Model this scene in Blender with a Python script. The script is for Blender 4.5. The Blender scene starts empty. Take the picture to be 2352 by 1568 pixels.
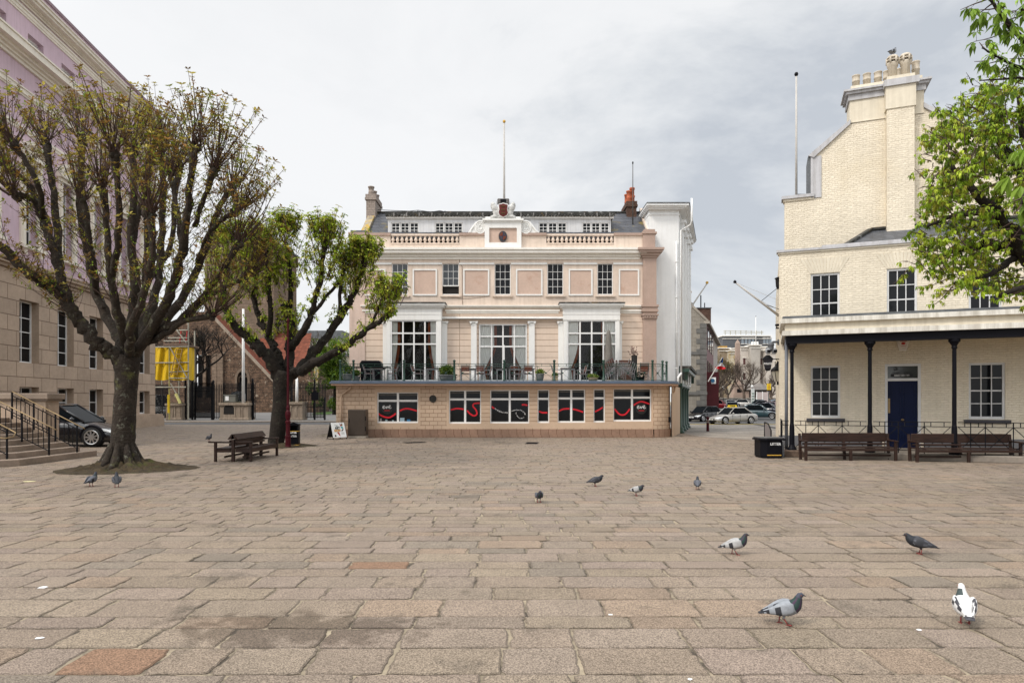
import bpy, math, random
import numpy as np
from mathutils import Vector, Matrix
random.seed(7)
rng = np.random.default_rng(7)
C = bpy.context.scene.collection
PI = math.pi
EYE, HZ, FL, CX = 1.95, 922.0, 1500.0, 1176.0

# ------------------------------------------------------------------ helpers
def px(x, Y): return (x - CX) * Y / FL
def pz(y, Y): return EYE - (y - HZ) * Y / FL
def gd(y): return EYE * FL / (y - HZ)
def terr(Y): return .0122 * min(max(Y - 62, 0), 88)

class Fr:
    """a building's own frame: u along the facade, v inwards, z up"""
    def __init__(s, ox, oy, ang=0.0):
        s.o = (ox, oy); s.a = ang
        s.du = (math.cos(ang), math.sin(ang)); s.dv = (-math.sin(ang), math.cos(ang))
    def uz(s, x, y, v=0.0):
        k = (x - CX) / FL
        on = s.o[0] * s.dv[0] + s.o[1] * s.dv[1]
        Y = (v + on) / (k * s.dv[0] + s.dv[1])
        X = k * Y
        u = (X - s.o[0]) * s.du[0] + (Y - s.o[1]) * s.du[1]
        return u, EYE - (y - HZ) * Y / FL
    def u(s, x, v=0.0): return s.uz(x, HZ, v)[0]
    def rect(s, x0, y0, x1, y1, v=0.0):
        a = s.uz(x0, y0, v); b = s.uz(x1, y1, v); c = s.uz(x0, y1, v); d = s.uz(x1, y0, v)
        return a[0], b[0], (b[1] + c[1]) / 2, (a[1] + d[1]) / 2
    def world(s, u, v): return (s.o[0] + u * s.du[0] + v * s.dv[0], s.o[1] + u * s.du[1] + v * s.dv[1])

def tag(o, label=None, cat=None, group=None, kind=None):
    if label: o['label'] = label
    if cat: o['category'] = cat
    if group: o['group'] = group
    if kind: o['kind'] = kind
    return o

def thing(name, label, cat, loc=(0, 0, 0), rz=0.0, group=None, sc=1.0):
    o = bpy.data.objects.new(name, None); C.objects.link(o)
    o.location = loc; o.rotation_euler = (0, 0, rz); o.scale = (sc, sc, sc); o.empty_display_size = .3
    return tag(o, label, cat, group)

def copy_tree(o, parent=None):
    c = o.copy(); C.objects.link(c)
    if parent is not None: c.parent = parent
    for ch in list(o.children): copy_tree(ch, c)
    return c

class MB:
    def __init__(s): s.v = []; s.f = []; s.m = []; s.mats = []; s.c = []
    def mi(s, mat):
        if mat not in s.mats: s.mats.append(mat)
        return s.mats.index(mat)
    def add(s, vs, fs, mat, col=None):
        b = len(s.v); s.v.extend([tuple(p) for p in vs]); k = s.mi(mat)
        for f in fs: s.f.append(tuple(b + i for i in f)); s.m.append(k); s.c.append(col)
        return s
    def quad(s, a, b, c, d, mat, col=None): return s.add([a, b, c, d], [(0, 1, 2, 3)], mat, col)
    def box(s, x0, x1, y0, y1, z0, z1, mat):
        if x0 > x1: x0, x1 = x1, x0
        if y0 > y1: y0, y1 = y1, y0
        if z0 > z1: z0, z1 = z1, z0
        v = [(x0,y0,z0),(x1,y0,z0),(x1,y1,z0),(x0,y1,z0),(x0,y0,z1),(x1,y0,z1),(x1,y1,z1),(x0,y1,z1)]
        return s.add(v, [(0,3,2,1),(4,5,6,7),(0,1,5,4),(1,2,6,5),(2,3,7,6),(3,0,4,7)], mat)
    def bar(s, a, b, w, h, mat, up=(0, 0, 1)):
        a = Vector(a); b = Vector(b); d = (b - a).normalized(); up = Vector(up)
        if abs(d.dot(up)) > .99: up = Vector((0, 1, 0))
        sx = d.cross(up).normalized() * w / 2; sz = sx.cross(d).normalized() * h / 2
        v = [a-sx-sz, a+sx-sz, a+sx+sz, a-sx+sz, b-sx-sz, b+sx-sz, b+sx+sz, b-sx+sz]
        return s.add(v, [(0,3,2,1),(4,5,6,7),(0,1,5,4),(1,2,6,5),(2,3,7,6),(3,0,4,7)], mat)
    def tube(s, pts, r, mat, n=6, cap=True, col=None, jit=0.0):
        pts = [Vector(p) for p in pts]; m = len(pts)
        rs = r if isinstance(r, (list, tuple)) else [r] * m
        vs = []; ref = None
        for i, p in enumerate(pts):
            d = (pts[min(i + 1, m - 1)] - pts[max(i - 1, 0)])
            d = d.normalized() if d.length > 1e-9 else Vector((0, 0, 1))
            if ref is None: ref = Vector((0, 0, 1)) if abs(d.z) < .9 else Vector((1, 0, 0))
            a = (ref - d * ref.dot(d)).normalized(); b = d.cross(a); ref = a
            for k in range(n):
                t = 2 * PI * k / n; q = rs[i] * (1 + (random.uniform(-jit, jit) if jit else 0))
                vs.append(p + a * math.cos(t) * q + b * math.sin(t) * q)
        fs = [(i*n+k, i*n+(k+1) % n, (i+1)*n+(k+1) % n, (i+1)*n+k) for i in range(m-1) for k in range(n)]
        if cap: fs += [tuple(range(n))[::-1], tuple((m-1)*n+k for k in range(n))]
        return s.add(vs, fs, mat, col)
    def lathe(s, prof, c, mat, n=14, sx=1.0, sy=1.0):
        vs = []; m = len(prof)
        for r, z in prof:
            for k in range(n):
                t = 2 * PI * k / n + PI / n
                vs.append((c[0] + r * sx * math.cos(t), c[1] + r * sy * math.sin(t), c[2] + z))
        fs = [(i*n+k, i*n+(k+1) % n, (i+1)*n+(k+1) % n, (i+1)*n+k) for i in range(m-1) for k in range(n)]
        fs += [tuple(range(n))[::-1], tuple((m-1)*n+k for k in range(n))]
        return s.add(vs, fs, mat)
    def prism(s, poly, z0, z1, mat):
        n = len(poly)
        vs = [(x, y, z0) for x, y in poly] + [(x, y, z1) for x, y in poly]
        fs = [tuple(range(n))[::-1], tuple(range(n, 2*n))] + [(i, (i+1) % n, n+(i+1) % n, n+i) for i in range(n)]
        return s.add(vs, fs, mat)
    def slab(s, poly, v0, v1, mat):
        """polygon in (u,z) given a thickness in v"""
        n = len(poly)
        vs = [(x, v0, z) for x, z in poly] + [(x, v1, z) for x, z in poly]
        fs = [tuple(range(n)), tuple(range(n, 2*n))[::-1]] + [(i, n+i, n+(i+1) % n, (i+1) % n) for i in range(n)]
        return s.add(vs, fs, mat)
    def wall(s, u0, u1, z0, z1, v, holes, depth, mat, rmat=None):
        us = sorted({u0, u1, *[h[0] for h in holes], *[h[1] for h in holes]})
        zs = sorted({z0, z1, *[h[2] for h in holes], *[h[3] for h in holes]})
        us = [a for a in us if u0 - 1e-6 <= a <= u1 + 1e-6]; zs = [a for a in zs if z0 - 1e-6 <= a <= z1 + 1e-6]
        for i in range(len(us) - 1):
            for j in range(len(zs) - 1):
                cu = (us[i] + us[i+1]) / 2; cz = (zs[j] + zs[j+1]) / 2
                if any(h[0] < cu < h[1] and h[2] < cz < h[3] for h in holes): continue
                s.quad((us[i], v, zs[j]), (us[i+1], v, zs[j]), (us[i+1], v, zs[j+1]), (us[i], v, zs[j+1]), mat)
        r = rmat or mat
        for a, b, c, d in holes:
            w = v + depth
            s.quad((a, v, c), (a, w, c), (a, w, d), (a, v, d), r)
            s.quad((b, v, c), (b, v, d), (b, w, d), (b, w, c), r)
            s.quad((a, v, d), (a, w, d), (b, w, d), (b, v, d), r)
            s.quad((a, v, c), (b, v, c), (b, w, c), (a, w, c), r)
        return s
    def cornice(s, u0, u1, v, steps, mat, back=.05):
        """stepped moulding: (z0, z1, projection) from a wall face at v"""
        for k, (a, b, p) in enumerate(steps):
            s.box(u0 - p * .999, u1 + p * .999, v - p, v + back + k * .002, a, b, mat)
        return s
    def build(s, name, parent=None, loc=(0, 0, 0), smooth=False, bevel=0.0, rz=0.0, seg=1):
        me = bpy.data.meshes.new(name)
        me.from_pydata(s.v, [], s.f)
        for m in s.mats: me.materials.append(m)
        me.polygons.foreach_set('material_index', s.m)
        if any(c is not None for c in s.c):
            at = me.attributes.new('Col', 'FLOAT_COLOR', 'FACE')
            at.data.foreach_set('color', [q for c in s.c for q in (*(c or (1, 1, 1)), 1.0)])
        if smooth: me.polygons.foreach_set('use_smooth', [True] * len(s.f))
        me.update()
        o = bpy.data.objects.new(name, me); C.objects.link(o)
        o.location = loc; o.rotation_euler = (0, 0, rz)
        if parent is not None: o.parent = parent
        if bevel:
            b = o.modifiers.new('bevel', 'BEVEL'); b.width = bevel; b.segments = seg; b.limit_method = 'ANGLE'; b.angle_limit = .7
        return o

# ------------------------------------------------------------------ materials
MATS = {}
def M(name, col, rough=.8, metal=0., spec=.3, var=.08, vs=2., bump=0., bs=40., brick=None, streak=0., attr=False, coat=0., blotch=None, stret=(1, 1, 1)):
    if name in MATS: return MATS[name]
    m = bpy.data.materials.new(name); m.use_nodes = True; MATS[name] = m
    N = m.node_tree.nodes; L = m.node_tree.links
    b = N['Principled BSDF']; b.inputs['Roughness'].default_value = rough; b.inputs['Metallic'].default_value = metal
    b.inputs['Specular IOR Level'].default_value = spec; b.inputs['Coat Weight'].default_value = coat
    tc = N.new('ShaderNodeTexCoord'); obj = tc.outputs['Object']
    if stret != (1, 1, 1):
        mp = N.new('ShaderNodeMapping'); mp.inputs['Scale'].default_value = stret; L.new(obj, mp.inputs['Vector']); obj = mp.outputs['Vector']
    def rgb(c):
        n = N.new('ShaderNodeRGB'); n.outputs[0].default_value = (*c, 1); return n.outputs[0]
    def mix(t, f, a, c):
        n = N.new('ShaderNodeMix'); n.data_type = 'RGBA'; n.blend_type = t
        if isinstance(f, float): n.inputs[0].default_value = f
        else: L.new(f, n.inputs[0])
        L.new(a, n.inputs[6]); L.new(c, n.inputs[7]); return n.outputs[2]
    def noise(sc, det=4., vec=None, ro=.55):
        n = N.new('ShaderNodeTexNoise'); n.inputs['Scale'].default_value = sc; n.inputs['Detail'].default_value = det
        n.inputs['Roughness'].default_value = ro; L.new(vec or obj, n.inputs['Vector']); return n.outputs['Fac']
    def ramp(f, stops):
        n = N.new('ShaderNodeValToRGB'); e = n.color_ramp.elements
        e[0].position, e[0].color = stops[0][0], (*stops[0][1], 1); e[1].position, e[1].color = stops[-1][0], (*stops[-1][1], 1)
        for p, c in stops[1:-1]: q = e.new(p); q.color = (*c, 1)
        L.new(f, n.inputs['Fac']); return n.outputs['Color']
    col_s = None
    if attr:
        a = N.new('ShaderNodeAttribute'); a.attribute_name = 'Col'; col_s = mix('MULTIPLY', 1., a.outputs['Color'], rgb(col))
    else: col_s = rgb(col)
    hgt = None
    if brick:
        w, h, mo, mc, dep, jit = brick
        sx = N.new('ShaderNodeSeparateXYZ'); L.new(tc.outputs['Object'], sx.inputs[0])
        ad = N.new('ShaderNodeMath'); ad.operation = 'ADD'; L.new(sx.outputs[0], ad.inputs[0]); L.new(sx.outputs[1], ad.inputs[1])
        cb = N.new('ShaderNodeCombineXYZ'); L.new(ad.outputs[0], cb.inputs[0]); L.new(sx.outputs[2], cb.inputs[1])
        vec = cb.outputs[0]
        if jit:
            nn = N.new('ShaderNodeTexNoise'); nn.inputs['Scale'].default_value = 5; L.new(tc.outputs['Object'], nn.inputs['Vector'])
            mm = N.new('ShaderNodeVectorMath'); mm.operation = 'MULTIPLY_ADD'; mm.inputs[1].default_value = (jit, jit, 0)
            L.new(nn.outputs['Color'], mm.inputs[0]); L.new(vec, mm.inputs[2]); vec = mm.outputs[0]
        bt = N.new('ShaderNodeTexBrick'); L.new(vec, bt.inputs['Vector']); bt.inputs['Scale'].default_value = 1
        bt.inputs['Brick Width'].default_value = w; bt.inputs['Row Height'].default_value = h; bt.inputs['Mortar Size'].default_value = mo
        bt.inputs['Mortar Smooth'].default_value = .3
        bt.inputs['Color1'].default_value = (1, 1, 1, 1); d = 1 - var * 1.5; bt.inputs['Color2'].default_value = (d, d, d, 1); bt.inputs['Mortar'].default_value = (*mc, 1)
        if w > 20: bt.offset = 0.
        col_s = mix('MULTIPLY', 1., col_s, bt.outputs['Color'])
        iv = N.new('ShaderNodeMath'); iv.operation = 'MULTIPLY'; iv.inputs[1].default_value = -dep; L.new(bt.outputs['Fac'], iv.inputs[0]); hgt = iv.outputs[0]
    if var:
        f = noise(vs); col_s = mix('MULTIPLY', 1., col_s, ramp(f, [(.25, (1 - 2.2*var,)*3), (.75, (1 + .6*var,)*3)]))
        f2 = noise(vs * 9); col_s = mix('MULTIPLY', 1., col_s, ramp(f2, [(.3, (1 - var,)*3), (.7, (1 + .4*var,)*3)]))
    if streak:
        mp = N.new('ShaderNodeMapping'); mp.inputs['Scale'].default_value = (3.2, 3.2, .22); L.new(tc.outputs['Object'], mp.inputs['Vector'])
        f = noise(1.6, 6., mp.outputs[0], .65); col_s = mix('MULTIPLY', streak, col_s, ramp(f, [(.38, (.42, .38, .32)), (.58, (1, 1, 1))]))
    if blotch:
        for bc, sc, lo, hi in blotch:
            f = noise(sc, 5., None, .65); f = ramp(f, [(lo, (0, 0, 0)), (hi, (1, 1, 1))]); col_s = mix('MIX', f, col_s, rgb(bc))
    L.new(col_s, b.inputs['Base Color'])
    if bump or hgt is not None:
        bn = N.new('ShaderNodeBump'); bn.inputs['Distance'].default_value = 1.; bn.inputs['Strength'].default_value = 1.
        if bump:
            f = noise(bs, 5.); mu = N.new('ShaderNodeMath'); mu.operation = 'MULTIPLY'; mu.inputs[1].default_value = bump; L.new(f, mu.inputs[0]); h2 = mu.outputs[0]
            if hgt is not None:
                ad = N.new('ShaderNodeMath'); ad.operation = 'ADD'; L.new(h2, ad.inputs[0]); L.new(hgt, ad.inputs[1]); h2 = ad.outputs[0]
        else: h2 = hgt
        L.new(h2, bn.inputs['Height']); L.new(bn.outputs['Normal'], b.inputs['Normal'])
    return m

def leafmat(name, col, tr=.35):
    m = bpy.data.materials.new(name); m.use_nodes = True; MATS[name] = m
    N = m.node_tree.nodes; L = m.node_tree.links; b = N['Principled BSDF']
    a = N.new('ShaderNodeAttribute'); a.attribute_name = 'Col'
    mx = N.new('ShaderNodeMix'); mx.data_type = 'RGBA'; mx.blend_type = 'MULTIPLY'; mx.inputs[0].default_value = 1
    L.new(a.outputs['Color'], mx.inputs[6]); mx.inputs[7].default_value = (*col, 1)
    L.new(mx.outputs[2], b.inputs['Base Color']); b.inputs['Roughness'].default_value = .5; b.inputs['Specular IOR Level'].default_value = .25
    t = N.new('ShaderNodeBsdfTranslucent'); L.new(mx.outputs[2], t.inputs['Color'])
    s = N.new('ShaderNodeMixShader'); s.inputs[0].default_value = tr
    L.new(b.outputs[0], s.inputs[1]); L.new(t.outputs[0], s.inputs[2]); L.new(s.outputs[0], N['Material Output'].inputs['Surface'])
    return m

def clearglass(name, tint=(.97, .98, .98), refl=.07):
    m = bpy.data.materials.new(name); m.use_nodes = True; N = m.node_tree.nodes; L = m.node_tree.links
    for n in list(N):
        if n.type == 'BSDF_PRINCIPLED': N.remove(n)
    t = N.new('ShaderNodeBsdfTransparent'); t.inputs[0].default_value = (*tint, 1)
    g = N.new('ShaderNodeBsdfGlossy'); g.inputs['Roughness'].default_value = .03
    f = N.new('ShaderNodeFresnel'); f.inputs['IOR'].default_value = 1.45
    s = N.new('ShaderNodeMixShader'); L.new(f.outputs[0], s.inputs[0])
    L.new(t.outputs[0], s.inputs[1]); L.new(g.outputs[0], s.inputs[2]); L.new(s.outputs[0], N['Material Output'].inputs['Surface'])
    return m

white = M('white_paint', (.82, .82, .80), .55, var=.03, streak=.10)
whitec = M('cream_white_paint', (.86, .83, .77), .6, var=.04, streak=.08)
cream = M('cream_render', (.73, .61, .515), .8, var=.06, vs=.7, streak=.20, bump=.004, bs=30, blotch=[((.60, .49, .40), .8, .60, .78)])
creamr = M('grooved_cream_render', (.73, .59, .48), .8, var=.04, vs=.7, brick=(90., .35, .016, (.55, .48, .42), .015, 0), streak=.08)
pink = M('pink_render', (.59, .44, .36), .8, var=.07, vs=.9, bump=.004, bs=30, blotch=[((.48, .33, .26), 1.3, .54, .66)])
pinkc = M('pink_stone', (.43, .315, .26), .75, var=.08, vs=1.2)
pinkw = M('pale_pink_render', (.69, .54, .46), .8, var=.06, vs=.7, streak=.2)
annexw = M('annex_white_render', (.82, .83, .83), .7, var=.03, vs=.5, streak=.10, bump=.003, bs=25)
tanblk = M('tan_block_render', (.57, .425, .31), .8, var=.05, vs=.8, brick=(.45, .22, .009, (.42, .3, .24), .012, 0), bump=.004, bs=60)
tan = M('tan_render', (.56, .415, .30), .8, var=.05, vs=.8, bump=.003, bs=60)
tanline = M('tan_grooved_render', (.56, .415, .30), .8, var=.05, vs=.8, brick=(90., .22, .009, (.5, .36, .27), .012, 0), bump=.003, bs=60)
tanplinth = M('brown_plinth_render', (.33, .21, .15), .85, var=.1, vs=1.2, brick=(.43, 5., .012, (.5, .4, .35), .012, 0), bump=.005, bs=50)
leadblue = M('blue_grey_lead', (.085, .115, .165), .38, spec=.5, var=.12, vs=2)
lead = M('grey_lead', (.13, .14, .15), .6, var=.2, vs=2, bump=.01, bs=8)
slate = M('grey_slates', (.095, .10, .115), .55, var=.12, vs=1.5, brick=(.55, .27, .012, (.35, .35, .35), .02, 0), blotch=[((.20, .15, .035), 1.1, .56, .7)])
slatec = M('clean_slates', (.125, .135, .155), .5, var=.16, vs=1.5, brick=(.42, .10, .012, (.2, .2, .2), .015, 0))
slatedirty = M('mossy_slate_edge', (.06, .06, .055), .8, var=.3, vs=3, bump=.03, bs=9, blotch=[((.25, .25, .24), 3., .56, .66), ((.16, .1, .03), 2., .6, .72)])
lichen = M('lichened_stone', (.42, .36, .27), .9, var=.2, vs=3, bump=.02, bs=15, blotch=[((.45, .30, .05), 2.5, .48, .6)])
stonegrey = M('grey_stone_blocks', (.33, .30, .255), .85, var=.08, vs=.5, brick=(.8, .42, .015, (.75, .72, .68), .01, .02), bump=.01, bs=12, streak=.2)
quoin = M('grey_quoins', (.17, .165, .155), .85, var=.15, vs=2, bump=.01, bs=20)
darkglass = M('dark_window_glass', (.008, .009, .011), .04, spec=.2, var=0)
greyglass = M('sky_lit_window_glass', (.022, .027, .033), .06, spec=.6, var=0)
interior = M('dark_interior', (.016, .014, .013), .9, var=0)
clear = clearglass('clear_glass')
iron = M('black_iron', (.008, .008, .010), .5, spec=.1, var=.1)
blackp = M('black_paint', (.007, .007, .010), .42, spec=.08, var=.1, vs=1)
greenp = M('dark_green_paint', (.012, .05, .034), .35, spec=.5, var=.1)
brass = M('worn_brass', (.34, .24, .12), .45, metal=.4, var=.15, vs=8)
chrome = M('chrome', (.7, .7, .7), .15, metal=1., var=0)
alu = M('brushed_aluminium', (.32, .32, .33), .4, metal=.8, var=.1)
wood = M('dark_brown_wood', (.042, .021, .015), .45, spec=.25, var=.3, vs=3, stret=(1, 1, 6))
woodred = M('reddish_chair_wood', (.16, .05, .03), .5, var=.2, vs=6)
purple = M('lilac_render', (.655, .50, .58), .8, var=.05, vs=.25, streak=.18, bump=.003, bs=20)
creamst = M('cream_stone_trim', (.84, .78, .68), .7, var=.05, vs=.6, streak=.12)
granite = M('pink_granite_ashlar', (.54, .415, .315), .75, var=.10, vs=.5, brick=(1.5, .83, .02, (.42, .37, .33), .05, 0), bump=.006, bs=90)
granitep = M('pink_granite', (.44, .335, .25), .75, var=.1, vs=.8, bump=.006, bs=90)
granites = M('step_granite', (.29, .225, .175), .75, var=.14, vs=1.5, bump=.005, bs=90)
rbrick = M('cream_painted_brick', (.80, .72, .58), .8, var=.05, vs=.6, brick=(.24, .086, .006, (.90, .88, .83), .010, .12), bump=.026, bs=9, streak=.10, blotch=[((.68, .60, .46), .55, .58, .76), ((.60, .52, .40), 3.5, .68, .74)])
rrender = M('cream_painted_render', (.73, .665, .54), .8, var=.06, vs=.6, streak=.2, bump=.004, bs=25)
rgreyp = M('pale_grey_trim', (.50, .50, .52), .6, var=.06, streak=.35)
rwhite = M('weathered_white_trim', (.74, .72, .66), .65, var=.08, streak=.5)
sashgrey = M('offwhite_sash_paint', (.66, .66, .66), .5, var=.05)
sashwhite = M('white_sash_paint', (.80, .80, .79), .5, var=.03)
sill = M('dark_sill_paint', (.06, .058, .065), .6, var=.1)
bluedoor = M('navy_door_paint', (.005, .010, .040), .4, spec=.12, var=.1)
rubble = M('brown_rubble_stone', (.17, .11, .075), .9, var=.3, vs=1.2, brick=(.85, .42, .05, (1.6, 1.5, 1.4), .05, .7), bump=.05, bs=5, blotch=[((.34, .27, .20), 1.3, .60, .66), ((.07, .045, .035), 1.7, .62, .68)])
dressed = M('dressed_church_stone', (.25, .18, .13), .9, var=.15, vs=1.5, brick=(.9, .5, .02, (.7, .7, .7), .03, .05), bump=.03, bs=8)
tile = M('red_clay_tiles', (.25, .072, .038), .8, var=.2, vs=1.5, brick=(.6, .26, .02, (.45, .4, .4), .03, 0), bump=.02, bs=12)
pier = M('gate_pier_stone', (.36, .29, .225), .85, var=.12, vs=2, streak=.45, bump=.008, bs=25)
netting = M('yellow_debris_netting', (.72, .46, .006), .6, var=.12, vs=1.5, bump=.03, bs=3, stret=(1, 1, .6))
scaff = M('galvanised_scaffold_pole', (.42, .40, .33), .5, metal=.4, var=.15)
yellowp = M('yellow_paint', (.75, .52, .02), .5, var=.06)
redp = M('red_paint', (.45, .02, .02), .45, var=.06)
maroon = M('maroon_cast_iron', (.060, .004, .009), .45, spec=.15, var=.12, vs=3)
terracotta = M('terracotta', (.42, .11, .05), .8, var=.15, vs=4)
dkbrick = M('dark_red_brick', (.13, .075, .055), .9, var=.2, vs=2, brick=(.24, .085, .01, (1., .95, .9), .012, 0))
potcream = M('cream_chimney_pot', (.58, .515, .42), .8, var=.08, vs=4, streak=.3)
tyre = M('tyre_rubber', (.012, .012, .012), .85, var=0)
alloy = M('alloy_wheel', (.55, .55, .55), .3, metal=.9, var=0)
steelbox = M('brown_steel_cabinet', (.062, .045, .033), .42, metal=.2, spec=.5, var=.1, vs=1.5)
concrete = M('pale_concrete', (.36, .32, .27), .85, var=.1)
gold = M('gold_band', (.62, .36, .05), .45, var=.05)
textw = M('white_lettering', (.80, .80, .80), .6, var=0)
textk = M('black_lettering', (.012, .012, .014), .6, var=0)
redvinyl = M('red_vinyl', (.62, .012, .025), .45, var=.03)
curtain = M('pale_curtain', (.95, .96, .92), .9, var=.03, vs=5, stret=(6, 1, .3))
curtedge = M('rust_curtain_edge', (.30, .075, .03), .9, var=.35, vs=8, stret=(8, 1, .2))
soil = M('mossy_soil', (.070, .050, .026), .95, var=.25, vs=3, bump=.05, bs=9, blotch=[((.030, .022, .014), 5., .5, .62), ((.06, .062, .018), 2.2, .56, .70)])
bark = M('lichened_bark', (.048, .036, .027), .95, var=.3, vs=3, bump=.06, bs=14, blotch=[((.13, .13, .10), 5.5, .58, .68), ((.028, .022, .016), 3.1, .52, .66), ((.085, .085, .03), 2.1, .58, .7)])
barkdark = M('dark_bark', (.030, .023, .018), .95, var=.3, vs=3, bump=.05, bs=12, blotch=[((.07, .075, .05), 5., .58, .70), ((.012, .010, .008), 2.4, .5, .64)])
twig = M('brown_twigs', (.085, .052, .042), .8, var=.2, vs=3)
greytwig = M('bare_grey_twigs', (.10, .075, .058), .9, var=.2, vs=2)
lf1 = leafmat('bronze_bud_leaves', (1, 1, 1), .3)
lf2 = leafmat('spring_green_leaves', (1, 1, 1), .38)
asphalt = M('asphalt', (.095, .093, .092), .85, var=.1, vs=.6, bump=.004, bs=60)
cobble = M('street_setts', (.36, .32, .275), .75, var=.2, vs=.6, brick=(.5, .3, .03, (.4, .36, .33), .03, .15), bump=.02, bs=12)

# ------------------------------------------------------------------ shared pieces
def text(body, size, mat, parent, loc, rx=PI/2, rz=0., name='lettering', ext=.004, bold=0., squeeze=1.):
    cu = bpy.data.curves.new(name, 'FONT'); cu.body = body; cu.size = size; cu.extrude = ext; cu.align_x = 'CENTER'; cu.offset = bold; cu.resolution_u = 3
    o = bpy.data.objects.new(name, cu); C.objects.link(o)
    me = bpy.data.meshes.new_from_object(o); C.objects.unlink(o); bpy.data.objects.remove(o); bpy.data.curves.remove(cu)
    me.name = name; me.materials.clear(); me.materials.append(mat)
    o = bpy.data.objects.new(name, me); C.objects.link(o); o.parent = parent; o.location = loc; o.rotation_euler = (rx, 0, rz); o.scale = (squeeze, 1, 1)
    return o

def sash(parent, r, v, cols, rows, mat=sashwhite, fw=.06, bw=.028, glass=darkglass, dep=.10, mid=True, name='window', rowpos=None, colpos=None, pane=True):
    """a window set at depth v: frame with glazing bars, its pane as a sub-part"""
    u0, u1, z0, z1 = r; b = MB()
    b.box(u0, u0 + fw, v, v + dep, z0, z1, mat); b.box(u1 - fw, u1, v, v + dep, z0, z1, mat)
    b.box(u0 + fw, u1 - fw, v, v + dep, z1 - fw, z1, mat); b.box(u0 + fw, u1 - fw, v, v + dep, z0, z0 + fw * 1.3, mat)
    iu0, iu1, iz0, iz1 = u0 + fw, u1 - fw, z0 + fw * 1.3, z1 - fw
    zz = rowpos if rowpos else [i / rows for i in range(1, rows)]
    cc = colpos if colpos else [i / cols for i in range(1, cols)]
    for k, t in enumerate(zz):
        z = iz0 + (iz1 - iz0) * t; w = bw * (1.6 if mid and rows % 2 == 0 and k == rows // 2 - 1 else 1)
        b.box(iu0, iu1, v + .022, v + dep - .02, z - w / 2, z + w / 2, mat)
    for t in cc:
        u = iu0 + (iu1 - iu0) * t; b.box(u - bw / 2, u + bw / 2, v + .018, v + dep - .024, iz0, iz1, mat)
    f = b.build(name, parent)
    if pane:
        g = MB(); g.quad((iu0, v + dep * .6, iz0), (iu1, v + dep * .6, iz0), (iu1, v + dep * .6, iz1), (iu0, v + dep * .6, iz1), glass)
        g.build('pane', f)
    return f
# ------------------------------------------------------------------ camera, sky, sun
sc = bpy.context.scene
cam = bpy.data.cameras.new('camera'); co = bpy.data.objects.new('camera', cam); C.objects.link(co)
co.location = (0, 0, EYE); co.rotation_euler = (PI / 2, 0, 0)
cam.sensor_width = 36; cam.lens = FL / 2352 * 36; cam.shift_y = (HZ - 784) / 2352; cam.clip_end = 3000; cam.clip_start = .05
sc.camera = co
sc.view_settings.view_transform = 'Standard'; sc.view_settings.look = 'None'; sc.view_settings.gamma = 1; sc.view_settings.exposure = EXPO if 'EXPO' in globals() else .52
sc.cycles.max_bounces = 6; sc.cycles.transparent_max_bounces = 8; sc.cycles.caustics_reflective = False; sc.cycles.caustics_refractive = False
sund = Vector((-.72, -.52, .95)).normalized()
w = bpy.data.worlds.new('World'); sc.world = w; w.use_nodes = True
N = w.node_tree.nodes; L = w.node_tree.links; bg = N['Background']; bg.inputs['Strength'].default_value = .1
sky = N.new('ShaderNodeTexSky'); sky.sky_type = 'NISHITA'; sky.sun_disc = False
sky.sun_elevation = math.asin(sund.z); sky.sun_rotation = math.atan2(sund.x, sund.y)
tc = N.new('ShaderNodeTexCoord')
mp = N.new('ShaderNodeMapping'); mp.inputs['Scale'].default_value = (1, 1, 2.2); mp.inputs['Location'].default_value = (.35, .2, .1); L.new(tc.outputs['Generated'], mp.inputs['Vector'])
n1 = N.new('ShaderNodeTexNoise'); n1.inputs['Scale'].default_value = 2.1; n1.inputs['Detail'].default_value = 7; n1.inputs['Roughness'].default_value = .6; n1.inputs['Distortion'].default_value = .25
L.new(mp.outputs[0], n1.inputs['Vector'])
def cap(d, lo, hi):
    """soft round mask about a direction of the sky"""
    d = Vector(d).normalized()
    vm = N.new('ShaderNodeVectorMath'); vm.operation = 'DOT_PRODUCT'; vm.inputs[1].default_value = d
    nz = N.new('ShaderNodeVectorMath'); nz.operation = 'NORMALIZE'; L.new(tc.outputs['Generated'], nz.inputs[0]); L.new(nz.outputs[0], vm.inputs[0])
    mr = N.new('ShaderNodeMapRange'); mr.interpolation_type = 'SMOOTHSTEP'; mr.inputs[1].default_value = lo; mr.inputs[2].default_value = hi
    L.new(vm.outputs['Value'], mr.inputs[0]); return mr.outputs[0]
def math2(op, a, b_):
    m = N.new('ShaderNodeMath'); m.operation = op; m.use_clamp = False
    for i, q in enumerate((a, b_)):
        if isinstance(q, (int, float)): m.inputs[i].default_value = q
        else: L.new(q, m.inputs[i])
    return m.outputs[0]
bank = math2('MULTIPLY', cap((.36, 1, .56), .91, .998), .09)
bank2 = math2('MULTIPLY', cap((.62, 1, .34), .95, .999), .03)
bank3 = math2('MULTIPLY', cap((.40, 1, .20), .97, .999), .05)
f = math2('SUBTRACT', n1.outputs['Fac'], bank); f = math2('SUBTRACT', f, bank2); f = math2('SUBTRACT', f, bank3)
bl = math2('MULTIPLY', cap((-.5, 1, .2), .80, .99), .06); f = math2('ADD', f, bl)
cr = N.new('ShaderNodeValToRGB'); L.new(f, cr.inputs['Fac'])
e = cr.color_ramp.elements
e[0].position, e[0].color = .28, (4.1, 4.35, 4.7, 1)
e[1].position, e[1].color = .62, (6.8, 6.82, 6.85, 1)
q = e.new(.41); q.color = (5.6, 5.75, 5.9, 1)
q = e.new(.50); q.color = (6.5, 6.55, 6.6, 1)
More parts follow.
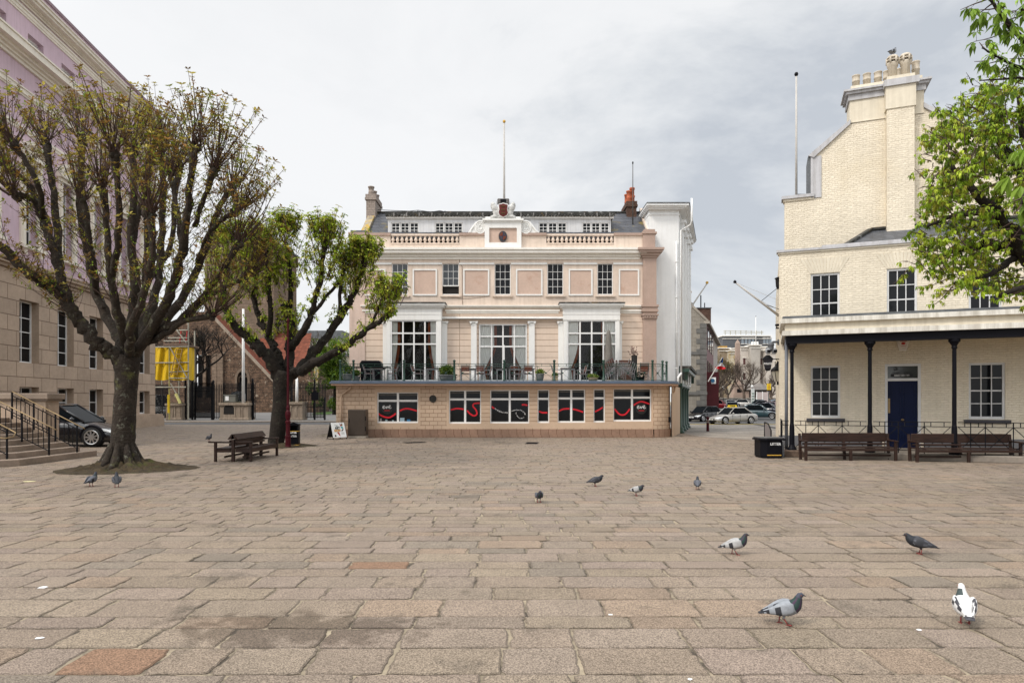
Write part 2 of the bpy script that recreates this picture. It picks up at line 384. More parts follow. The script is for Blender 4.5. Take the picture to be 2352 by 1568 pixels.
mx = N.new('ShaderNodeMix'); mx.data_type = 'RGBA'; mx.inputs[0].default_value = .93
glow = math2('ADD', 1., math2('ADD', math2('MULTIPLY', cap((0, 0, 1), .55, .97), .9), math2('MULTIPLY', cap(sund, .25, .98), 1.1)))  # extra brightness added to the sky overhead and round the sun, to light walls
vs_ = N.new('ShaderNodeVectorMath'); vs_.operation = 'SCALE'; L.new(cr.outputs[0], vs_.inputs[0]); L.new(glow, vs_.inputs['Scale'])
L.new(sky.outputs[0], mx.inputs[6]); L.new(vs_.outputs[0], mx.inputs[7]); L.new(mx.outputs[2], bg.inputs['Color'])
sl = bpy.data.lights.new('sun', 'SUN'); sl.energy = 1.5; sl.angle = math.radians(10); sl.color = (1, .92, .82)
so = bpy.data.objects.new('sun', sl); C.objects.link(so); so.rotation_euler = sund.to_track_quat('Z', 'Y').to_euler()

# ------------------------------------------------------------------ ground
mort = M('sandy_joint_bed', (.36, .30, .215), .95, var=.22, vs=1.2, bump=.012, bs=45, blotch=[((.07, .058, .045), 2.6, .50, .60)])
GZ = .005; gm = MB(); ys = [-60, 4, 30, 54, 62, 90, 120, 150, 400, 2500]
for a, b_ in zip(ys[:-1], ys[1:]):
    W = 90 if b_ <= 150 else 2500
    gm.quad((-W, a, terr(a) - GZ), (W, a, terr(a) - GZ), (W, b_, terr(b_) - GZ), (-W, b_, terr(b_) - GZ), mort)
tag(gm.build('ground'), kind='structure')
rd = MB(); rd.quad((-60, 55.5, -.004), (70, 55.5, -.004), (70, 62, -.004), (-60, 62, -.004), asphalt)
for a, b_ in ((62, 90), (90, 120), (120, 150)):
    rd.quad((8, a, terr(a) - .004), (70, a, terr(a) - .004), (70, b_, terr(b_) - .004), (8, b_, terr(b_) - .004), asphalt)
tag(rd.build('road'), kind='structure')
ln = MB()
for yy in (56.2, 56.55): ln.box(14, 27, yy, yy + .12, -.002, .002, yellowp)
ln.box(19, 34, 60.6, 60.72, -.002, .002, textw)
tag(ln.build('road_marking'), kind='structure')
pv = MB()
pv.quad((-60, 62.2, .02), (1, 62.2, .02), (1, 66, .06), (-60, 66, .06), M('grey_flagstones', (.27, .25, .225), .85, var=.1, vs=.7, brick=(.9, .5, .02, (.6, .55, .5), .01, .02)))
pv.quad((-60, 66, .06), (1, 66, .06), (1, 94, .40), (-60, 94, .40), M('churchyard_tarmac', (.17, .165, .16), .9, var=.12, vs=.4))
tag(pv.build('pavement'), kind='structure')
kb = MB(); kb.box(-60, 1, 62.0, 62.2, -.1, .09, pier)
tag(kb.build('kerb'), kind='structure')
st = MB(); st.quad((10.4, 36.4, .012), (13.4, 30.0, .012), (40, 55.4, .012), (10.4, 55.4, .012), cobble)
st.quad((17.6, 36.5, .016), (21, 55.4, .016), (20.4, 55.4, .016), (17.0, 36.5, .016), M('dark_drain_channel', (.07, .062, .055), .8, var=.2))
tag(st.build('street'), kind='structure')

# paving: every slab its own slightly worn block
gran = M('paving_granite', (1, 1, 1), .72, spec=.28, var=.07, vs=2.2, attr=True, bump=.004, bs=120, blotch=[((.075, .062, .05), .5, .60, .76), ((.12, .098, .076), 1.4, .60, .72), ((.10, .085, .07), 8., .71, .74), ((.30, .26, .21), 6., .74, .77)])
nt = gran.node_tree
b_ = nt.nodes['Principled BSDF']; lk = b_.inputs['Base Color'].links[0].from_socket
tcn = nt.nodes.new('ShaderNodeTexCoord')
sp = nt.nodes.new('ShaderNodeTexNoise'); sp.inputs['Scale'].default_value = 95; sp.inputs['Detail'].default_value = 3; nt.links.new(tcn.outputs['Object'], sp.inputs['Vector'])
rp = nt.nodes.new('ShaderNodeValToRGB'); rp.color_ramp.elements[0].position = .36; rp.color_ramp.elements[0].color = (.45, .43, .41, 1); rp.color_ramp.elements[1].position = .64; rp.color_ramp.elements[1].color = (1.5, 1.5, 1.48, 1)
nt.links.new(sp.outputs['Fac'], rp.inputs['Fac'])
mm = nt.nodes.new('ShaderNodeMix'); mm.data_type = 'RGBA'; mm.blend_type = 'MULTIPLY'; mm.inputs[0].default_value = 1
nt.links.new(lk, mm.inputs[6]); nt.links.new(rp.outputs['Color'], mm.inputs[7]); nt.links.new(mm.outputs[2], b_.inputs['Base Color'])

# one old damp patch left of centre
dn = nt.nodes.new('ShaderNodeVectorMath'); dn.operation = 'MULTIPLY_ADD'; dn.inputs[1].default_value = (.62, 1.5, 0); dn.inputs[2].default_value = (1.15, -8.4, 0); nt.links.new(tcn.outputs['Object'], dn.inputs[0])
dl = nt.nodes.new('ShaderNodeVectorMath'); dl.operation = 'LENGTH'; nt.links.new(dn.outputs[0], dl.inputs[0])
wn_ = nt.nodes.new('ShaderNodeTexNoise'); wn_.inputs['Scale'].default_value = 4.5; nt.links.new(tcn.outputs['Object'], wn_.inputs['Vector'])
da = nt.nodes.new('ShaderNodeMath'); da.operation = 'MULTIPLY_ADD'; da.inputs[1].default_value = 1.6; nt.links.new(wn_.outputs['Fac'], da.inputs[0]); nt.links.new(dl.outputs['Value'], da.inputs[2])
dr_ = nt.nodes.new('ShaderNodeValToRGB'); dr_.color_ramp.elements[0].position = .74; dr_.color_ramp.elements[0].color = (.60, .58, .56, 1); dr_.color_ramp.elements[1].position = .90; dr_.color_ramp.elements[1].color = (1, 1, 1, 1)
ds = nt.nodes.new('ShaderNodeMath'); ds.operation = 'MULTIPLY'; ds.inputs[1].default_value = .6; nt.links.new(da.outputs[0], ds.inputs[0]); nt.links.new(ds.outputs[0], dr_.inputs['Fac'])
m3 = nt.nodes.new('ShaderNodeMix'); m3.data_type = 'RGBA'; m3.blend_type = 'MULTIPLY'; m3.inputs[0].default_value = 1; nt.links.new(mm.outputs[2], m3.inputs[6]); nt.links.new(dr_.outputs['Color'], m3.inputs[7]); nt.links.new(m3.outputs[2], b_.inputs['Base Color'])
def paving():
    V = []; F = []; COL = []; nv = 0
    y = 4.15; row = 0
    while y < 55.4:
        near = y < 13
        h = rng.choice([.36, .40, .44, .50]) * rng.uniform(.93, 1.05) if y < 10 else rng.uniform(.30, .42)
        if near and rng.random() < .12: h = .30
        xl = -(.88 * y + 3); xr = min(.88 * y + 3, 40 if y > 36 else 99)
        x = xl + rng.uniform(-.8, 0)
        tone_row = rng.uniform(.95, 1.05)
        while x < xr:
            w = rng.uniform(.42, .98) if y < 10 else rng.uniform(.40, .78)
            if near and rng.random() < .12: w *= 1.25
            g = rng.uniform(.005, .016) if y < 24 else .008
            x0, x1, y0, y1 = x + g, x + w - g * rng.uniform(.5, 1.3), y + .004, y + h - rng.uniform(.002, .007)
            x += w
            if y > 30 and -11.5 < x0 < 9 and y > 36.2: continue
            k = 14 if y < 9 else (5 if y < 16 else 2)
            per = []
            cr = rng.uniform(.005, .022) if near else .012
            def edge(ax, ay, bx, by):
                for i in range(k):
                    t = i / k; per.append((ax + (bx - ax) * t, ay + (by - ay) * t))
            edge(x0 + cr, y0, x1 - cr, y0); edge(x1, y0 + cr, x1, y1 - cr); edge(x1 - cr, y1, x0 + cr, y1); edge(x0, y1 - cr, x0, y0 + cr)
            P = np.array(per); n = len(P)
            if y < 16:
                d = rng.normal(0, .006 if y < 9 else .007, (n, 2)); d = (d + np.roll(d, 1, 0) + np.roll(d, -1, 0)) / 1.8; P = P + d
                if rng.random() < .6:   # a chipped corner or edge
                    q = rng.integers(0, n); c = P.mean(0)
                    for dd in range(-2, 3): P[(q + dd) % n] += (c - P[(q + dd) % n]) * rng.uniform(.02, .07)
            c = P.mean(0); z = .003 + abs(rng.normal(0, .003)); tx, ty = rng.normal(0, .004, 2)
            Q = P + (c - P) * (.016 / np.maximum(np.abs(P - c).max(0), .1))
            zq = z + (Q[:, 0] - c[0]) * tx + (Q[:, 1] - c[1]) * ty
            V.append(np.column_stack([P, zq - .006])); V.append(np.column_stack([Q, zq]))
            V.append(np.column_stack([P, np.full(n, -.03)]))
            for i in range(n):
                j = (i + 1) % n
                F.append((nv + i, nv + j, nv + n + j, nv + n + i)); F.append((nv + 2*n + i, nv + 2*n + j, nv + j, nv + i))
            F.append(tuple(range(nv + n, nv + 2 * n)))
            t = rng.uniform(.91, 1.08) * tone_row; base = np.array([.250, .202, .160]) * t
            base = base * np.array([1, rng.uniform(.98, 1.01), rng.uniform(.95, 1.03)])
            r = rng.random()
            if (abs(c[0] + 2.99) < .45 and abs(c[1] - 4.75) < .22) or (abs(c[0] + 1.41) < .4 and abs(c[1] - 7.8) < .2): base = np.array([.235, .145, .095])
            elif r < .07: base = np.array([.262, .20, .15]) * t
            elif r < .13: base = np.array([.215, .18, .145]) * t
            COL.extend([base * .72, base * .5] * n + [base]); nv += 3 * n
        y += h; row += 1
    V = np.concatenate(V)
    me = bpy.data.meshes.new('paving'); me.from_pydata(V.tolist(), [], F); me.materials.append(gran)
    at = me.attributes.new('Col', 'FLOAT_COLOR', 'FACE'); Cc = np.column_stack([np.array(COL), np.ones(len(COL))]); at.data.foreach_set('color', Cc.ravel().astype(np.float32))
    o = bpy.data.objects.new('paving', me); C.objects.link(o); tag(o, kind='structure')
paving()

# droppings and litter: small flat splashes on the slabs
def splash(x, y, r, name, label, cat, mat, h=.004):
    X, Y = px(x, gd(y)), gd(y); b = MB(); n = 9
    pts = [(r * random.uniform(.5, 1.1) * math.cos(2*PI*i/n) * 1.3, r * random.uniform(.5, 1.1) * math.sin(2*PI*i/n)) for i in range(n)]
    b.prism(pts, 0, h, mat); tag(b.build(name, None, (X, Y, .008)), label, cat, 'droppings and scraps on the paving')
splash(98, 1350, .05, 'bird_dropping', 'chalky white dropping on the slabs at the far left', 'dropping', textw)
splash(90, 1467, .035, 'bird_dropping', 'small white dropping near the lower left corner of the paving', 'dropping', textw)
splash(1402, 1413, .02, 'bird_dropping', 'tiny white dropping on the slabs left of the striding pigeon', 'dropping', textw)
splash(2112, 1448, .022, 'bird_dropping', 'white dropping left of the white pigeon', 'dropping', textw)
splash(1584, 1562, .018, 'bird_dropping', 'white speck at the bottom edge of the paving', 'dropping', textw)
splash(66, 1106, .13, 'paper_scrap', 'pale yellow flat scrap lying on the paving left of the pollarded tree', 'litter', M('pale_yellow_paper', (.72, .66, .38), .7))
gr = MB(); gr.box(-.5, .5, -.28, .28, 0, .012, M('drain_grate_iron', (.035, .03, .027), .6, var=.2))
for i in range(10): gr.box(-.47 + i * .098, -.43 + i * .098, -.24, .24, .012, .02, iron)
tag(gr.build('drain_cover', None, (px(952, 31), 31, .01), rz=.55), 'long dark drain cover in the paving before the corner building', 'drain cover', 'drain covers')
tag(gr.build('drain_cover', None, (px(1222, 30.5), 30.5, .01), rz=1.45), 'short dark drain cover in the paving below the fourth ground window', 'drain cover', 'drain covers')
# ------------------------------------------------------------------ main building
YU = 38.7; YT = 35.6
A = Fr(0, YT)                       # v = 0 on the ground-floor wall, v = VU on the upper facade
VU = YU - YT
MBD = thing('terrace_building', 'cream and pink stucco building with roof terrace over tan ground floor', 'building', (0, YT, 0))
def R(x0, y0, x1, y1, v=0.): return A.rect(x0, y0, x1, y1, v)
def U(x, v=VU): return A.u(x, v)
def Z(y, v=VU): return A.uz(1176, y, v)[1]

# ground floor
gw = [(865.7, 900.6, 960.3, 971.3), (1031, 895.7, 1105, 972.5), (1125.7, 895.2, 1215.7, 972), (1234.6, 894.5, 1261.9, 971), (1280.8, 893.5, 1344.4, 970.5), (1363.3, 893, 1389.8, 970), (1408.7, 892, 1496.5, 967.5)]
GR = [R(*g) for g in gw]
xl, xr = A.u(772), A.u(1500)
zt = 2.82
b = MB()
zb = Z(985, 0)
def zone(lst, u0, u1, mat, z0=zb, z1=zt):
    m = MB(); m.wall(u0, u1, z0, z1, 0, [h for h in lst if u0 <= h[0] and h[1] <= u1], .22, mat, tan); return m
# block-jointed panels left, lined panels between the other windows
gl = MB()
e0, e1 = GR[0][0] - .12, GR[0][1] + .12; e2, e3 = GR[1][0] - .12, GR[6][1] + .12
def seg(u0, u1, z0, z1, holes, mat): gl.wall(u0, u1, z0, z1, 0, holes, .22, mat, tan)
zlow = GR[0][2] - .22; zhi = GR[1][3] + .06
seg(xl, e0, zb, zt, [], tanblk)
seg(e0, e1, zb, zlow, [], tanblk); seg(e0, e1, zlow, zt, [GR[0]], tan)
seg(e1, e2, zb, zt, [], tanblk)
seg(e2, e3, zb, zlow - .05, [], tanblk); seg(e2, e3, zhi, zt, [], tan)
prev = e2
seg(e2, e3, zlow - .05, GR[1][2] - .02, [], tan)
for i in range(1, 7):
    g = GR[i]
    seg(prev, g[0] - .0, GR[1][2] - .02, zhi, [], tanline if i > 1 else tan)
    seg(g[0], g[1], GR[1][2] - .02, zhi, [g], tan); prev = g[1]
seg(prev, e3, GR[1][2] - .02, zhi, [], tan)
# rounded corner on the right
n = 8; rad = A.u(1549) - xr
prevp = (xr + .12, -.06)
cp = [(xr - .001, -.06)] + [(xr + rad * math.sin(t), -.06 + rad * 1.0 * (1 - math.cos(t))) for t in [PI / 2 * i / n for i in range(1, n + 1)]] + [(xr + rad, 6.)]
corner = MB()
for p, q in zip(cp[:-1], cp[1:]): corner.quad((p[0], p[1], zb), (q[0], q[1], zb), (q[0], q[1], zt), (p[0], p[1], zt), tanblk)
for p, q in zip(cp[:-1], cp[1:]): corner.quad((p[0] + .04, p[1] - .05, 0), (q[0] + .05, q[1] - .04, 0), (q[0] + .05, q[1] - .04, zb), (p[0] + .04, p[1] - .05, zb), tanplinth)
corner.quad((xr - .001, -.06, 0), (xr - .001, .03, 0), (xr - .001, .03, zt), (xr - .001, -.06, zt), tan)
corner.build('rounded_corner', MBD)
gl.quad((xl, 0, 0), (xl, 0, zt), (xl, 7.5, zt), (xl, 7.5, 0), tanblk)
gl.quad((xr + rad - .05, .35, 0), (px(1562, 40.1), 40.1 - YT, 0), (px(1562, 40.1), 40.1 - YT, zt), (xr + rad - .05, .35, zt), tan)
gl.build('ground_floor_wall', MBD)
pl = MB(); pl.box(xl - .04, xr - .002, -.05, .2, .0, zb, tanplinth); pl.box(xl - .06, xr, -.11, .1, 0, .14, tanplinth)
pl.build('plinth', MBD)
# inside of the ground floor
ib = MB(); ib.quad((xl, 1.6, 0), (xr, 1.6, 0), (xr, 1.6, zt), (xl, 1.6, zt), interior); ib.quad((xl, .25, .02), (xr, .25, .02), (xr, 1.6, .02), (xl, 1.6, .02), interior)
ib.build('dark_interior', MBD)
# windows with red ribbons
def eve(parent, u, z, s, v):
    """the white script word in the window roundel"""
    disc = MB(); disc.slab([(u + .62 * s * math.cos(t), z + .62 * s * math.sin(t)) for t in [2*PI*i/28 for i in range(28)]], v + .004, v + .010, M('black_roundel', (.016, .016, .016), .3)); disc.build('roundel', parent)
    pts = [(-.50, .0), (-.40, .03), (-.28, .13), (-.30, .22), (-.40, .20), (-.46, .06), (-.40, -.08), (-.28, -.08), (-.14, .06), (-.08, .14), (-.07, .02), (-.05, -.09), (.04, .04), (.10, .18), (.13, .1), (.18, .0), (.28, .06), (.36, .18), (.31, .26), (.22, .16), (.22, -.02), (.32, -.09), (.42, -.03), (.50, .06)]
    P = []
    for i in range(len(pts) - 1):
        p0 = pts[max(i-1, 0)]; p1 = pts[i]; p2 = pts[i+1]; p3 = pts[min(i+2, len(pts)-1)]
        for t in (0, .33, .66):
            P.append(tuple(.5 * ((2*p1[k]) + (-p0[k]+p2[k])*t + (2*p0[k]-5*p1[k]+4*p2[k]-p3[k])*t*t + (-p0[k]+3*p1[k]-3*p2[k]+p3[k])*t**3) for k in (0, 1)))
    w_ = MB(); w_.tube([(u + a * s, v + .0, z + c * s + .08 * s) for a, c in P], .030 * s, textw, 5); w_.build('lettering', parent)
    text('', .1, redvinyl, parent, (u, v, z))  if False else None
    r_ = MB(); [r_.box(u - .30 * s + k * .105 * s, u - .225 * s + k * .105 * s, v + .0, v + .004, z - .27 * s, z - .19 * s, redvinyl) for k in range(6)]; r_.build('red_lettering', parent)
def ribbon(parent, pts, v, w=.085):
    P = []
    for i in range(len(pts) - 1):
        p0 = pts[max(i-1, 0)]; p1 = pts[i]; p2 = pts[i+1]; p3 = pts[min(i+2, len(pts)-1)]
        for t in (0, .25, .5, .75):
            P.append(Vector(tuple(.5 * ((2*p1[k]) + (-p0[k]+p2[k])*t + (2*p0[k]-5*p1[k]+4*p2[k]-p3[k])*t*t + (-p0[k]+3*p1[k]-3*p2[k]+p3[k])*t**3) for k in (0, 1))))
    P.append(Vector(pts[-1])); m = MB()
    L_, R_ = [], []
    for i, p in enumerate(P):
        d = (P[min(i+1, len(P)-1)] - P[max(i-1, 0)]).normalized(); nn = Vector((-d.y, d.x)) * w / 2
        L_.append(p + nn); R_.append(p - nn)
    for i in range(len(P) - 1):
        m.quad((R_[i].x, v, R_[i].y), (R_[i+1].x, v, R_[i+1].y), (L_[i+1].x, v, L_[i+1].y), (L_[i].x, v, L_[i].y), redvinyl)
    m.build('red_ribbon', parent)
def dz5(zx, zy): return 746.5 + .3784 * zx, 660.3 + .3784 * zy
def q5(pts, v=.15):
    out = []
    for zx, zy in pts:
        x, y = dz5(zx, zy); out.append(A.uz(x, y, v))
    return out
ribs = [[[(322, 762), (345, 778), (385, 788), (415, 775), (430, 762)], [(453, 748), (480, 736), (510, 735), (558, 748)]],
        [[(763, 742), (800, 733), (842, 738)], [(862, 745), (880, 765), (905, 777), (922, 765), (915, 740), (899, 720), (905, 704), (940, 700)]],
        [[(1011, 722), (1020, 728), (1028, 733)], [(1195, 711), (1210, 710), (1229, 714)]],
        [[(1298, 750), (1320, 758), (1350, 758)]], [[(1420, 750), (1445, 737), (1484, 734)], [(1502, 737), (1525, 741), (1567, 755)]],
        [[(1637, 753), (1660, 742), (1686, 726)]], [[(1757, 735), (1780, 762), (1800, 772), (1825, 766), (1851, 735)], [(1873, 714), (1900, 697), (1925, 692), (1971, 706)]]]
for i, g in enumerate(GR):
    two = i not in (3, 5); fw = .075
    wn = sash(MBD, (g[0] - .02, g[1] + .02, g[2] - .01, g[3] + .02), .11, 2 if two else 1, 2, sashwhite, fw, .11, pane=False, rowpos=[.735], dep=.11, mid=False)
    zm = g[2] + fw * 1.3 + (g[3] - g[2] - 2.3 * fw) * .735
    gl_ = MB(); gl_.quad((g[0] + .03, .185, g[2] + .05), (g[1] - .03, .185, g[2] + .05), (g[1] - .03, .185, g[3] - .03), (g[0] + .03, .185, g[3] - .03), darkglass); gl_.build('pane', wn)
    bl_ = MB(); bl_.box(g[0] + .06, g[1] - .06, .174, .180, g[3] - .17, g[3] - .09, M('grey_blind', (.10, .095, .085), .8)); bl_.build('blind', wn)
    for rpts in ribs[i]: ribbon(wn, q5(rpts, .17), .168)
    # little panels behind the glass
    bo = MB()
    segs = [(g[0] + .10, (g[0] + g[1]) / 2 - .09), ((g[0] + g[1]) / 2 + .09, g[1] - .10)] if two else [(g[0] + .1, g[1] - .1)]
    for a, c in segs:
        z0_, z1_ = g[2] + .12, zm - .10; t_ = .008; gm_ = M('grey_window_border', (.09, .085, .08), .5)
        bo.box(a, c, .176, .180, z1_ - t_, z1_, gm_); bo.box(a, c, .176, .180, z0_, z0_ + t_, gm_); bo.box(a, a + t_, .176, .18, z0_, z1_, gm_); bo.box(c - t_, c, .176, .18, z0_, z1_, gm_)
    bo.build('vinyl_border', wn)
    if i == 0: p = q5([(376, 733)])[0]; eve(wn, p[0], p[1], .50, .165)
    if i == 6: p = q5([(1921, 733)])[0]; eve(wn, p[0], p[1], .50, .165)
    if i == 0:
        for zx, zy, w_, h_, cl in ((338, 803, .10, .17, (.3, .3, .3)), (372, 806, .11, .10, (.25, .35, .38)), (412, 808, .10, .08, (.25, .33, .36)), (468, 802, .24, .22, (.30, .42, .5)), (507, 806, .18, .11, (.03, .2, .42))):
            p = q5([(zx, zy)])[0]; k = MB(); k.box(p[0] - w_ / 2, p[0] + w_ / 2, .168, .180, p[1] - h_ / 2, p[1] + h_ / 2, M('display_box_%d' % int(cl[2] * 100), cl, .5)); k.build('display_box', wn)
# curved slogan in the third window
def arc_text(body, parent, pts, size, v, mat):
    P = [Vector(p) for p in pts]; seglen = [(P[i+1] - P[i]).length for i in range(len(P) - 1)]; tot = sum(seglen); n_ = len(body)
    grp = MB()
    for k, ch in enumerate(body):
        if ch == ' ': continue
        d = tot * (k + .5) / n_; i = 0
        while i < len(seglen) - 1 and d > seglen[i]: d -= seglen[i]; i += 1
        p = P[i].lerp(P[i+1], d / seglen[i]); t = P[i+1] - P[i]; ang = math.atan2(t.y, t.x)
        cu = bpy.data.curves.new('c', 'FONT'); cu.body = ch; cu.size = size; cu.align_x = 'CENTER'; cu.resolution_u = 2
        o = bpy.data.objects.new('c', cu); C.objects.link(o); me = bpy.data.meshes.new_from_object(o); C.objects.unlink(o); bpy.data.objects.remove(o); bpy.data.curves.remove(cu)
        ca, sa = math.cos(ang), math.sin(ang)
        grp.add([(p.x + q.co.x * ca - q.co.y * sa, v, p.y + q.co.x * sa + q.co.y * ca) for q in me.vertices], [tuple(f.vertices) for f in me.polygons], mat)
        bpy.data.meshes.remove(me)
    grp.build('lettering', parent)
W3 = [o for o in MBD.children if o.name.startswith('window')][2]
arc_text('Get excited about taking', W3, q5([(1030, 737), (1055, 752), (1080, 760), (1108, 761)], .165), .10, .165, textw)
arc_text('control of your life and help', W3, q5([(1132, 751), (1160, 744), (1190, 747), (1208, 760), (1214, 772)], .165), .095, .165, textw)
arc_text('in your business life', W3, q5([(1208, 784), (1195, 791), (1178, 788), (1165, 772), (1162, 756)], .165), .085, .165, textw)
# terrace slab with lead edge
zs0, zs1 = Z(881, -.55), Z(874, -.55)
def outline(ov, back=4.):
    r2 = rad + .15
    return [(A.u(757, -.55) + (.55 - ov), -ov)] + [(xr, -ov)] + [(xr + (rad + ov * .9) * math.sin(t), -.0 - ov + (rad + ov * .9) * (1 - math.cos(t))) for t in [PI/2*i/8 for i in range(1, 9)]] + [(xr + rad + ov * .9, back), (A.u(757, -.55) + (.55 - ov), back)]
sl_ = MB(); sl_.prism(outline(.50), zt, zs0, M('pink_soffit_board', (.62, .41, .30), .7, var=.06)); sl_.build('soffit_board', MBD)
ed = MB()
for a, c, ov in ((zs0, zs0 + .06, .58), (zs0 + .06, zs1 - .055, .56), (zs1 - .055, zs1, .50)): ed.prism(outline(ov), a, c, leadblue)
ed.build('lead_edge', MBD, bevel=.015)
zf = zs1
# railing of the terrace
posts = [781.7, 812, 928, 1043.5, 1158, 1273, 1386.4, 1498.8]
PR = [(A.u(p, -.25), -.25) for p in posts] + [(xr + .55, .15), (xr + .95, .9)]
back_l = (PR[0][0], 2.3)
ztop = Z(835.5, -.25); zball = Z(831.5, -.25)
rl = MB()
allp = [back_l] + PR
for (a, c) in zip(allp[:-1], allp[1:]):
    a3, c3 = Vector((a[0], a[1], 0)), Vector((c[0], c[1], 0)); Ln = (c3 - a3).length; up = Vector((0, 0, 1))
    for zz, t in ((ztop, .028), (ztop - .125, .022), (zf + .06, .025)): rl.bar(a3 + up * zz, c3 + up * zz, t, t, greenp)
    ns = max(1, round(Ln / .95))
    for k in range(ns * 2):
        p = a3.lerp(c3, (k + .5) / (ns * 2)); rl.bar(p + up * (ztop - .125), p + up * ztop, .02, .02, greenp)
    for k in range(ns):
        p, q = a3.lerp(c3, k / ns), a3.lerp(c3, (k + 1) / ns)
        if k: rl.bar(p + up * (zf + .06), p + up * (ztop - .125), .02, .02, greenp)
        rl.bar(p + up * (zf + .06), q + up * (ztop - .125), .013, .013, greenp); rl.bar(q + up * (zf + .06), p + up * (ztop - .125), .013, .013, greenp)
        m = (p + q) / 2 + up * ((zf + .06 + ztop - .125) / 2); rl.lathe([(.0, -.05), (.05, -.03), (.06, 0), (.05, .03), (0, .05)], m, greenp, 8)
ro = rl.build('terrace_railing', MBD)
for p in PR:
    k = MB(); k.lathe([(.075, 0), (.075, .06), (.058, .08), (.058, zball - zf - .06), (.066, zball - zf - .04), (.04, zball - zf - .02), (.05, zball - zf), (.078, zball - zf + .05), (.07, zball - zf + .1), (.03, zball - zf + .13), (0, zball - zf + .135)], (p[0], p[1], zf), greenp, 12)
    k.build('railing_post', ro, smooth=True)
# downpipe at the left, round plaque, little service plate
dp = MB(); up_ = [(A.u(848, -.1), -.12, Z(888, -.1)), (A.u(846, -.1), -.12, Z(893, -.1)), (A.u(786, -.1), -.12, Z(905, -.1)), (A.u(784, -.1), -.12, Z(909, -.1)), (A.u(784, -.1), -.12, .05)]
up_[0] = (A.u(806, -.1), -.12, Z(886, -.1)); up_[1] = (A.u(804, -.1), -.12, Z(892, -.1))
dp.tube(up_, .045, tan, 8); dp.build('downpipe', MBD, smooth=True)
pq = MB(); p = A.uz(994.5, 915.5); pq.slab([(p[0] + .2 * math.cos(t), p[1] + .2 * math.sin(t)) for t in [2*PI*i/24 for i in range(24)]], -.05, .0, M('bronze_plaque', (.03, .027, .024), .5, var=.2, vs=8)); pq.build('wall_plaque', MBD, bevel=.015)
sv = MB(); p = A.uz(1546, 963, .3); sv.box(xr + rad - .30, xr + rad - .18, .05, .12, p[1] - .15, p[1] + .15, iron); sv.build('service_plate', MBD)

# upper facade -------------------------------------------------------------
top = Z(573); zroofbase = Z(537)
wl, wr = U(805), U(1510)
UW = [(900, 937), (1016, 1054), (1136, 1173), (1257, 1294), (1372, 1408)]
UR = [(U(a), U(c), Z(677), Z(605)) for a, c in UW]
zfl = zf
bayL = (U(888), U(1013)); bayR = (U(1296), U(1422)); cw = (U(1099.5), U(1211), zfl + .05, Z(744))
zb1 = Z(700); zb0 = zfl
f_ = MB()
f_.wall(U(837), U(1476), Z(690), top, VU, UR, .14, cream)
f_.wall(U(837), U(1476), zb1, Z(690), VU, [], .1, cream)
f_.build('upper_wall', MBD)
f2 = MB()
holes = [cw, (bayL[0] + .1, bayL[1] - .1, zfl, Z(732)), (bayR[0] + .1, bayR[1] - .1, zfl, Z(732))]
f2.wall(U(837), U(1476), zfl - .05, zb1, VU, holes, .14, creamr, cream); f2.build('grooved_wall', MBD)
ip = MB(); ip.box(U(803), U(838.5), VU - .06, VU + .3, zfl - .05, top, pinkw); ip.build('pink_end_wall', MBD)
# right pilaster
rp_ = MB(); rp_.box(U(1476), U(1506), VU - .22, VU + .6, zfl - .05, Z(575), pinkc)
rp_.cornice(U(1476), U(1506), VU - .22, [(Z(594), Z(589), .06), (Z(589), Z(583), .16), (Z(583), Z(578), .3), (Z(578), Z(573), .38)], pinkc, .8)
rp_.cornice(U(1476), U(1506), VU - .22, [(Z(712), Z(706), .06), (Z(706), Z(701), .12), (Z(723), Z(717), .03), (Z(717), Z(712), .10)], pinkc, .8)
rp_.cornice(U(1476), U(1506), VU - .22, [(Z(733), Z(726), .05), (Z(726), Z(722.5), .11)], pinkc, .8)
for i in range(5):
    u = U(1478 + i * 5.8); rp_.box(u, u + .06, VU - .33, VU - .2, Z(731), Z(724.5), pinkc)
rp_.build('corner_pilaster', MBD)
bk = MB(); bk.box(U(805), U(1510), VU + .9, VU + 9, 0, Z(540), interior); bk.build('dark_core', MBD)
for r in UR:
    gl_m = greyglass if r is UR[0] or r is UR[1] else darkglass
    if r is UR[1]:
        zq = r[2] + (r[3] - r[2]) * .28
        wn = sash(MBD, (r[0], r[1], zq, r[3]), VU + .06, 3, 3, sashwhite, .045, .02, greyglass, .08)
        g = MB(); g.quad((r[0], VU + .16, r[2]), (r[1], VU + .16, r[2]), (r[1], VU + .16, zq + .05), (r[0], VU + .16, zq + .05), interior); g.box(r[0], r[1], VU + .03, VU + .12, r[2], r[2] + .05, sashwhite); g.build('open_gap', wn)
    else: sash(MBD, r, VU + .06, 3, 4, sashwhite, .045, .02, gl_m, .08)
    s_ = MB(); s_.box(r[0] - .12, r[1] + .12, VU - .10, VU + .05, r[2] - .13, r[2] - .02, cream); s_.build('window_sill', MBD)
for a, c in ((832, 886), (948, 1004), (1064, 1124), (1185, 1246), (1306, 1361), (1421, 1468)):
    p = MB(); u0, u1, z0, z1 = U(a), U(c), Z(679), Z(618); t = .085
    p.box(u0, u1, VU - .012, VU + .02, z0, z1, pink)
    for bx in ((u0, u1, z1 - t, z1), (u0, u1, z0, z0 + t), (u0, u0 + t, z0 + t, z1 - t), (u1 - t, u1, z0 + t, z1 - t)): p.box(bx[0], bx[1], VU - .055, VU + .02, bx[2], bx[3], white)
    p.build('wall_panel', MBD)
sb = MB(); ed_ = [U(837)] + [q for r in UR for q in (r[0], r[1])] + [U(1476)]
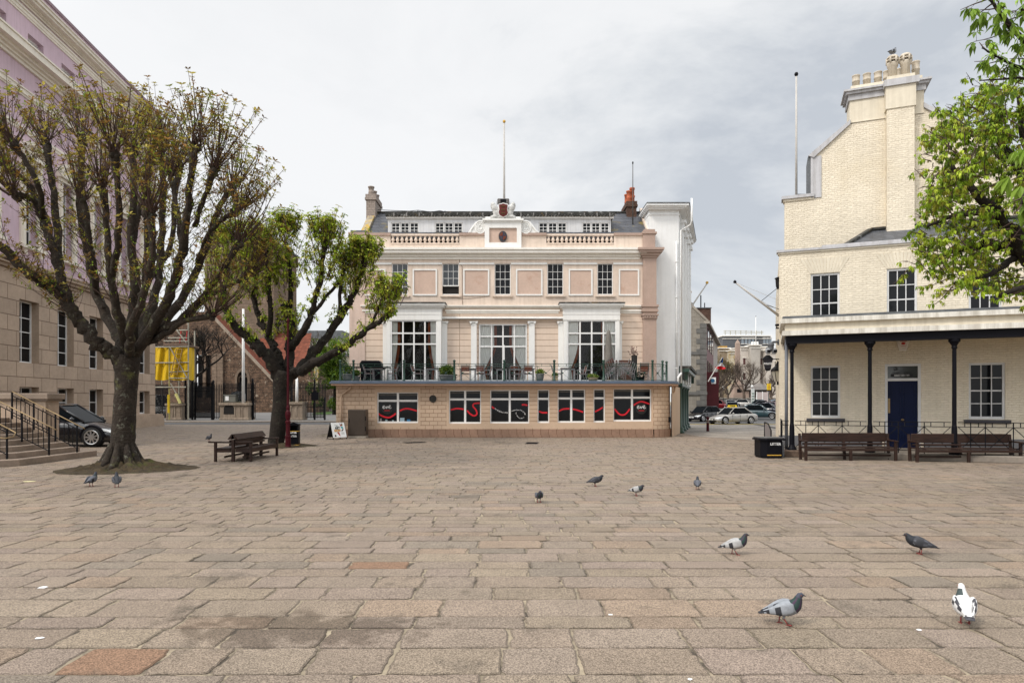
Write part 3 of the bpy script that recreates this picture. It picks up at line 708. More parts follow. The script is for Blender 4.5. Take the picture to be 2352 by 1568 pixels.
for i in range(0, len(ed_), 2): sb.box(ed_[i] + (.01 if i else 0), ed_[i+1] - .01, VU - .06, VU + .02, Z(608), Z(603.5), white)
sb.build('string_course', MBD)
mc = MB()
mc.cornice(U(826), U(1466), VU, [(Z(596), Z(590.5), .07), (Z(590.5), Z(587), .16), (Z(587), Z(584), .22), (Z(584), Z(577), .42), (Z(577), Z(572.5), .50)], whitec, .3)
mc.build('main_cornice', MBD)
# parapet
pp = MB(); vp = VU + .0
zpb, zpt = Z(573), Z(541)
def pbox(a, c, z0, z1, mat=cream, d=.32, v=vp): pp.box(U(a), U(c), v, v + d, z0, z1, mat)
pbox(843, 897, zpb, zpt); pbox(1055, 1113, zpb, zpt); pbox(1198, 1255, zpb, zpt); pbox(1410, 1476, zpb, zpt)
pbox(897, 1055, zpb, Z(559)); pbox(1255, 1410, zpb, Z(559))
pp.build('parapet', MBD)
for a, c in ((843, 897), (1055, 1113), (1198, 1255), (1410, 1478)): pc = MB(); pc.box(U(a), U(c), vp - .10, vp + .4, zpt, Z(535.5), pinkc); pc.build('parapet_coping', MBD)
for a, c in ((897.5, 1054.5), (1255.5, 1409.5)):
    pc = MB(); pc.box(U(a), U(c), vp - .03, vp + .30, Z(541.5), Z(537), cream); pc.build('balustrade_rail', MBD); pc = MB(); pc.box(U(a), U(c), vp - .04, vp + .3, Z(560.5), Z(558), cream); pc.build('balustrade_base', MBD)
ep = MB(); ep.box(U(803), U(843), vp - .08, vp + .6, zpb, Z(540), pinkw); ep.box(U(801), U(845), vp - .14, vp + .66, Z(540), Z(534.5), pinkc); ep.box(U(806), U(842), vp - .10, vp + .5, Z(534.5), Z(530), lead); ep.build('parapet_pier', MBD); ep = MB()
ep.box(U(1476), U(1504), vp - .12, vp + .6, Z(573), Z(538), pinkc); ep.box(U(1474), U(1507.5), vp - .18, vp + .66, Z(538), Z(533.5), pinkc); ep.box(U(1479), U(1504), vp - .08, vp + .5, Z(533.5), Z(527), pinkc)
ep.build('parapet_pier', MBD)
balp = [(.075, 0), (.085, .04), (.05, .06), (.06, .1), (.105, .2), (.11, .27), (.07, .40), (.045, .46), (.06, .5), (.07, .52), (.08, .55)]
hb = Z(542.5) - Z(557.5)
for a, c in ((897, 1055), (1255, 1410)):
    for i in range(15):
        m = MB(); m.lathe([(r_ * 1.02, z_ / .55 * hb) for r_, z_ in balp], (U(a + (c - a) * (i + .5) / 15), vp + .07, Z(557.5)), cream, 10); m.build('baluster', MBD, smooth=True)
# crest block
cb_ = MB(); u0, u1 = U(1113.5), U(1197.5); vv = vp - .22
cb_.box(u0, U(1124), vv, vp + .4, zpb, Z(509), white); cb_.box(U(1187), u1, vv, vp + .4, zpb, Z(509), white)
cb_.box(U(1124), U(1187), vv, vp + .4, zpb, Z(559), white); cb_.box(U(1124), U(1187), vv, vp + .4, Z(525.5), Z(509), white)
cb_.box(U(1124), U(1187), vv + .10, vp + .3, Z(559), Z(525.5), pink)
cb_.cornice(u0, u1, vv, [(Z(512.5), Z(509.5), .06), (Z(509.5), Z(505.5), .13)], white, .6); cb_.box(u0 + .04, u1 - .04, vv + .02, vp + .3, Z(505.5), Z(500), white)
cb_.build('crest_block', MBD)
em = MB(); ce = A.uz(1155, 542, vv); n = 28
def oval(s, dz=0): return [(ce[0] + .25 * s * math.cos(t), ce[1] + dz + .30 * s * math.sin(t) * (1.15 if math.sin(t) < 0 else 1)) for t in [2*PI*i/n for i in range(n)]]
em.slab(oval(1.), vv + .02, vv + .12, M('dark_oval_rim', (.06, .06, .065), .5, var=.2)); em.slab([(ce[0] - .09, ce[1] - .31), (ce[0] + .09, ce[1] - .31), (ce[0], ce[1] - .44)], vv + .03, vv + .1, M('dark_red_paint', (.16, .03, .02), .5))
blu = M('shield_blue', (.03, .045, .085), .5, var=.1); rdq = M('shield_red', (.17, .035, .018), .5, var=.1)
for sx, sz, mt in ((-1, 1, rdq), (1, 1, blu), (-1, -1, blu), (1, -1, rdq)):
    q_ = [(ce[0] + sx * .01, ce[1] + sz * .01)] + [(ce[0] + sx * .19 * math.cos(t), ce[1] + sz * .23 * math.sin(t)) for t in [PI/2*i/6 for i in range(7)]]
    if sx * sz > 0: pass
    else: q_ = q_[::-1]
    em.slab(q_, vv - .012, vv + .03, mt)
    em.tube([(ce[0] + sx * .05, vv - .02, ce[1] + sz * .16), (ce[0] + sx * .12, vv - .02, ce[1] + sz * .13), (ce[0] + sx * .06, vv - .02, ce[1] + sz * .08), (ce[0] + sx * .12, vv - .02, ce[1] + sz * .05)], .010, M('dull_gold', (.25, .12, .03), .5), 5)
em.build('oval_shield', MBD)
# heraldic lions either side of the red shield
cr_ = MB(); vc = vv + .05
def lump(x, y, rx, rz_, ry=.14, mat=M('weathered_white_stone', (.64, .64, .62), .8, var=.18, vs=5, bump=.02, bs=14), rot=0.):
    c_ = A.uz(x, y, vc); vs_ = []; fs_ = []; nn, mm = 10, 7
    for i in range(mm):
        ph = -PI/2 + PI * i / (mm - 1)
        for k in range(nn):
            t = 2*PI*k/nn; a_ = rx * math.cos(ph) * math.cos(t); b2 = rz_ * math.sin(ph)
            vs_.append((c_[0] + a_ * math.cos(rot) - b2 * math.sin(rot), vc + ry * math.cos(ph) * math.sin(t), c_[1] + a_ * math.sin(rot) + b2 * math.cos(rot)))
    for i in range(mm - 1):
        for k in range(nn): fs_.append((i*nn+k, i*nn+(k+1) % nn, (i+1)*nn+(k+1) % nn, (i+1)*nn+k))
    cr_.add(vs_, fs_, mat)
for s in (-1, 1):
    m_ = lambda d: 1155.5 + s * d
    lump(m_(15), 491, .20, .42, .16, rot=-s * .35); lump(m_(19), 479, .20, .34, .17, rot=-s * .5); lump(m_(22.5), 471, .15, .17, .15, rot=-s * .5)
    lump(m_(25.5), 473.5, .09, .07, .1, rot=s * .3); lump(m_(25), 477.5, .08, .05, .09, rot=-s * .2); lump(m_(24), 466.5, .05, .09, .06)
    lump(m_(17), 498, .32, .13, .16); lump(m_(11), 485, .1, .3, .14, rot=s * .2); lump(m_(24), 500, .16, .10, .14)
    lump(m_(13), 496, .09, .18, .12, rot=s * .6)
lump(1155.5, 500, .75, .10, .16)
cr_.build('stone_lions', MBD, smooth=True)
sh = MB(); c_ = A.uz(1156, 485, vc)
def shield(s): return [(c_[0] - .27 * s, c_[1] + .33 * s), (c_[0] - .12 * s, c_[1] + .37 * s), (c_[0], c_[1] + .41 * s), (c_[0] + .12 * s, c_[1] + .37 * s), (c_[0] + .27 * s, c_[1] + .33 * s), (c_[0] + .24 * s, c_[1] + .05 * s), (c_[0] + .29 * s, c_[1] - .15 * s), (c_[0] + .22 * s, c_[1] - .30 * s), (c_[0], c_[1] - .42 * s), (c_[0] - .22 * s, c_[1] - .30 * s), (c_[0] - .29 * s, c_[1] - .15 * s), (c_[0] - .24 * s, c_[1] + .05 * s)][::-1]
sh.slab(shield(1.08), vc - .2, vc - .05, white); sh.slab(shield(.94), vc - .225, vc - .15, M('shield_scarlet', (.115, .012, .010), .5, var=.1))
for k in (.2, .0, -.2):
    z = c_[1] + k; y_ = vc - .235
    sh.tube([(c_[0] - .12, y_, z - .02), (c_[0] - .05, y_, z + .03), (c_[0] + .04, y_, z + .015), (c_[0] + .10, y_, z + .04)], [.012, .026, .022, .03], M('dark_gold', (.12, .07, .02), .5), 6)
    sh.tube([(c_[0] - .12, y_, z - .02), (c_[0] - .13, y_, z + .05), (c_[0] - .07, y_, z + .075)], .009, MATS['dark_gold'], 5)
    for q_ in (-.07, -.03, .05, .09): sh.tube([(c_[0] + q_, y_, z), (c_[0] + q_ + .015, y_, z - .055)], .009, MATS['dark_gold'], 5)
sh.build('red_shield', MBD)
for s, (a, c) in ((-1, (1076, 1113)), (1, (1198, 1238))):
    vol = MB(); ct = A.uz(1103 if s < 0 else 1208, 522, vp - .05)
    for r_, w_ in ((.37, .05), (.26, .04), (.15, .045)): vol.tube([(ct[0] + r_ * .8 * math.cos(t), vp - .06, ct[1] + r_ * math.sin(t)) for t in [2*PI*i/20 for i in range(21)]], w_, white, 6)
    vol.slab([(ct[0] + .36 * .8 * math.cos(t), ct[1] + .36 * math.sin(t)) for t in [2*PI*i/20 for i in range(20)]], vp - .05, vp + .15, white)
    e_ = A.uz(a if s < 0 else c, 534, vp)
    pts = [(ct[0] + s * .22, ct[1] + .3), (ct[0] + s * .40, ct[1] + .05), (ct[0] + s * .55, ct[1] - .14), (e_[0] - s * .1, e_[1] - .02)]
    vol.tube([(p_[0], vp - .05, p_[1]) for p_ in pts], [.05, .06, .06, .05], white, 6)
    poly = [(p_[0], p_[1]) for p_ in pts] + [(e_[0] - s * .1, zpt + .12), (ct[0] + s * .1, zpt + .12)]
    vol.slab(poly if s < 0 else poly[::-1], vp - .04, vp + .15, white)
    vol.tube([(e_[0] - s * .12 + .1 * math.cos(t), vp - .05, e_[1] - .03 + .1 * math.sin(t)) for t in [2*PI*i/10 for i in range(11)]], .035, white, 5)
    vol.build('scroll', MBD)
# bays ---------------------------------------------------------------------
def bay(x0, x1, wx0, wx1, dep, cap_, hasroof=True, name='bay_window'):
    v = VU - dep; root = MB()
    u0, u1 = U(x0, v), U(x1, v); w0, w1, z0, z1 = U(wx0, v), U(wx1, v), zfl + .04, Z(735, v)
    ztp = Z(709, v)
    if hasroof:
        root.box(u0, w0, v, VU + .1, zfl, z1 + .01, white); root.box(w1, u1, v, VU + .1, zfl, z1 + .01, white)
        root.box(u0 - .03, u1 + .03, v - .03, VU + .1, z1, ztp, white)
        root.cornice(u0, u1, v, [(ztp, Z(705.5, v), .07), (Z(705.5, v), Z(701.5, v), .18), (Z(701.5, v), Z(698, v), .26)], white, VU - v)
        root.cornice(u0, u1, v, [(Z(722, v), Z(720, v), .05)], white, .3)
        root.box(u0 - .29, u1 + .29, v - .29, VU + .05, Z(698, v), Z(695, v), slatedirty)
        o = root.build(name, MBD)
    else: o = None
    par = o or MBD
    return par, (w0, w1, z0, z1), v
def bigwin(par, r, v, rows=(0.615, .80), cur='L'):
    w0, w1, z0, z1 = r
    wn = sash(par, r, v + .02, 4, 3, sashwhite, .075, .085, clear, .10, False, 'window', rowpos=list(rows), pane=False)
    m = MB(); m.quad((w0, v + .075, z0), (w1, v + .075, z0), (w1, v + .075, z1), (w0, v + .075, z1), clear); m.build('pane', wn)
    cu = MB(); W = w1 - w0; ew = W / 4
    def drape(ua, ub, mat, side):
        """a gathered curtain: full width above, drawn in to a tie-back below"""
        n_ = 18; rows_ = [(z1, 1.), (z0 + (z1 - z0) * .62, 1.), (z0 + (z1 - z0) * .45, .78), (z0 + (z1 - z0) * .30, .5), (z0 + (z1 - z0) * .22, .3), (z0 + (z1 - z0) * .12, .38), (z0 + .03, .46)]
        vs_ = []
        for z_, f_ in rows_:
            for i in range(n_ + 1):
                t = i / n_; u = ua + (ub - ua) * t * f_ if side < 0 else ub - (ub - ua) * t * f_
                vs_.append((u, v + .20 + .035 * math.sin(t * 38) * (.6 + f_ * .4), z_))
        fs_ = [(r_*(n_+1)+i, r_*(n_+1)+i+1, (r_+1)*(n_+1)+i+1, (r_+1)*(n_+1)+i) for r_ in range(len(rows_)-1) for i in range(n_)]
        b_ = len(cu.v); cu.add(vs_, fs_, mat)
        # rust edging along the inner side
        e_ = [vs_[r_*(n_+1)+n_] for r_ in range(len(rows_))]; sgn = 1 if side < 0 else -1
        for p_, q_ in zip(e_[:-1], e_[1:]):
            wd = .16 * sgn
            cu.quad((p_[0], v + .24, p_[2]), (p_[0] + wd, v + .25, p_[2]), (q_[0] + wd, v + .25, q_[2]), (q_[0], v + .24, q_[2]), curtedge)
    if cur == 'C': drape(w0 + .05, w0 + ew * 1.25, curtain, -1); drape(w1 - ew * 1.25, w1 - .05, curtain, 1)
    elif cur == 'L': drape(w0 + .05, w0 + ew * .55, curtain, -1); drape(w1 - ew * .6, w1 - .05, curtain, 1)
    else: drape(w0 + .05, w0 + ew * .95, curtain, -1); drape(w1 - ew * .98, w1 - .05, curtain, 1)
    cu.build('curtain', wn, smooth=True)
    ins = MB(); ins.box(w0 - .1, w1 + .1, v + .75, v + .8, z0 - .1, z1 + .2, interior); ins.box(w0 - .1, w1 + .1, v + .13, v + .8, z0 - .03, z0 - .01, interior); ins.box(w0 - .02, w0, v + .13, v + .8, z0, z1, interior); ins.box(w1, w1 + .02, v + .13, v + .8, z0, z1, interior); ins.box(w0, w1, v + .13, v + .8, z1 + .001, z1 + .02, interior)
    ins.build('dark_room', wn)
    return wn
pL, rL, vL = bay(888, 1013, 897, 1004, .55, 1); bigwin(pL, rL, vL, cur='L')
pR, rR, vR = bay(1295, 1423, 1302.5, 1416, .55, 1); bigwin(pR, rR, vR, cur='R')
wc = bigwin(MBD, (cw[0] + .02, cw[1] - .02, cw[2], cw[3]), VU + .0, cur='C')
ld = MB(); du0 = cw[0] + (cw[1] - cw[0]) * .5; ld.box(du0 + .03, du0 + .10, VU - .25, VU - .03, zfl + .05, Z(793), sashwhite); ld.build('open_door_leaf', wc)
# middle cornice and awning
cbl = MB(); cbl.tube([(U(1055), VU - .03, Z(573)), (U(1056), VU - .03, Z(604)), (U(1061.5), VU - .03, Z(612)), (U(1062), VU - .03, Z(700))], .014, M('brown_cable', (.25, .18, .14), .7), 4); cbl.tube([(U(1014), VU - .02, Z(680)), (U(1040), VU - .02, Z(684)), (U(1075), VU - .02, Z(686)), (U(1125), VU - .02, Z(680))], .009, MATS['brown_cable'], 4); cbl.build('cable', MBD)
mid = MB()
for a, c in ((1027, 1281), (1427, 1473), (837, 884)):
    mid.cornice(U(a), U(c), VU, [(Z(707.5), Z(704), .10), (Z(704), Z(701.5), .2), (Z(720), Z(715), .05), (Z(715), Z(711.5), .12)], whitec, .2)
mid.build('middle_cornice', MBD)
aw = MB(); aw.box(U(1016), U(1293), VU - .24, VU - .02, Z(733.5), Z(728.5), white); aw.box(U(1016), U(1293), VU - .28, VU - .24, Z(733), Z(730.5), white); aw.build('awning_box', MBD, bevel=.02)
for a, c in ((880, 888.5), (1014, 1027.5), (1082, 1095), (1214.5, 1228), (1282, 1295.5), (1419, 1428)):
    m = MB(); m.box(U(a), U(c), VU - .09, VU + .05, zfl, Z(747), white); m.box(U(a) - .04, U(c) + .04, VU - .14, VU + .05, zfl, zfl + .5, white)
    m.cornice(U(a), U(c), VU - .09, [(Z(747), Z(744.5), .02), (Z(740.5), Z(738), .08)], white, .1); m.box(U(a) + .01, U(c) - .01, VU - .08, VU + .05, Z(744.5), Z(740.5), white)
    for q_ in (U(a), U(c)): m.lathe([(.0, -.06), (.06, -.05), (.075, 0), (.06, .05), (0, .06)], (q_, VU - .12, Z(742)), white, 8)
    m.build('white_pilaster', MBD)
# roof ---------------------------------------------------------------------
rf = MB(); vr0, vr1 = VU + .5, VU + 3.4; zr = Z(489, vr1)
ul, ur = U(838, vr0), U(1492, vr0)
rf.quad((ul, vr0, Z(541)), (ur, vr0, Z(541)), (ur, vr1, zr), (ul, vr1, zr), slate); rf.quad((ul, vr1, zr), (ur, vr1, zr), (ur, vr1 + 5, Z(560)), (ul, vr1 + 5, Z(560)), slate)
rf.box(ul, ur, vr1 - .12, vr1 + .12, zr - .03, zr + .07, slatedirty)
roof = rf.build('roof', MBD)
dv = VU + 1.1
dm = MB(); d0, d1 = U(891, dv), U(1403, dv); zdt = Z(503, dv); zdb = Z(541, dv) - .4
DW = [(898, 962), (999, 1063), (1237, 1302), (1337, 1400)]
DR = [(U(a, dv), U(c, dv), Z(546, dv), Z(511, dv)) for a, c in DW]
bd = M('white_dormer_boarding', (.74, .75, .77), .6, var=.05, brick=(.16, 40., .006, (.8, .8, .8), .003, 0), streak=.15)
dm.wall(d0, d1, zdb, zdt, dv, DR, .10, bd, white); dm.quad((d0, dv, zdb), (d0, dv, zdt), (d0, vr1, zdt), (d0, vr1, zdb), lead); dm.quad((d1, dv, zdb), (d1, vr1, zdb), (d1, vr1, zdt), (d1, dv, zdt), lead)
do_ = dm.build('dormer', MBD)
fa = MB(); fa.box(U(888, dv), U(1409, dv), dv - .12, dv + .1, zdt, Z(496.5, dv), white); fa.build('dormer_fascia', MBD)
dr_ = MB(); dr_.prism([(U(886, dv), dv - .2), (U(1411, dv), dv - .2), (U(1411, dv), vr1), (U(886, dv), vr1)], Z(496.5, dv), Z(490.5, dv), slatedirty)
for i in range(74):
    u = U(889 + i * 7.05, dv); dr_.lathe([(0, -.02), (.075, 0), (.075, .1), (0, .12)], (u, dv - .19, Z(498.6, dv)), slatedirty, 7)
for i in range(18): u = U(905 + i * 29, dv); dr_.box(u, u + .07, dv - .25, dv - .2, Z(499, dv), Z(491.5, dv), M('pale_tile_patch', (.30, .29, .28), .8, var=.2))
dr_.build('dormer_roof', MBD)
for r in DR:
    w3 = (r[1] - r[0]) / 3
    for k in range(3): sash(MBD, (r[0] + w3 * k + .012, r[0] + w3 * (k + 1) - .012, r[2], r[3]), dv + .03, 2, 4, sashwhite, .055, .03, darkglass, .06, False, 'casement')
# gable walls and chimneys
gw_ = MB()
def cop(pts, u0, u1, mat): 
    for (v0, z0), (v1, z1) in zip(pts[:-1], pts[1:]):
        gw_.add([(u0, v0, z0 - .25), (u1, v0, z0 - .25), (u1, v0, z0), (u0, v0, z0), (u0, v1, z1 - .25), (u1, v1, z1 - .25), (u1, v1, z1), (u0, v1, z1)], [(0,1,2,3), (4,7,6,5), (0,4,5,1), (3,2,6,7), (0,3,7,4), (1,5,6,2)], mat)
cop([(vr0 - .05, Z(533)), (vr1 - .6, Z(494, vr1 - .6)), (vr1, zr + .3)], U(826, vr0), U(842, vr0), lichen)
gw_.slab([(U(826, vr0), zpb), (U(842, vr0), zpb), (U(842, vr0), Z(535)), (U(826, vr0), Z(535))], vr0, vr0 + .3, pinkw)
gw_.build('gable_coping', MBD); gw_ = MB(); cop([(vr0 - .05, Z(533)), (vr1 - .6, Z(494, vr1 - .6)), (vr1, zr + .3)], ur - .05, ur + .3, cream)
gw_.build('gable_coping', MBD)
def stack(name, x0, x1, ybase, ytop, v, dep, mat, pots, potmat):
    c = MB(); u0, u1, z0, z1 = U(x0, v), U(x1, v), Z(ybase, v), Z(ytop, v)
    c.box(u0, u1, v, v + dep, z0, z1 - .12, mat); c.box(u0 - .07, u1 + .07, v - .07, v + dep + .07, z1 - .36, z1 - .22, mat); c.box(u0 - .04, u1 + .04, v - .04, v + dep + .04, z1 - .22, z1, mat)
    o = c.build(name, MBD)
    for (fx, fy, r, h) in pots:
        q_ = MB(); h2 = h
        q_.lathe([(r * 1.05, 0), (r, .05), (r * .95, h2 * .3), (r, h2 * .32), (r, h2 * .38), (r * .9, h2 * .4), (r * .88, h2 * .85), (r * 1.08, h2 * .88), (r * 1.08, h2), (r * .8, h2), (r * .8, h2 * .9)], (u0 + (u1 - u0) * fx, v + dep * fy, z1 - .02), potmat, 12)
        q_.build('chimney_pot', o, smooth=True)
    return o
greyst = M('grey_painted_brick', (.37, .31, .27), .85, var=.08, vs=3, brick=(.23, .15, .008, (.7, .7, .7), .01, .01))
stack('chimney', 841, 862, 505, 446, vr1 - .7, 1.9, greyst, ((.45, .15, .19, .58), (.55, .5, .17, .5), (.6, .82, .17, .45)), greyst)
stack('chimney', 1440, 1462, 520, 462, vr1 - .5, 1.9, dkbrick, ((.25, .1, .16, .72), (.62, .15, .16, .95), (.3, .6, .15, .8), (.85, .5, .16, .65)), terracotta)
# annex on the right: white with lead roof, its street side running back at an angle
v0 = VU + .9; an = MB()
ax0, ax1 = U(1490, v0), U(1559, v0); zA = Z(483, v0)
far = (ax1 + 3.0, v0 + 8.3); poly = [(ax0, v0), (ax1, v0), far, (ax0, v0 + 9)]
an.prism(poly, zf - .05, zA, annexw)
an.build('annex_wall', MBD)
ac = MB()
def off(o): 
    return [(ax0 - o * .4, v0 - o), (ax1 + o * .93, v0 - o), (far[0] + o * .9, far[1] + .3), (ax0 - o * .4, v0 + 9)]
for a, c, o in ((494, 492, .05), (483, 480, .30), (480, 477, .42), (477, 472.5, .52)): ac.prism(off(o), Z(a, v0), Z(c, v0), annexw)
ac.build('annex_cornice', MBD)
al = MB(); al.prism(off(.56), Z(472.5, v0), Z(470.5, v0), lead); al.prism([(U(1489, v0), v0 + .3), (U(1556, v0), v0 + .3), (far[0] - .6, far[1] - .3), (ax0, v0 + 8)], Z(470.5, v0), Z(464, v0), lead); al.build('annex_roof', MBD)
nd = Vector((far[0] - ax1, far[1] - v0)).normalized(); nn_ = Vector((nd.y, -nd.x))
ap = MB()
for t in (1.2, 3.0, 4.8, 6.6):
    c = Vector((ax1, v0)) + nd * t + nn_ * .09
    for dz0, dz1, w_, d_ in ((zf, zA - 1.0, .42, .18), (zA - 1.0, zA - .8, .56, .3), (zA - .8, zA - .55, .5, .24), (zA - .55, zA - .35, .62, .34)):
        p = [c - nd * w_ / 2 - nn_ * .1, c + nd * w_ / 2 - nn_ * .1, c + nd * w_ / 2 + nn_ * (d_ - .09), c - nd * w_ / 2 + nn_ * (d_ - .09)]
        ap.prism([(q_.x, q_.y) for q_ in p][::-1], dz0, dz1, annexw)
ap.build('street_pilaster', MBD)
dpp = MB()
for u, zz0, zz1 in ((ax1 - .16, zf + .0, Z(555, v0)), (U(1511, VU), zf + .3, Z(612))): 
    vv_ = v0 - .08 if u > U(1540) else VU + .75
    dpp.tube([(u, vv_, zz0), (u, vv_, zz1)], .055, annexw, 8)
    for k in range(4): dpp.lathe([(.07, 0), (.07, .07)], (u, vv_, zz0 + (zz1 - zz0) * (k + .4) / 4), annexw, 8)
dpp.tube([(U(1511, VU), VU + .75, Z(612)), (U(1508, VU), VU + .7, Z(606)), (U(1505, VU), VU + .7, Z(602))], .06, annexw, 8)
dpp.tube([(ax1 + .12, v0 - .1, zf), (ax1 + .12, v0 - .1, Z(530, v0)), (ax1 + .62, v0 - .4, Z(520, v0)), (ax1 + .62, v0 - .62, Z(514, v0)), (ax1 + .62, v0 - .62, Z(463, v0))], .06, annexw, 8)
dpp.tube([(ax1 + .12, v0 - .1, zf + .6), (ax1 - .1, v0 - .25, zf + .35), (ax1 - .1, v0 - .25, zf - .05)], .07, annexw, 8)
dpp.build('drainpipe', MBD, smooth=True)
# green shopfront on the side street
gc = []
for x, y in ((1561, 994.6), (1567, 989.5), (1572, 986), (1577, 982.6)):
    Y = gd(y); gc.append((px(x, Y), Y - YT)); c = MB()
    c.lathe([(.30, 0), (.30, .12), (.22, .2), (.25, .3), (.15, .42), (.14, 2.7), (.2, 2.8), (.24, 2.9)], (px(x, Y), Y - YT, 0), greenp, 10); c.build('green_column', MBD, smooth=True)
gf = MB(); a, c = gc[0], gc[-1]; dd = (Vector(c) - Vector(a)).normalized(); n2 = Vector((dd.y, -dd.x)); 
def strip(o0, o1, z0, z1, mat, e=0.6):
    p = [Vector(a) - dd * e + n2 * o0, Vector(c) + dd * e + n2 * o0, Vector(c) + dd * e + n2 * o1, Vector(a) - dd * e + n2 * o1]
    gf.prism([(q_.x, q_.y) for q_ in p][::-1], z0, z1, mat)
strip(-.35, .2, 2.9, 3.3, greenp); strip(-.3, .32, 3.3, 3.75, M('dark_green_frieze', (.03, .038, .034), .6, var=.1)); strip(-.35, .6, 3.75, 3.95, greenp); strip(-.4, .72, 3.95, 4.12, slatedirty); strip(-.45, -.3, 0, 2.9, greenp)
for t in (-.45, 5.0):
    q_ = Vector(a) + dd * (t if t < 0 else (Vector(c) - Vector(a)).length + .45); gf.prism([(q_.x - .1, q_.y - .1), (q_.x + .5, q_.y - .1), (q_.x + .5, q_.y + .1), (q_.x - .1, q_.y + .1)], 3.3, 3.76, greenp)
gf.build('shopfront', MBD)
# gutter bracket under the ledge at the corner
bkx = MB(); bkx.tube([(xr + rad + .25, -.05 + rad * .75, zt), (xr + rad + .20, -.05 + rad * .75, zt - .3), (xr + rad + .08, rad * .75, zt - .45), (xr + rad + .08, rad * .75, .05)], .05, tan, 7); bkx.build('downpipe', MBD, smooth=True)

# poles and lamp on the roof: things that stand on the building
def pole(name, label, x, yb, yt, Y, r0, r1, mat, ball, cat='flagpole', group=None):
    z0, z1 = pz(yb, Y), pz(yt, Y); t = thing(name, label, cat, (px(x, Y), Y, z0), group=group)
    m = MB(); m.tube([(0, 0, 0), (0, 0, (z1 - z0) * .5), (0, 0, z1 - z0)], [r0, (r0 + r1) / 2, r1], mat, 8); m.build('shaft', t, smooth=True)
    m = MB(); m.lathe([(0, 0), (r1 * 1.6, .03), (r1 * 2.2, .1), (r1 * 1.6, .17), (0, .2)], (0, 0, z1 - z0), ball, 8); m.build('finial', t, smooth=True)
    return t
palepole = M('pale_pole_paint', (.52, .50, .47), .5, var=.08)
pole('flagpole', 'tall white flagpole rising behind the red shield on the terrace building', 1158, 508, 283, YU + 1.3, .075, .045, palepole, gold)
pole('aerial_mast', 'thin dark mast beside the red chimney pots', 1453.5, 520, 378, YU + 2.0, .04, .022, M('dark_mast', (.08, .075, .07), .5), iron, 'mast')
t = thing('floodlight', 'grey floodlight on a bracket above the red shield', 'floodlight', (px(1156, YU + .6), YU + .6, pz(473, YU + .6)))
m = MB(); m.box(-.36, .36, -.15, .15, .08, .42, M('floodlight_case', (.13, .12, .115), .5)); m.build('case', t, bevel=.05)
m = MB(); m.box(-.17, .17, -.165, -.15, .14, .36, iron); m.build('gear_cover', t)
m = MB(); m.tube([(-.40, 0, .25), (-.40, 0, -.10), (.40, 0, -.10), (.40, 0, .25)], .015, scaff, 5); m.tube([(0, 0, -.10), (0, 0, -.45)], .03, scaff, 6); m.build('bracket', t)
t = MB(); Yc = YU + 3.2
pts = [(867, 482), (900, 483.5), (940, 485), (960, 483), (990, 487), (1010, 484), (1022, 486.5)]
t.tube([(px(a, Yc) - px(867, Yc), 0, pz(c, Yc) - pz(482, Yc)) for a, c in pts], .02, iron, 5)
for a in (959, 962, 1010, 1022): t.tube([(px(a, Yc) - px(867, Yc), 0, pz(484, Yc) - pz(482, Yc)), (px(a + 2, Yc) - px(867, Yc), 0, pz(497, Yc) - pz(482, Yc))], .022, iron, 5)
tag(t.build('slack_cable', None, (px(867, Yc), Yc, pz(482, Yc))), 'slack black cable strung on short stakes along the slate roof', 'cable')
# ------------------------------------------------------------------ furniture on the roof terrace
ZF = zf
def make_chair(name, label, slat):
    t = thing(name, label, 'chair', (0, 0, 0), group='slatted chairs on the roof terrace')
    m = MB()
    for y in (-.2, -.1, 0, .1, .2): m.box(-.21, .21, y - .04, y + .04, .435, .455, slat)
    m.build('seat', t)
    m = MB()
    for z in (.58, .66, .74, .82): m.bar((-.21, .24 + (z - .45) * .25, z), (.21, .24 + (z - .45) * .25, z), .018, .07, slat)
    m.build('backrest', t)
    for sx in (-1, 1):
        for sy in (-1, 1):
            m = MB()
            if sy < 0: m.tube([(sx * .25, -.24, 0), (sx * .25, -.22, .64)], .018, alu, 6)
            else: m.tube([(sx * .25, .30, 0), (sx * .24, .22, .45), (sx * .23, .36, .9)], .018, alu, 6)
            m.build('leg', t)
    m = MB()
    for sx in (-1, 1): m.bar((sx * .25, -.24, .64), (sx * .25, .27, .66), .035, .02, alu); m.bar((sx * .24, -.22, .42), (sx * .24, .24, .42), .02, .025, alu)
    m.bar((-.24, .36, .89), (.24, .36, .89), .025, .025, alu); m.bar((-.25, -.22, .42), (.25, -.22, .42), .02, .03, alu); m.bar((-.25, .2, .2), (.25, .2, .2), .016, .016, alu)
    m.build('frame', t)
    return t
proto = make_chair('terrace_chair', '', woodred); used = [False]
def chair(x, v, face, label, z=0., dx=0.):
    """face: degrees, the way the sitter looks (0 = towards the square)"""
    t = proto if not used[0] else copy_tree(proto); used[0] = True
    t.location = (A.u(x, v) + dx, YT + v, ZF + z); t.rotation_euler = (0, 0, math.radians(face)); t['label'] = label; t.scale = (1.02,) * 3
    return t
chair(849, .8, 95, 'slatted chair in front of the black barbecue, facing right along the railing')
chair(900, .9, -85, 'slatted chair before the left bay window with a red striped curtain behind its back')
chair(960, .8, 80, 'slatted chair facing right at the table left of the bushy green planter')
chair(1017, 1.0, -85, 'slatted chair half hidden behind the bushy green planter')
chair(1070, .9, 178, 'slatted chair with its back to the square, first right of the bushy planter')
chair(1103, .9, 182, 'slatted chair with its back to the square, just left of the open glass door')
chair(1116, 1.5, -80, 'slatted chair turned sideways behind the table before the open glass door')
chair(1190, .9, -88, 'slatted chair facing left under the open door leaf, right of the centre railing post')
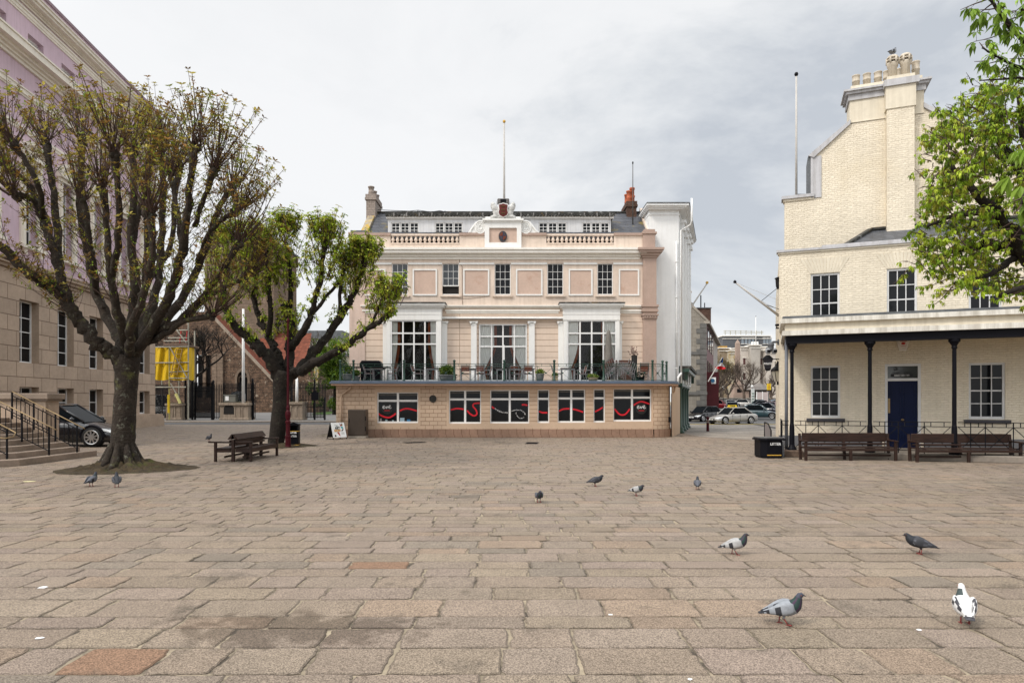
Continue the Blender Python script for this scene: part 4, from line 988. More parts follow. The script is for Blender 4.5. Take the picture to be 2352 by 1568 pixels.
chair(1182, 1.7, 178, 'slatted chair with its back to the square, behind the right pilaster of the middle window')
chair(1213, .9, 180, 'slatted chair with its back to the square, left of the round grey planter')
chair(1281, .9, 80, 'slatted chair facing right beside the tan pot under the right bay window')
chair(1333, 1.1, -80, 'slatted chair facing left at the table under the right bay window')
chair(1346, 1.7, -95, 'slatted chair close to the right jamb of the right bay window')
k0 = ['lowest', 'second lowest', 'third', 'fourth', 'fifth', 'topmost']
for i in range(6): chair(1398, .9, 100, '%s chair of the left leaning stack below the grey closed parasol' % k0[i], z=.085 * i, dx=.10 * i)
for i in range(5): chair(1447, .9, -100, '%s chair of the stack in front of the upright folded table' % ['lowest', 'second', 'third', 'fourth', 'topmost'][i], z=.085 * i, dx=-.10 * i)
chair(1478, .9, 178, 'slatted chair at the far right end of the terrace, right of the tall dark planter', z=.0)
chair(1478, .9, 178, 'slatted chair resting on top of another at the far right end of the terrace', z=.12)

def table(x0, x1, v, label):
    t = thing('terrace_table', label, 'table', (A.u((x0 + x1) / 2, v), YT + v, ZF), group='dark tables on the roof terrace')
    W = (A.u(x1, v) - A.u(x0, v)) / 2
    m = MB(); m.box(-W, W, -.38, .38, .72, .75, wood); m.build('table_top', t, bevel=.005)
    for sx in (-1, 1):
        for sy in (-1, 1):
            m = MB(); m.bar((sx * (W - .07), sy * .3, 0), (sx * (W - .07), sy * .3, .72), .045, .045, alu); m.build('leg', t)
    m = MB(); m.box(-W + .06, W - .06, -.32, .32, .66, .72, alu); m.build('rail', t)
table(851, 884, 1.0, 'dark table right of the black barbecue')
table(979, 1014, 1.0, 'dark table left of the bushy green planter')
table(1056, 1094, 1.6, 'dark table behind the two chairs whose backs face the square, left of the open door')
table(1139, 1166, 1.4, 'dark table in front of the open glass door')
table(1167, 1228, 1.5, 'long dark table between the middle window and the round grey planter')
table(1287, 1321, 1.0, 'dark table under the right bay window')

t = thing('barbecue', 'black lidded barbecue with side shelves at the left end of the terrace', 'barbecue', (A.u(853, 1.9), YT + 1.9, ZF))
m = MB(); m.box(-.55, .55, -.3, .3, .08, .85, blackp); m.build('cabinet', t, bevel=.01)
m = MB(); m.slab([(-.62, .86)] + [(-.62 + .0, 1.05)] + [(-.50, 1.22), (.50, 1.22), (.62, 1.05), (.62, .86)], -.3, .3, blackp); m.build('lid', t, bevel=.03)
m = MB(); m.tube([(-.45, -.33, .98), (.45, -.33, .98)], .018, iron, 6); m.build('handle', t)
for s in (-1, 1):
    m = MB(); m.box(s * .56, s * 1.1, -.27, .27, .80, .86, blackp); m.build('side_shelf', t)
    m = MB(); m.lathe([(.07, -.02), (.07, .02)], (s * .45, 0, .06), iron, 10); m.build('foot', t)

def bush(parent, c, rx, ry, rz_, n, mats, cols, leaf=.06, name='foliage'):
    m = MB()
    for _ in range(n):
        d = Vector((random.gauss(0, 1), random.gauss(0, 1), random.gauss(0, 1))).normalized() * random.uniform(.35, 1.) ** .5
        p = Vector((c[0] + d.x * rx, c[1] + d.y * ry, c[2] + d.z * rz_ * random.uniform(.8, 1.1)))
        a = Vector((random.gauss(0, 1), random.gauss(0, 1), random.gauss(0, .6))).normalized() * leaf * random.uniform(.6, 1.3); b_ = a.cross(Vector((random.gauss(0, 1), random.gauss(0, 1), random.gauss(0, 1)))).normalized() * leaf * .45
        m.quad(p, p + a * .5 + b_, p + a, p + a * .5 - b_, mats, random.choice(cols))
    return m.build(name, parent)
G1 = [(.05, .10, .012), (.08, .15, .02), (.12, .19, .03), (.035, .07, .012)]
G2 = [(.16, .22, .03), (.20, .25, .05), (.10, .17, .02)]
def planter(name, x, v, w, h, mat, label, bh, bcol, n=500, round_=True, cat='planter'):
    t = thing(name, label, cat, (A.u(x, v), YT + v, ZF), group='planters on the roof terrace')
    m = MB()
    if round_: m.lathe([(w * .36, 0), (w * .47, h * .5), (w * .5, h * .85), (w * .53, h * .9), (w * .53, h), (w * .46, h), (w * .46, h * .9), (0, h * .88)], (0, 0, 0), mat, 18)
    else: m.box(-w / 2, w / 2, -.18, .18, 0, h, mat); m.box(-w / 2 - .02, w / 2 + .02, -.2, .2, h - .05, h + .01, mat)
    m.build('pot', t, smooth=round_)
    bush(t, (0, 0, h + bh * .45), w * .52, .26, bh * .6, n, lf2, bcol, .10)
greypot = M('grey_planter', (.20, .21, .20), .7, var=.15, vs=5); tanpot = M('tan_planter', (.46, .37, .24), .8, var=.15, vs=5)
planter('planter', 1026, .7, .85, .36, greypot, 'grey planter overflowing with bright green leaves, left of the third railing post', .55, G1 + G2, 900)
planter('planter', 1041, 1.2, .35, .3, greypot, 'small grey pot just behind the third railing post', .15, G1, 80)
planter('planter', 1240, .6, .46, .42, greypot, 'round grey barrel planter with yellow green plants', .22, G2, 350)
planter('planter', 1275, .6, .30, .30, tanpot, 'small square tan planter under the right bay window', .18, G1, 120, False)
planter('planter', 1362, .5, .55, .20, tanpot, 'low wide tan bowl with yellow green plants', .18, G2, 260)
planter('planter', 798, .9, .55, .42, greypot, 'pale grey planter with a dark shrub at the left corner of the terrace', .5, G1, 300)
planter('planter', 818, 1.2, .45, .3, greypot, 'low planter with a dark bushy plant left of the barbecue', .4, G1, 280)
t = thing('tall_planter', 'tall narrow dark planter with dry flower heads at the right end of the terrace', 'planter', (A.u(1457, 1.5), YT + 1.5, ZF))
m = MB(); m.lathe([(.13, 0), (.15, 1.45), (.16, 1.5), (.12, 1.5), (.12, 1.4), (0, 1.4)], (0, 0, 0), M('charcoal_planter', (.02, .019, .019), .6, var=.1), 12, 1.1); m.build('pot', t)
m = MB()
for i in range(26):
    a = random.uniform(0, 6.28); r = random.uniform(.1, .4); h = random.uniform(1.55, 2.0); e_ = (r * math.cos(a), r * .6 * math.sin(a), h)
    m.tube([(0, 0, 1.4), (e_[0] * .5, e_[1] * .5, h - .25), e_], .006, twig, 4)
    for _ in range(3): m.lathe([(0, -.02), (.03, 0), (0, .02)], (e_[0] + random.uniform(-.05, .05), e_[1], e_[2] + random.uniform(-.04, .04)), M('dry_flower_heads', (.16, .06, .06), .9), 5)
m.build('dried_stems', t)
t = thing('closed_parasol', 'closed grey parasol standing against the grooved wall right of the bay window', 'parasol', (A.u(1441 - .5, 1.9), YT + 1.9, ZF))
t.location.x = A.u(1148 + .1709 * 1460, 1.9)
m = MB(); m.tube([(0, 0, 0), (0, 0, 2.9)], .025, scaff, 8); m.build('pole', t)
m = MB(); vs_ = []; n = 16; prof = [(.20, .55), (.24, .75), (.215, 1.2), (.19, 1.7), (.155, 2.2), (.12, 2.65), (.10, 2.85), (.0, 3.02)]
for r_, z_ in prof:
    for k in range(n): q_ = r_ * (1 + (.16 if k % 2 else -.1)); vs_.append((q_ * math.cos(2*PI*k/n), q_ * math.sin(2*PI*k/n), z_))
m.add(vs_, [(i*n+k, i*n+(k+1) % n, (i+1)*n+(k+1) % n, (i+1)*n+k) for i in range(len(prof)-1) for k in range(n)], M('grey_parasol_cloth', (.20, .185, .165), .9, var=.12, vs=4)); m.build('canopy', t, smooth=True)
m = MB(); m.box(-.3, .3, -.3, .3, 0, .1, concrete); m.build('base', t, bevel=.02)
t = thing('folded_table', 'brown slatted table top standing upright with white folded legs behind stacked chairs', 'table', (A.u(1435, 1.8), YT + 1.8, ZF))
m = MB()
for i in range(11): m.bar((-.62, 0, .15 + i * .105), (.62, 0, .15 + i * .105), .03, .095, M('brown_slats', (.10, .04, .028), .6, var=.15, vs=3))
m.build('table_top', t)
for u in (-.6, -.42): m = MB(); m.bar((u, -.08, .1), (u + .03, -.05, 1.25), .05, .04, white); m.build('leg', t)
t = thing('bollard_heater', 'dark flower tub behind the railing at the right corner', 'planter', (A.u(1470, .8), YT + .8, ZF))
bush(t, (0, 0, .25), .35, .3, .3, 200, lf2, [(.01, .02, .012), (.02, .035, .015)], .09); m = MB(); m.lathe([(.2, 0), (.26, .25), (.2, .25)], (0, 0, 0), blackp, 12); m.build('pot', t); t.name = 'flower_tub'
# ------------------------------------------------------------------ long lilac and granite building on the left
dx_, dy_ = .1041, -1.0
angB = math.atan2(-1.0, .1041)          # u runs from the far corner towards the camera
B = Fr(-28.9, 52.9, angB)               # v runs away from the square (into the building)
# du=(.1035,-.9946); dv=(.9946,.1035) points at the square, so inward is negative v
LBD = thing('lilac_building', 'long lilac rendered building with cream cornices on a pink granite ground storey', 'building', (-28.9, 52.9, 0), angB)
UE = 30.0
def Bz(x, y, v=0.): return B.uz(x, y, v)
uw = [1.05 + 3.5 * k for k in range(8)]; uwr = []
# window openings: far jamb u from the measured columns (far jamb px 89.7,171,237 ...)
cols = [B.u(x) for x in (89.7, 171, 237)]
step = (cols[0] - cols[2]) / 2
us0 = [cols[0] - step * k for k in range(-2, 5)]      # far jamb u of each column, near to far
us0 = [u for u in us0 if u > .3]
OW = 1.75
hg = [(u, u + OW, 4.12, 7.62) for u in us0 if u + OW < UE]
hb_ = [(u, u + OW, 1.0, 2.78) for u in us0 if u + OW < UE]
Zg = 9.15
def bwall(u0, u1, z0, z1, holes, mat, dep=.5, rmat=None):
    m = MB(); m.wall(u0, u1, z0, z1, 0, holes, -dep, mat, rmat)   # reveals run inwards (negative v)
    m.f = [f[::-1] for f in m.f]; return m
m = bwall(0, UE, 0, Zg, hg + hb_, granite, .5, granitep)
m.quad((0, 0, 0), (0, 0, Zg), (0, -12, Zg), (0, -12, 0), granite); m.build('granite_storey', LBD)
m = MB(); m.box(-.5, UE, -.2, .5, 0, .82, granitep); m.box(-.42, UE, -.2, .42, .82, .95, granitep); m.build('plinth', LBD)
m = MB()
for a, c, p in ((Zg, Zg + .18, .16), (Zg + .18, Zg + .36, .34), (Zg + .36, Zg + .46, .40)): m.box(-p, UE, -.3, p, a, c, granitep)
m.build('granite_band', LBD)
up0 = [(u + .25, u + 1.35, 10.75, 15.3) for u in us0]
upt = [(u, u + 1.6, 21.5, 22.65) for u in [B.u(x) for x in (100, 172)] for _ in (0,)]
ut = B.u(100); st_ = B.u(100) - B.u(172); upt = [(ut + st_ * k, ut + st_ * k + 1.45, 21.45, 22.66) for k in range(-4, 4)]
upt = [h for h in upt if h[0] > .3 and h[1] < UE]
m = bwall(0, UE, Zg + .4, 25.5, up0 + upt, purple, .42, purple); m.quad((0, 0, Zg), (0, 0, 25.5), (0, -12, 25.5), (0, -12, Zg), purple); m.build('lilac_wall', LBD)
m = MB(); m.box(0, UE, -12, -1.5, 0, 25, interior); m.build('dark_core', LBD)
def band(name, lst, mat=creamst):
    m = MB()
    for k, (a, c, p) in enumerate(lst): m.box(-p, UE, -.2 - .003 * k, p, a, c, mat)
    m.build(name, LBD)
band('lower_cornice', [(20.55, 20.72, .14), (20.72, 20.86, .26), (20.86, 21.0, .44), (21.0, 21.36, .80), (21.36, 21.46, .86)])
band('moulding_band', [(18.9, 19.0, .06), (19.0, 19.25, .12), (19.25, 19.33, .17)])
band('upper_moulding', [(23.4, 23.52, .06), (23.52, 23.7, .10), (23.7, 23.82, .15)])
band('main_cornice', [(24.0, 24.12, .10), (24.12, 24.22, .2), (24.22, 24.36, .5), (24.36, 24.55, .62), (24.55, 24.62, .68)])
band('parapet_coping', [(25.42, 25.6, .10)], M('grey_lilac_coping', (.30, .22, .25), .8, var=.1))
band('frieze_band', [(16.9, 17.05, .05), (17.05, 17.2, .10)])
def bsash(r, v, cols_, rows_, rp=None, cp=None, glass=darkglass, fw=.08, mat=sashwhite):
    wn = sash(LBD, r, v, cols_, rows_, mat, fw, .05, glass, .09, False, 'window', rowpos=rp, colpos=cp, pane=False)
    g = MB(); g.quad((r[0], v + .03, r[2]), (r[0], v + .03, r[3]), (r[1], v + .03, r[3]), (r[1], v + .03, r[2]), glass); g.build('pane', wn)
for h in hg: bsash((h[0] + .0, h[1], h[2], h[3]), -.5, 2, 4, [.23, .5, .74])
for h in hb_: bsash(h, -.5, 2, 2, [.5])
for h in upt: bsash(h, -.40, 2, 1, [.99])
for h in up0:
    bsash(h, -.42, 2, 5, [.18, .36, .56, .78])
    m = MB(); a, c, d, e_ = h
    for s0, s1 in ((a - .42, a), (c, c + .42)): m.box(s0, s1, -.05, .12, d - .1, e_ + .25, creamst); m.box(s0 + .1, s1 - .1, -.05, .17, d - .1, e_ + .2, creamst)
    m.box(a, c, -.05, .12, e_, e_ + .25, creamst); m.box(a - .55, c + .55, -.05, .3, e_ + .25, e_ + .5, creamst)
    m.box(a - .55, c + .55, -.05, .32, d - .3, d - .1, creamst)
    for q_ in (a - .25, c + .05): m.box(q_, q_ + .2, -.05, .22, d - .62, d - .3, creamst)
    mid_ = (a + c) / 2; R_ = (c - a) / 2 + .55
    arc = [(mid_ + R_ * math.cos(t), e_ + .5 + .75 * math.sin(t)) for t in [PI * i / 12 for i in range(13)]]
    inn = [(mid_ + (R_ - .2) * math.cos(t), e_ + .5 + .55 * math.sin(t)) for t in [PI * i / 12 for i in range(13)]]
    for i in range(12): m.slab([arc[i], arc[i+1], inn[i+1], inn[i]], -.02, .32, creamst)
    m.slab([inn[i] for i in range(13)], -.02, .06, creamst)
    m.build('window_surround', LBD)

# granite steps with pier and railings
ST = thing('granite_steps', 'pink granite entrance steps with a thick side pier and black iron railings', 'steps', (-16, 21.5, 0))
def wl(x, y, z): return (x + 16, y - 21.5, z)
prev_ = 0
for k in range(8):
    z0, z1 = .17 * k + (.03 if k else 0), .17 * (k + 1) + .03; xf = -14.9 - .38 * k; yn = 19.25 + .36 * k; yf = 23.45 if k < 1 else 23.1
    m = MB(); ch = .5
    m.prism([wl(xf, yn + ch, 0)[:2], wl(xf, yf, 0)[:2], wl(-24, yf, 0)[:2], wl(-24, yn, 0)[:2], wl(xf - ch, yn, 0)[:2]], z0 if k else 0, z1, granites)
    m.build('step', ST, bevel=.012)
m = MB(); m.box(*[q for q in (-8, -.3)], 1.32, 2.0, .2, 2.03, granitep); m.build('pier', ST)
m = MB(); m.box(-8, -.14, 1.2, 2.12, 2.03, 2.24, granites); m.box(-8, -.2, 1.26, 2.06, 1.96, 2.03, granites); m.build('pier_cap', ST, bevel=.02)
m = MB(); m.box(-.30, -.25, 1.42, 1.9, .75, 1.85, granitep); m.box(-.34, -.22, 1.25, 2.06, .2, .55, granitep); m.build('pier_panel', ST)
def handrail(p0, p1, name, curl=0, ext0=.0, posts=4, mid=3):
    """iron railing from the low end p0 to the high end p1 (feet), brass rail on top"""
    p0, p1 = Vector(wl(*p0)), Vector(wl(*p1)); up = Vector((0, 0, 1)); H = .95; n = posts
    m = MB()
    for k in range(n):
        q = p0.lerp(p1, k / (n - 1)); m.bar(q, q + up * (H - .02), .042, .042, iron)
    m.bar(p0 + up * (H - .14), p1 + up * (H - .14), .03, .02, iron); m.bar(p0 + up * .14, p1 + up * .14, .03, .02, iron)
    for k in range(n - 1):
        a, c = p0.lerp(p1, k / (n - 1)), p0.lerp(p1, (k + 1) / (n - 1))
        for i in range(1, mid + 2):
            q = a.lerp(c, i / (mid + 2)); m.bar(q + up * .14, q + up * (H - .14), .018, .018, iron)
        q = a.lerp(c, .5) + up * (H - .07); d = (p1 - p0).normalized()
        m.tube([q + (d * math.cos(t) + up * math.sin(t)) * .065 for t in [2*PI*i/14 for i in range(15)]], .011, iron, 5)
    o = m.build(name, ST)
    m = MB(); d = (p0 - p1).normalized(); e_ = p0 + d * .3 + up * H
    pts = [p1 + up * H, p0 + up * H, e_]
    if curl: pts += [e_ + Vector((.02, -.12, -.12)), e_ + Vector((-.12, -.24, -.16)), e_ + Vector((-.5, -.28, -.12))]
    m.tube(pts, .016, brass, 8); m.build('brass_rail', o, smooth=True)
handrail((-15.1, 21.3, .20), (-17.75, 21.3, 1.52), 'railing')
handrail((-15.05, 22.6, .20), (-17.3, 22.6, 1.35), 'railing', posts=4)
handrail((-15.35, 19.85, .20), (-17.6, 19.85, 1.4), 'railing', curl=1, posts=3)
# ------------------------------------------------------------------ cream painted brick building on the right
angR = math.radians(-21.4)
Q = Fr(10.6, 25.9, angR)
RBD = thing('police_building', 'cream painted brick building with tall chimney stack and black columned verandah', 'building', (10.6, 25.9, 0), angR)
UEND = 16.0
ZB = .22                                        # verandah floor
def rr(x0, y0, x1, y1, v=0.): return Q.rect(x0, y0, x1, y1, v)
LW = [rr(1862, 838, 1930, 958), rr(2225, 831, 2309, 962)]
UWD = [rr(1862, 642, 1929, 730), rr(2037, 633, 2107, 724), rr(2225, 620, 2302, 716)]
for i in range(3): UWD[i] = (UWD[i][0], UWD[i][1], 4.95, 6.92)
for i in range(2): LW[i] = (LW[i][0], LW[i][1], 1.32, 3.34)
dr = rr(2032.5, 836, 2115, 1024); dr = (dr[0], dr[1], ZB, 3.36)
zpar = Q.uz(1790, 581)[1]
print('right building parapet', zpar, LW, UWD, dr)
m = MB(); m.wall(0, UEND, 0, zpar, 0, LW + UWD + [dr], .13, rbrick, rrender)
m.quad((0, 0, 0), (0, 0, zpar), (0, 13, zpar), (0, 13, 0), rbrick); m.build('front_wall', RBD)
m = MB(); m.box(.05, UEND, .5, 12, 0, zpar - .5, interior); m.build('dark_core', RBD)
m = MB(); m.box(-.10, UEND, -.10, .3, zpar, zpar + .09, rgreyp); m.box(-.05, UEND, -.05, .3, zpar - .07, zpar, rrender); m.build('parapet_coping', RBD)
# flat brick arches over the upper windows
for r in UWD:
    m = MB(); n = 13; mid_ = (r[0] + r[1]) / 2
    for i in range(n):
        a0, a1 = i / n, (i + 1) / n - .012
        b0, b1 = r[0] - .02 + (r[1] - r[0] + .04) * a0, r[0] - .02 + (r[1] - r[0] + .04) * a1
        t0, t1 = r[0] - .38 + (r[1] - r[0] + .76) * a0, r[0] - .38 + (r[1] - r[0] + .76) * a1
        m.slab([(b0, r[3] + .02), (b1, r[3] + .02), (t1, r[3] + .60), (t0, r[3] + .60)], -.012, .02, rrender)
    m.build('brick_arch', RBD)
for r in LW: sash(RBD, r, .05, 3, 4, sashgrey, .075, .03, darkglass, .08)
for r in UWD: sash(RBD, r, .05, 3, 4, sashgrey, .075, .03, darkglass, .08, rowpos=[.10, .40, .70])
for r in LW:
    m = MB(); m.box(r[0] - .15, r[1] + .15, -.10, .04, r[2] - .15, r[2] - .02, sill); m.build('window_sill', RBD)
m = MB(); m.box(-.02, dr[0] - .1, -.04, .05, ZB - .2, .62, M('grey_skirting_paint', (.16, .16, .17), .7)); m.box(dr[1] + .1, UEND, -.04, .05, ZB - .2, .62, MATS['grey_skirting_paint']); m.build('skirting', RBD)
# door
zt0 = 2.72
m = MB(); m.box(dr[0], dr[0] + .09, .0, .12, ZB, dr[3], sashgrey); m.box(dr[1] - .09, dr[1], .0, .12, ZB, dr[3], sashgrey); m.box(dr[0] + .09, dr[1] - .09, .0, .12, dr[3] - .09, dr[3], sashgrey); m.box(dr[0] + .09, dr[1] - .09, .0, .12, zt0, zt0 + .1, sashgrey)
df = m.build('door_frame', RBD)
m = MB(); m.box(dr[0] + .09, dr[1] - .09, .06, .10, zt0 + .1, dr[3] - .09, M('grey_green_transom_glass', (.045, .05, .045), .1, spec=.6)); tg = m.build('transom', df)
cx_ = (dr[0] + dr[1]) / 2 - .02
text('S', .30, textk, tg, (cx_ - .2, .058, zt0 + .40), bold=.01); text('A Jersey', .075, textk, tg, (cx_ - .02, .058, zt0 + .37))
text('CRIMESTOPPERS', .085, textk, tg, (cx_, .058, zt0 + .28), bold=.003)
k = MB(); k.box(cx_ - .36, cx_ + .36, .056, .059, zt0 + .16, zt0 + .265, textk); k.build('number_strip', tg); text('0800 555 111', .09, textw, tg, (cx_, .054, zt0 + .18)); text('helping community', .055, textk, tg, (cx_ - .08, .058, zt0 + .11))
m = MB(); d0, d1 = dr[0] + .09, dr[1] - .09; m.box(d0, d1, .07, .11, ZB, zt0, bluedoor)
for a, c in ((.08, .46), (.54, .92)):
    for z0, z1 in ((.12, .40), (.45, .78), (.82, .95)):
        u0, u1 = d0 + (d1 - d0) * a, d0 + (d1 - d0) * c; y0, y1 = ZB + (zt0 - ZB) * z0, ZB + (zt0 - ZB) * z1
        for bx in ((u0, u1, y0, y0 + .03), (u0, u1, y1 - .03, y1), (u0, u0 + .03, y0, y1), (u1 - .03, u1, y0, y1)): m.box(bx[0], bx[1], .058, .07, bx[2], bx[3], bluedoor)
dor = m.build('door', RBD)
m = MB(); m.lathe([(0, -.05), (.05, -.03), (.055, 0), (.03, .03), (0, .04)], ((d0 + d1) / 2, .03, ZB + 1.06), brass, 10); m.build('knob', dor)
m = MB(); m.box(d0 + .02, d0 + .09, .055, .07, ZB + 1.3, ZB + 1.85, brass); m.build('push_plate', dor)
# verandah: floor, beam, fascia, roof, columns, railing
VV = -2.75
m = MB(); m.box(-.15, UEND, VV - .28, 0, 0, ZB, M('verandah_stone_floor', (.25, .215, .18), .85, var=.15, vs=1.2, bump=.006, bs=30)); m.build('verandah_floor', RBD, bevel=.02)
m = MB(); ub = .18
m.box(ub, UEND, VV - .17, VV + .17, 4.0, 4.27, blackp); m.box(ub, ub + .3, VV + .17, 0, 4.0, 4.27, blackp); m.build('verandah_beam', RBD)
m = MB()
m.box(.05, UEND, VV - .32, 0, 4.27, 4.44, rwhite); m.build('lower_fascia', RBD)
m = MB(); m.box(.14, UEND, VV - .22, 0, 4.44, 4.70, rrender); m.build('fascia', RBD)
m = MB(); m.box(.0, UEND, VV - .36, 0, 4.70, 4.86, rwhite); m.box(.06, UEND, VV - .30, 0, 4.86, 4.95, lead); m.build('verandah_roof', RBD)
m = MB(); m.box(.3, UEND, VV + .2, -.01, 4.22, 4.265, M('verandah_ceiling', (.42, .34, .22), .8)); m.build('verandah_ceiling', RBD)
ucs = [Q.u(1819, VV), Q.u(1998, VV), Q.u(2192, VV)]; ucs.append(2 * ucs[2] - ucs[1])
for k, u in enumerate(ucs):
    c = MB(); c.lathe([(.16, 0), (.16, .06), (.12, .12), (.09, .2), (.082, .9), (.066, .95), (.060, 3.45), (.085, 3.48), (.085, 3.52), (.07, 3.55), (.13, 3.66), (.17, 3.70), (.17, 3.78)], (u, VV, ZB), blackp, 14); col_ = c.build('column', RBD, smooth=False)
    if k: continue
    c = MB(); c.box(u - .36, u + .36, VV - .36, VV + .3, 0, ZB + .001 + .02, M('rough_plinth_stone', (.16, .11, .08), .9, var=.25, vs=4, bump=.02, bs=15)); c.build('column_plinth', col_, bevel=.03)
z0, z1, z2 = ZB + .10, 1.12, 1.27
for k in range(len(ucs) - 1):
    a, c = ucs[k] + .1, ucs[k+1] - .1; m = MB()
    for z in (z0, z1, z2): m.bar((a, VV, z), (c, VV, z), .03, .022, iron)
    n = 3
    for i in range(n + 1):
        u = a + (c - a) * i / n
        if 0 < i < n or i == 0: m.bar((u + (.35 if i == 0 else 0), VV, ZB - .1), (u + (.35 if i == 0 else 0), VV, z2), .026, .026, iron)
    for i in range(n * 2): u = a + (c - a) * (i + .5) / (n * 2); m.bar((u, VV, z1), (u, VV, z2), .022, .022, iron)
    for i in range(n):
        p, q = a + (c - a) * i / n, a + (c - a) * (i + 1) / n; cc = (p + q) / 2; zc = (z0 + z1) / 2
        for (s, zz) in ((p, z0), (p, z1), (q, z0), (q, z1)): m.bar((s, VV, zz), (cc, VV, zc + (z1 - z0) * .0), .02, .02, iron)
        m.lathe([(0, -.03), (.05, 0), (0, .03)], (cc, VV, zc), iron, 8)
    m.build('verandah_railing', RBD)
m = MB()
for z in (z0, z1, z2): m.bar((.05, VV, z), (ucs[0] - .1, VV, z), .03, .022, iron); m.bar((.05, VV, z), (.05, 0, z), .03, .022, iron)
for v in (-2.75, -1.9, -1.0, -.1): m.bar((.05, v, ZB), (.05, v, z2), .026, .026, iron)
m.build('end_railing', RBD)
# downpipe by the first column, wall bracket, hopper head, alarm box
m = MB(); ud = Q.u(1806, VV + .2); m.tube([(ud, VV + .1, ZB - .15), (ud, VV + .1, 4.25)], .055, M('grey_downpipe', (.13, .14, .16), .5, var=.1), 8); m.build('downpipe', RBD, smooth=True)
t = thing('alarm_box', 'white alarm box with a red badge on the brick wall under the verandah', 'alarm', (*Q.world(Q.u(2074, -.05), -.02), 0), angR)
a0 = Q.uz(2074, 792, -.05)[1]; m = MB(); m.slab([(-.24, .24), (-.12, -.22), (.12, -.22), (.24, .24)], -.10, 0, M('alarm_cream', (.74, .70, .66), .5)); m.build('casing', t, loc=(0, 0, a0), bevel=.02)
m = MB(); m.slab([(.07 * math.cos(q), .045 * math.sin(q) + .05) for q in [2*PI*i/16 for i in range(16)]], -.108, -.1, redp); m.build('badge', t, loc=(0, 0, a0)); text('', .1, redp, t, (0, 0, 0)) if False else None
m = MB(); m.box(-.11, .11, -.106, -.1, .125, .14, redp); m.box(-.08, .08, -.106, -.1, -.05, -.04, redp); m.build('red_lettering', t, loc=(0, 0, a0))
# gable wall behind with its chimney breast
VG = 3.2
def G(x, y, v=VG): return Q.uz(x, y, v)
gl_, gz0 = G(1802, 459); 
p1 = G(1869, 455); p2 = G(1869, 359); p3 = G(1951.5, 285); p4 = G(2122, 250); p5 = G(2230, 320)
zst = (p3[1] + G(1951, 285)[1]) / 2
um = (p3[0] + p4[0]) / 2
# true gable: slopes meet the stack
zL, zR = p3[1], G(2120, 247)[1]
poly = [(gl_, 0), (UEND + 2, 0), (UEND + 2, p2[1] - 1), (p4[0] + (zR - p2[1] + 1) * 1.25, p2[1] - 1), (p4[0], zR), (p4[0], zR + .01), (p3[0], zL), (p1[0], p2[1]), (p1[0], p1[1]), (gl_, gz0)]
m = MB(); m.slab(poly, VG, VG + .45, rbrick); m.build('gable_wall', RBD)
m = MB(); m.box(gl_ - .12, p1[0] + .02, VG - .12, VG + .5, gz0, gz0 + .13, rgreyp); m.box(gl_ - .05, p1[0], VG - .05, VG + .4, gz0 - .1, gz0, rrender)
m.slab([(p1[0] - .22, p2[1] + .02), (p1[0] - .06, p2[1] + .16), (p3[0] + .02, zL + .16), (p3[0] + .02, zL - .02), (p1[0], p2[1] - .08)], VG - .10, VG + .5, rgreyp); m.build('gable_coping', RBD); m = MB()
e_ = (p4[0] + 2.6, zR - 2.6 / 1.25); m.slab([(p4[0] - .02, zR - .02), (p4[0] - .02, zR + .18), (e_[0], e_[1] + .18), (e_[0], e_[1])], VG - .10, VG + .5, rgreyp); m.build('gable_coping', RBD); m = MB()
m.box(p1[0] - .03, p1[0] + .30, VG - .04, VG + .0, p1[1], p2[1] - .02, rgreyp); m.box(p1[0] - .12, p1[0] - .03, VG - .05, VG + 1.2, p1[1], p2[1] + .02, rgreyp); m.box(p1[0] - .24, p1[0] - .12, VG, VG + 1.2, p1[1], p2[1] - .02, lead)
m.build('gable_return', RBD)
s0, s1 = p3[0], p4[0]; b0, b1 = Q.u(2037, VG - .35), Q.u(2100, VG - .35)
zc0 = G(2000, 277)[1]; zc1 = G(2000, 203)[1]
m = MB(); m.box(s0, s1, VG - .02, VG + 1.1, zc0, zc1 + .02, rrender); m.box(s0 - .01, s1 + .01, VG - .04, VG + 1.1, zc0, zc0 + .04, rrender)
m.cornice(s0, s1, VG - .02, [(zc1 - .42, zc1 - .18, .06), (zc1 - .18, zc1 - .08, .16), (zc1 - .08, zc1, .24)], rgreyp, 1.2); m.box(s0 + .05, s1 - .05, VG + .0, VG + 1.05, zc1, zc1 + .22, rrender)
ck = m.build('chimney', RBD)
m = MB(); zbm = G(2068, 247, VG - .4)[1]; zk0, zk1, zk2 = [G(2068, q, VG - .45)[1] for q in (195, 180, 171)]; m.box(b0, b1, VG - .4, VG, zpar - .2, zbm, rbrick); m.box(b0 - .05, b1 + .05, VG - .44, VG, zbm, zk0, rrender); m.box(b0 - .12, b1 + .16, VG - .52, VG + .2, zk0, zk1, rgreyp); m.box(b0 - .0, b1 + .02, VG - .42, VG + .5, zk1, zk2, rrender); m.build('chimney_breast', RBD)
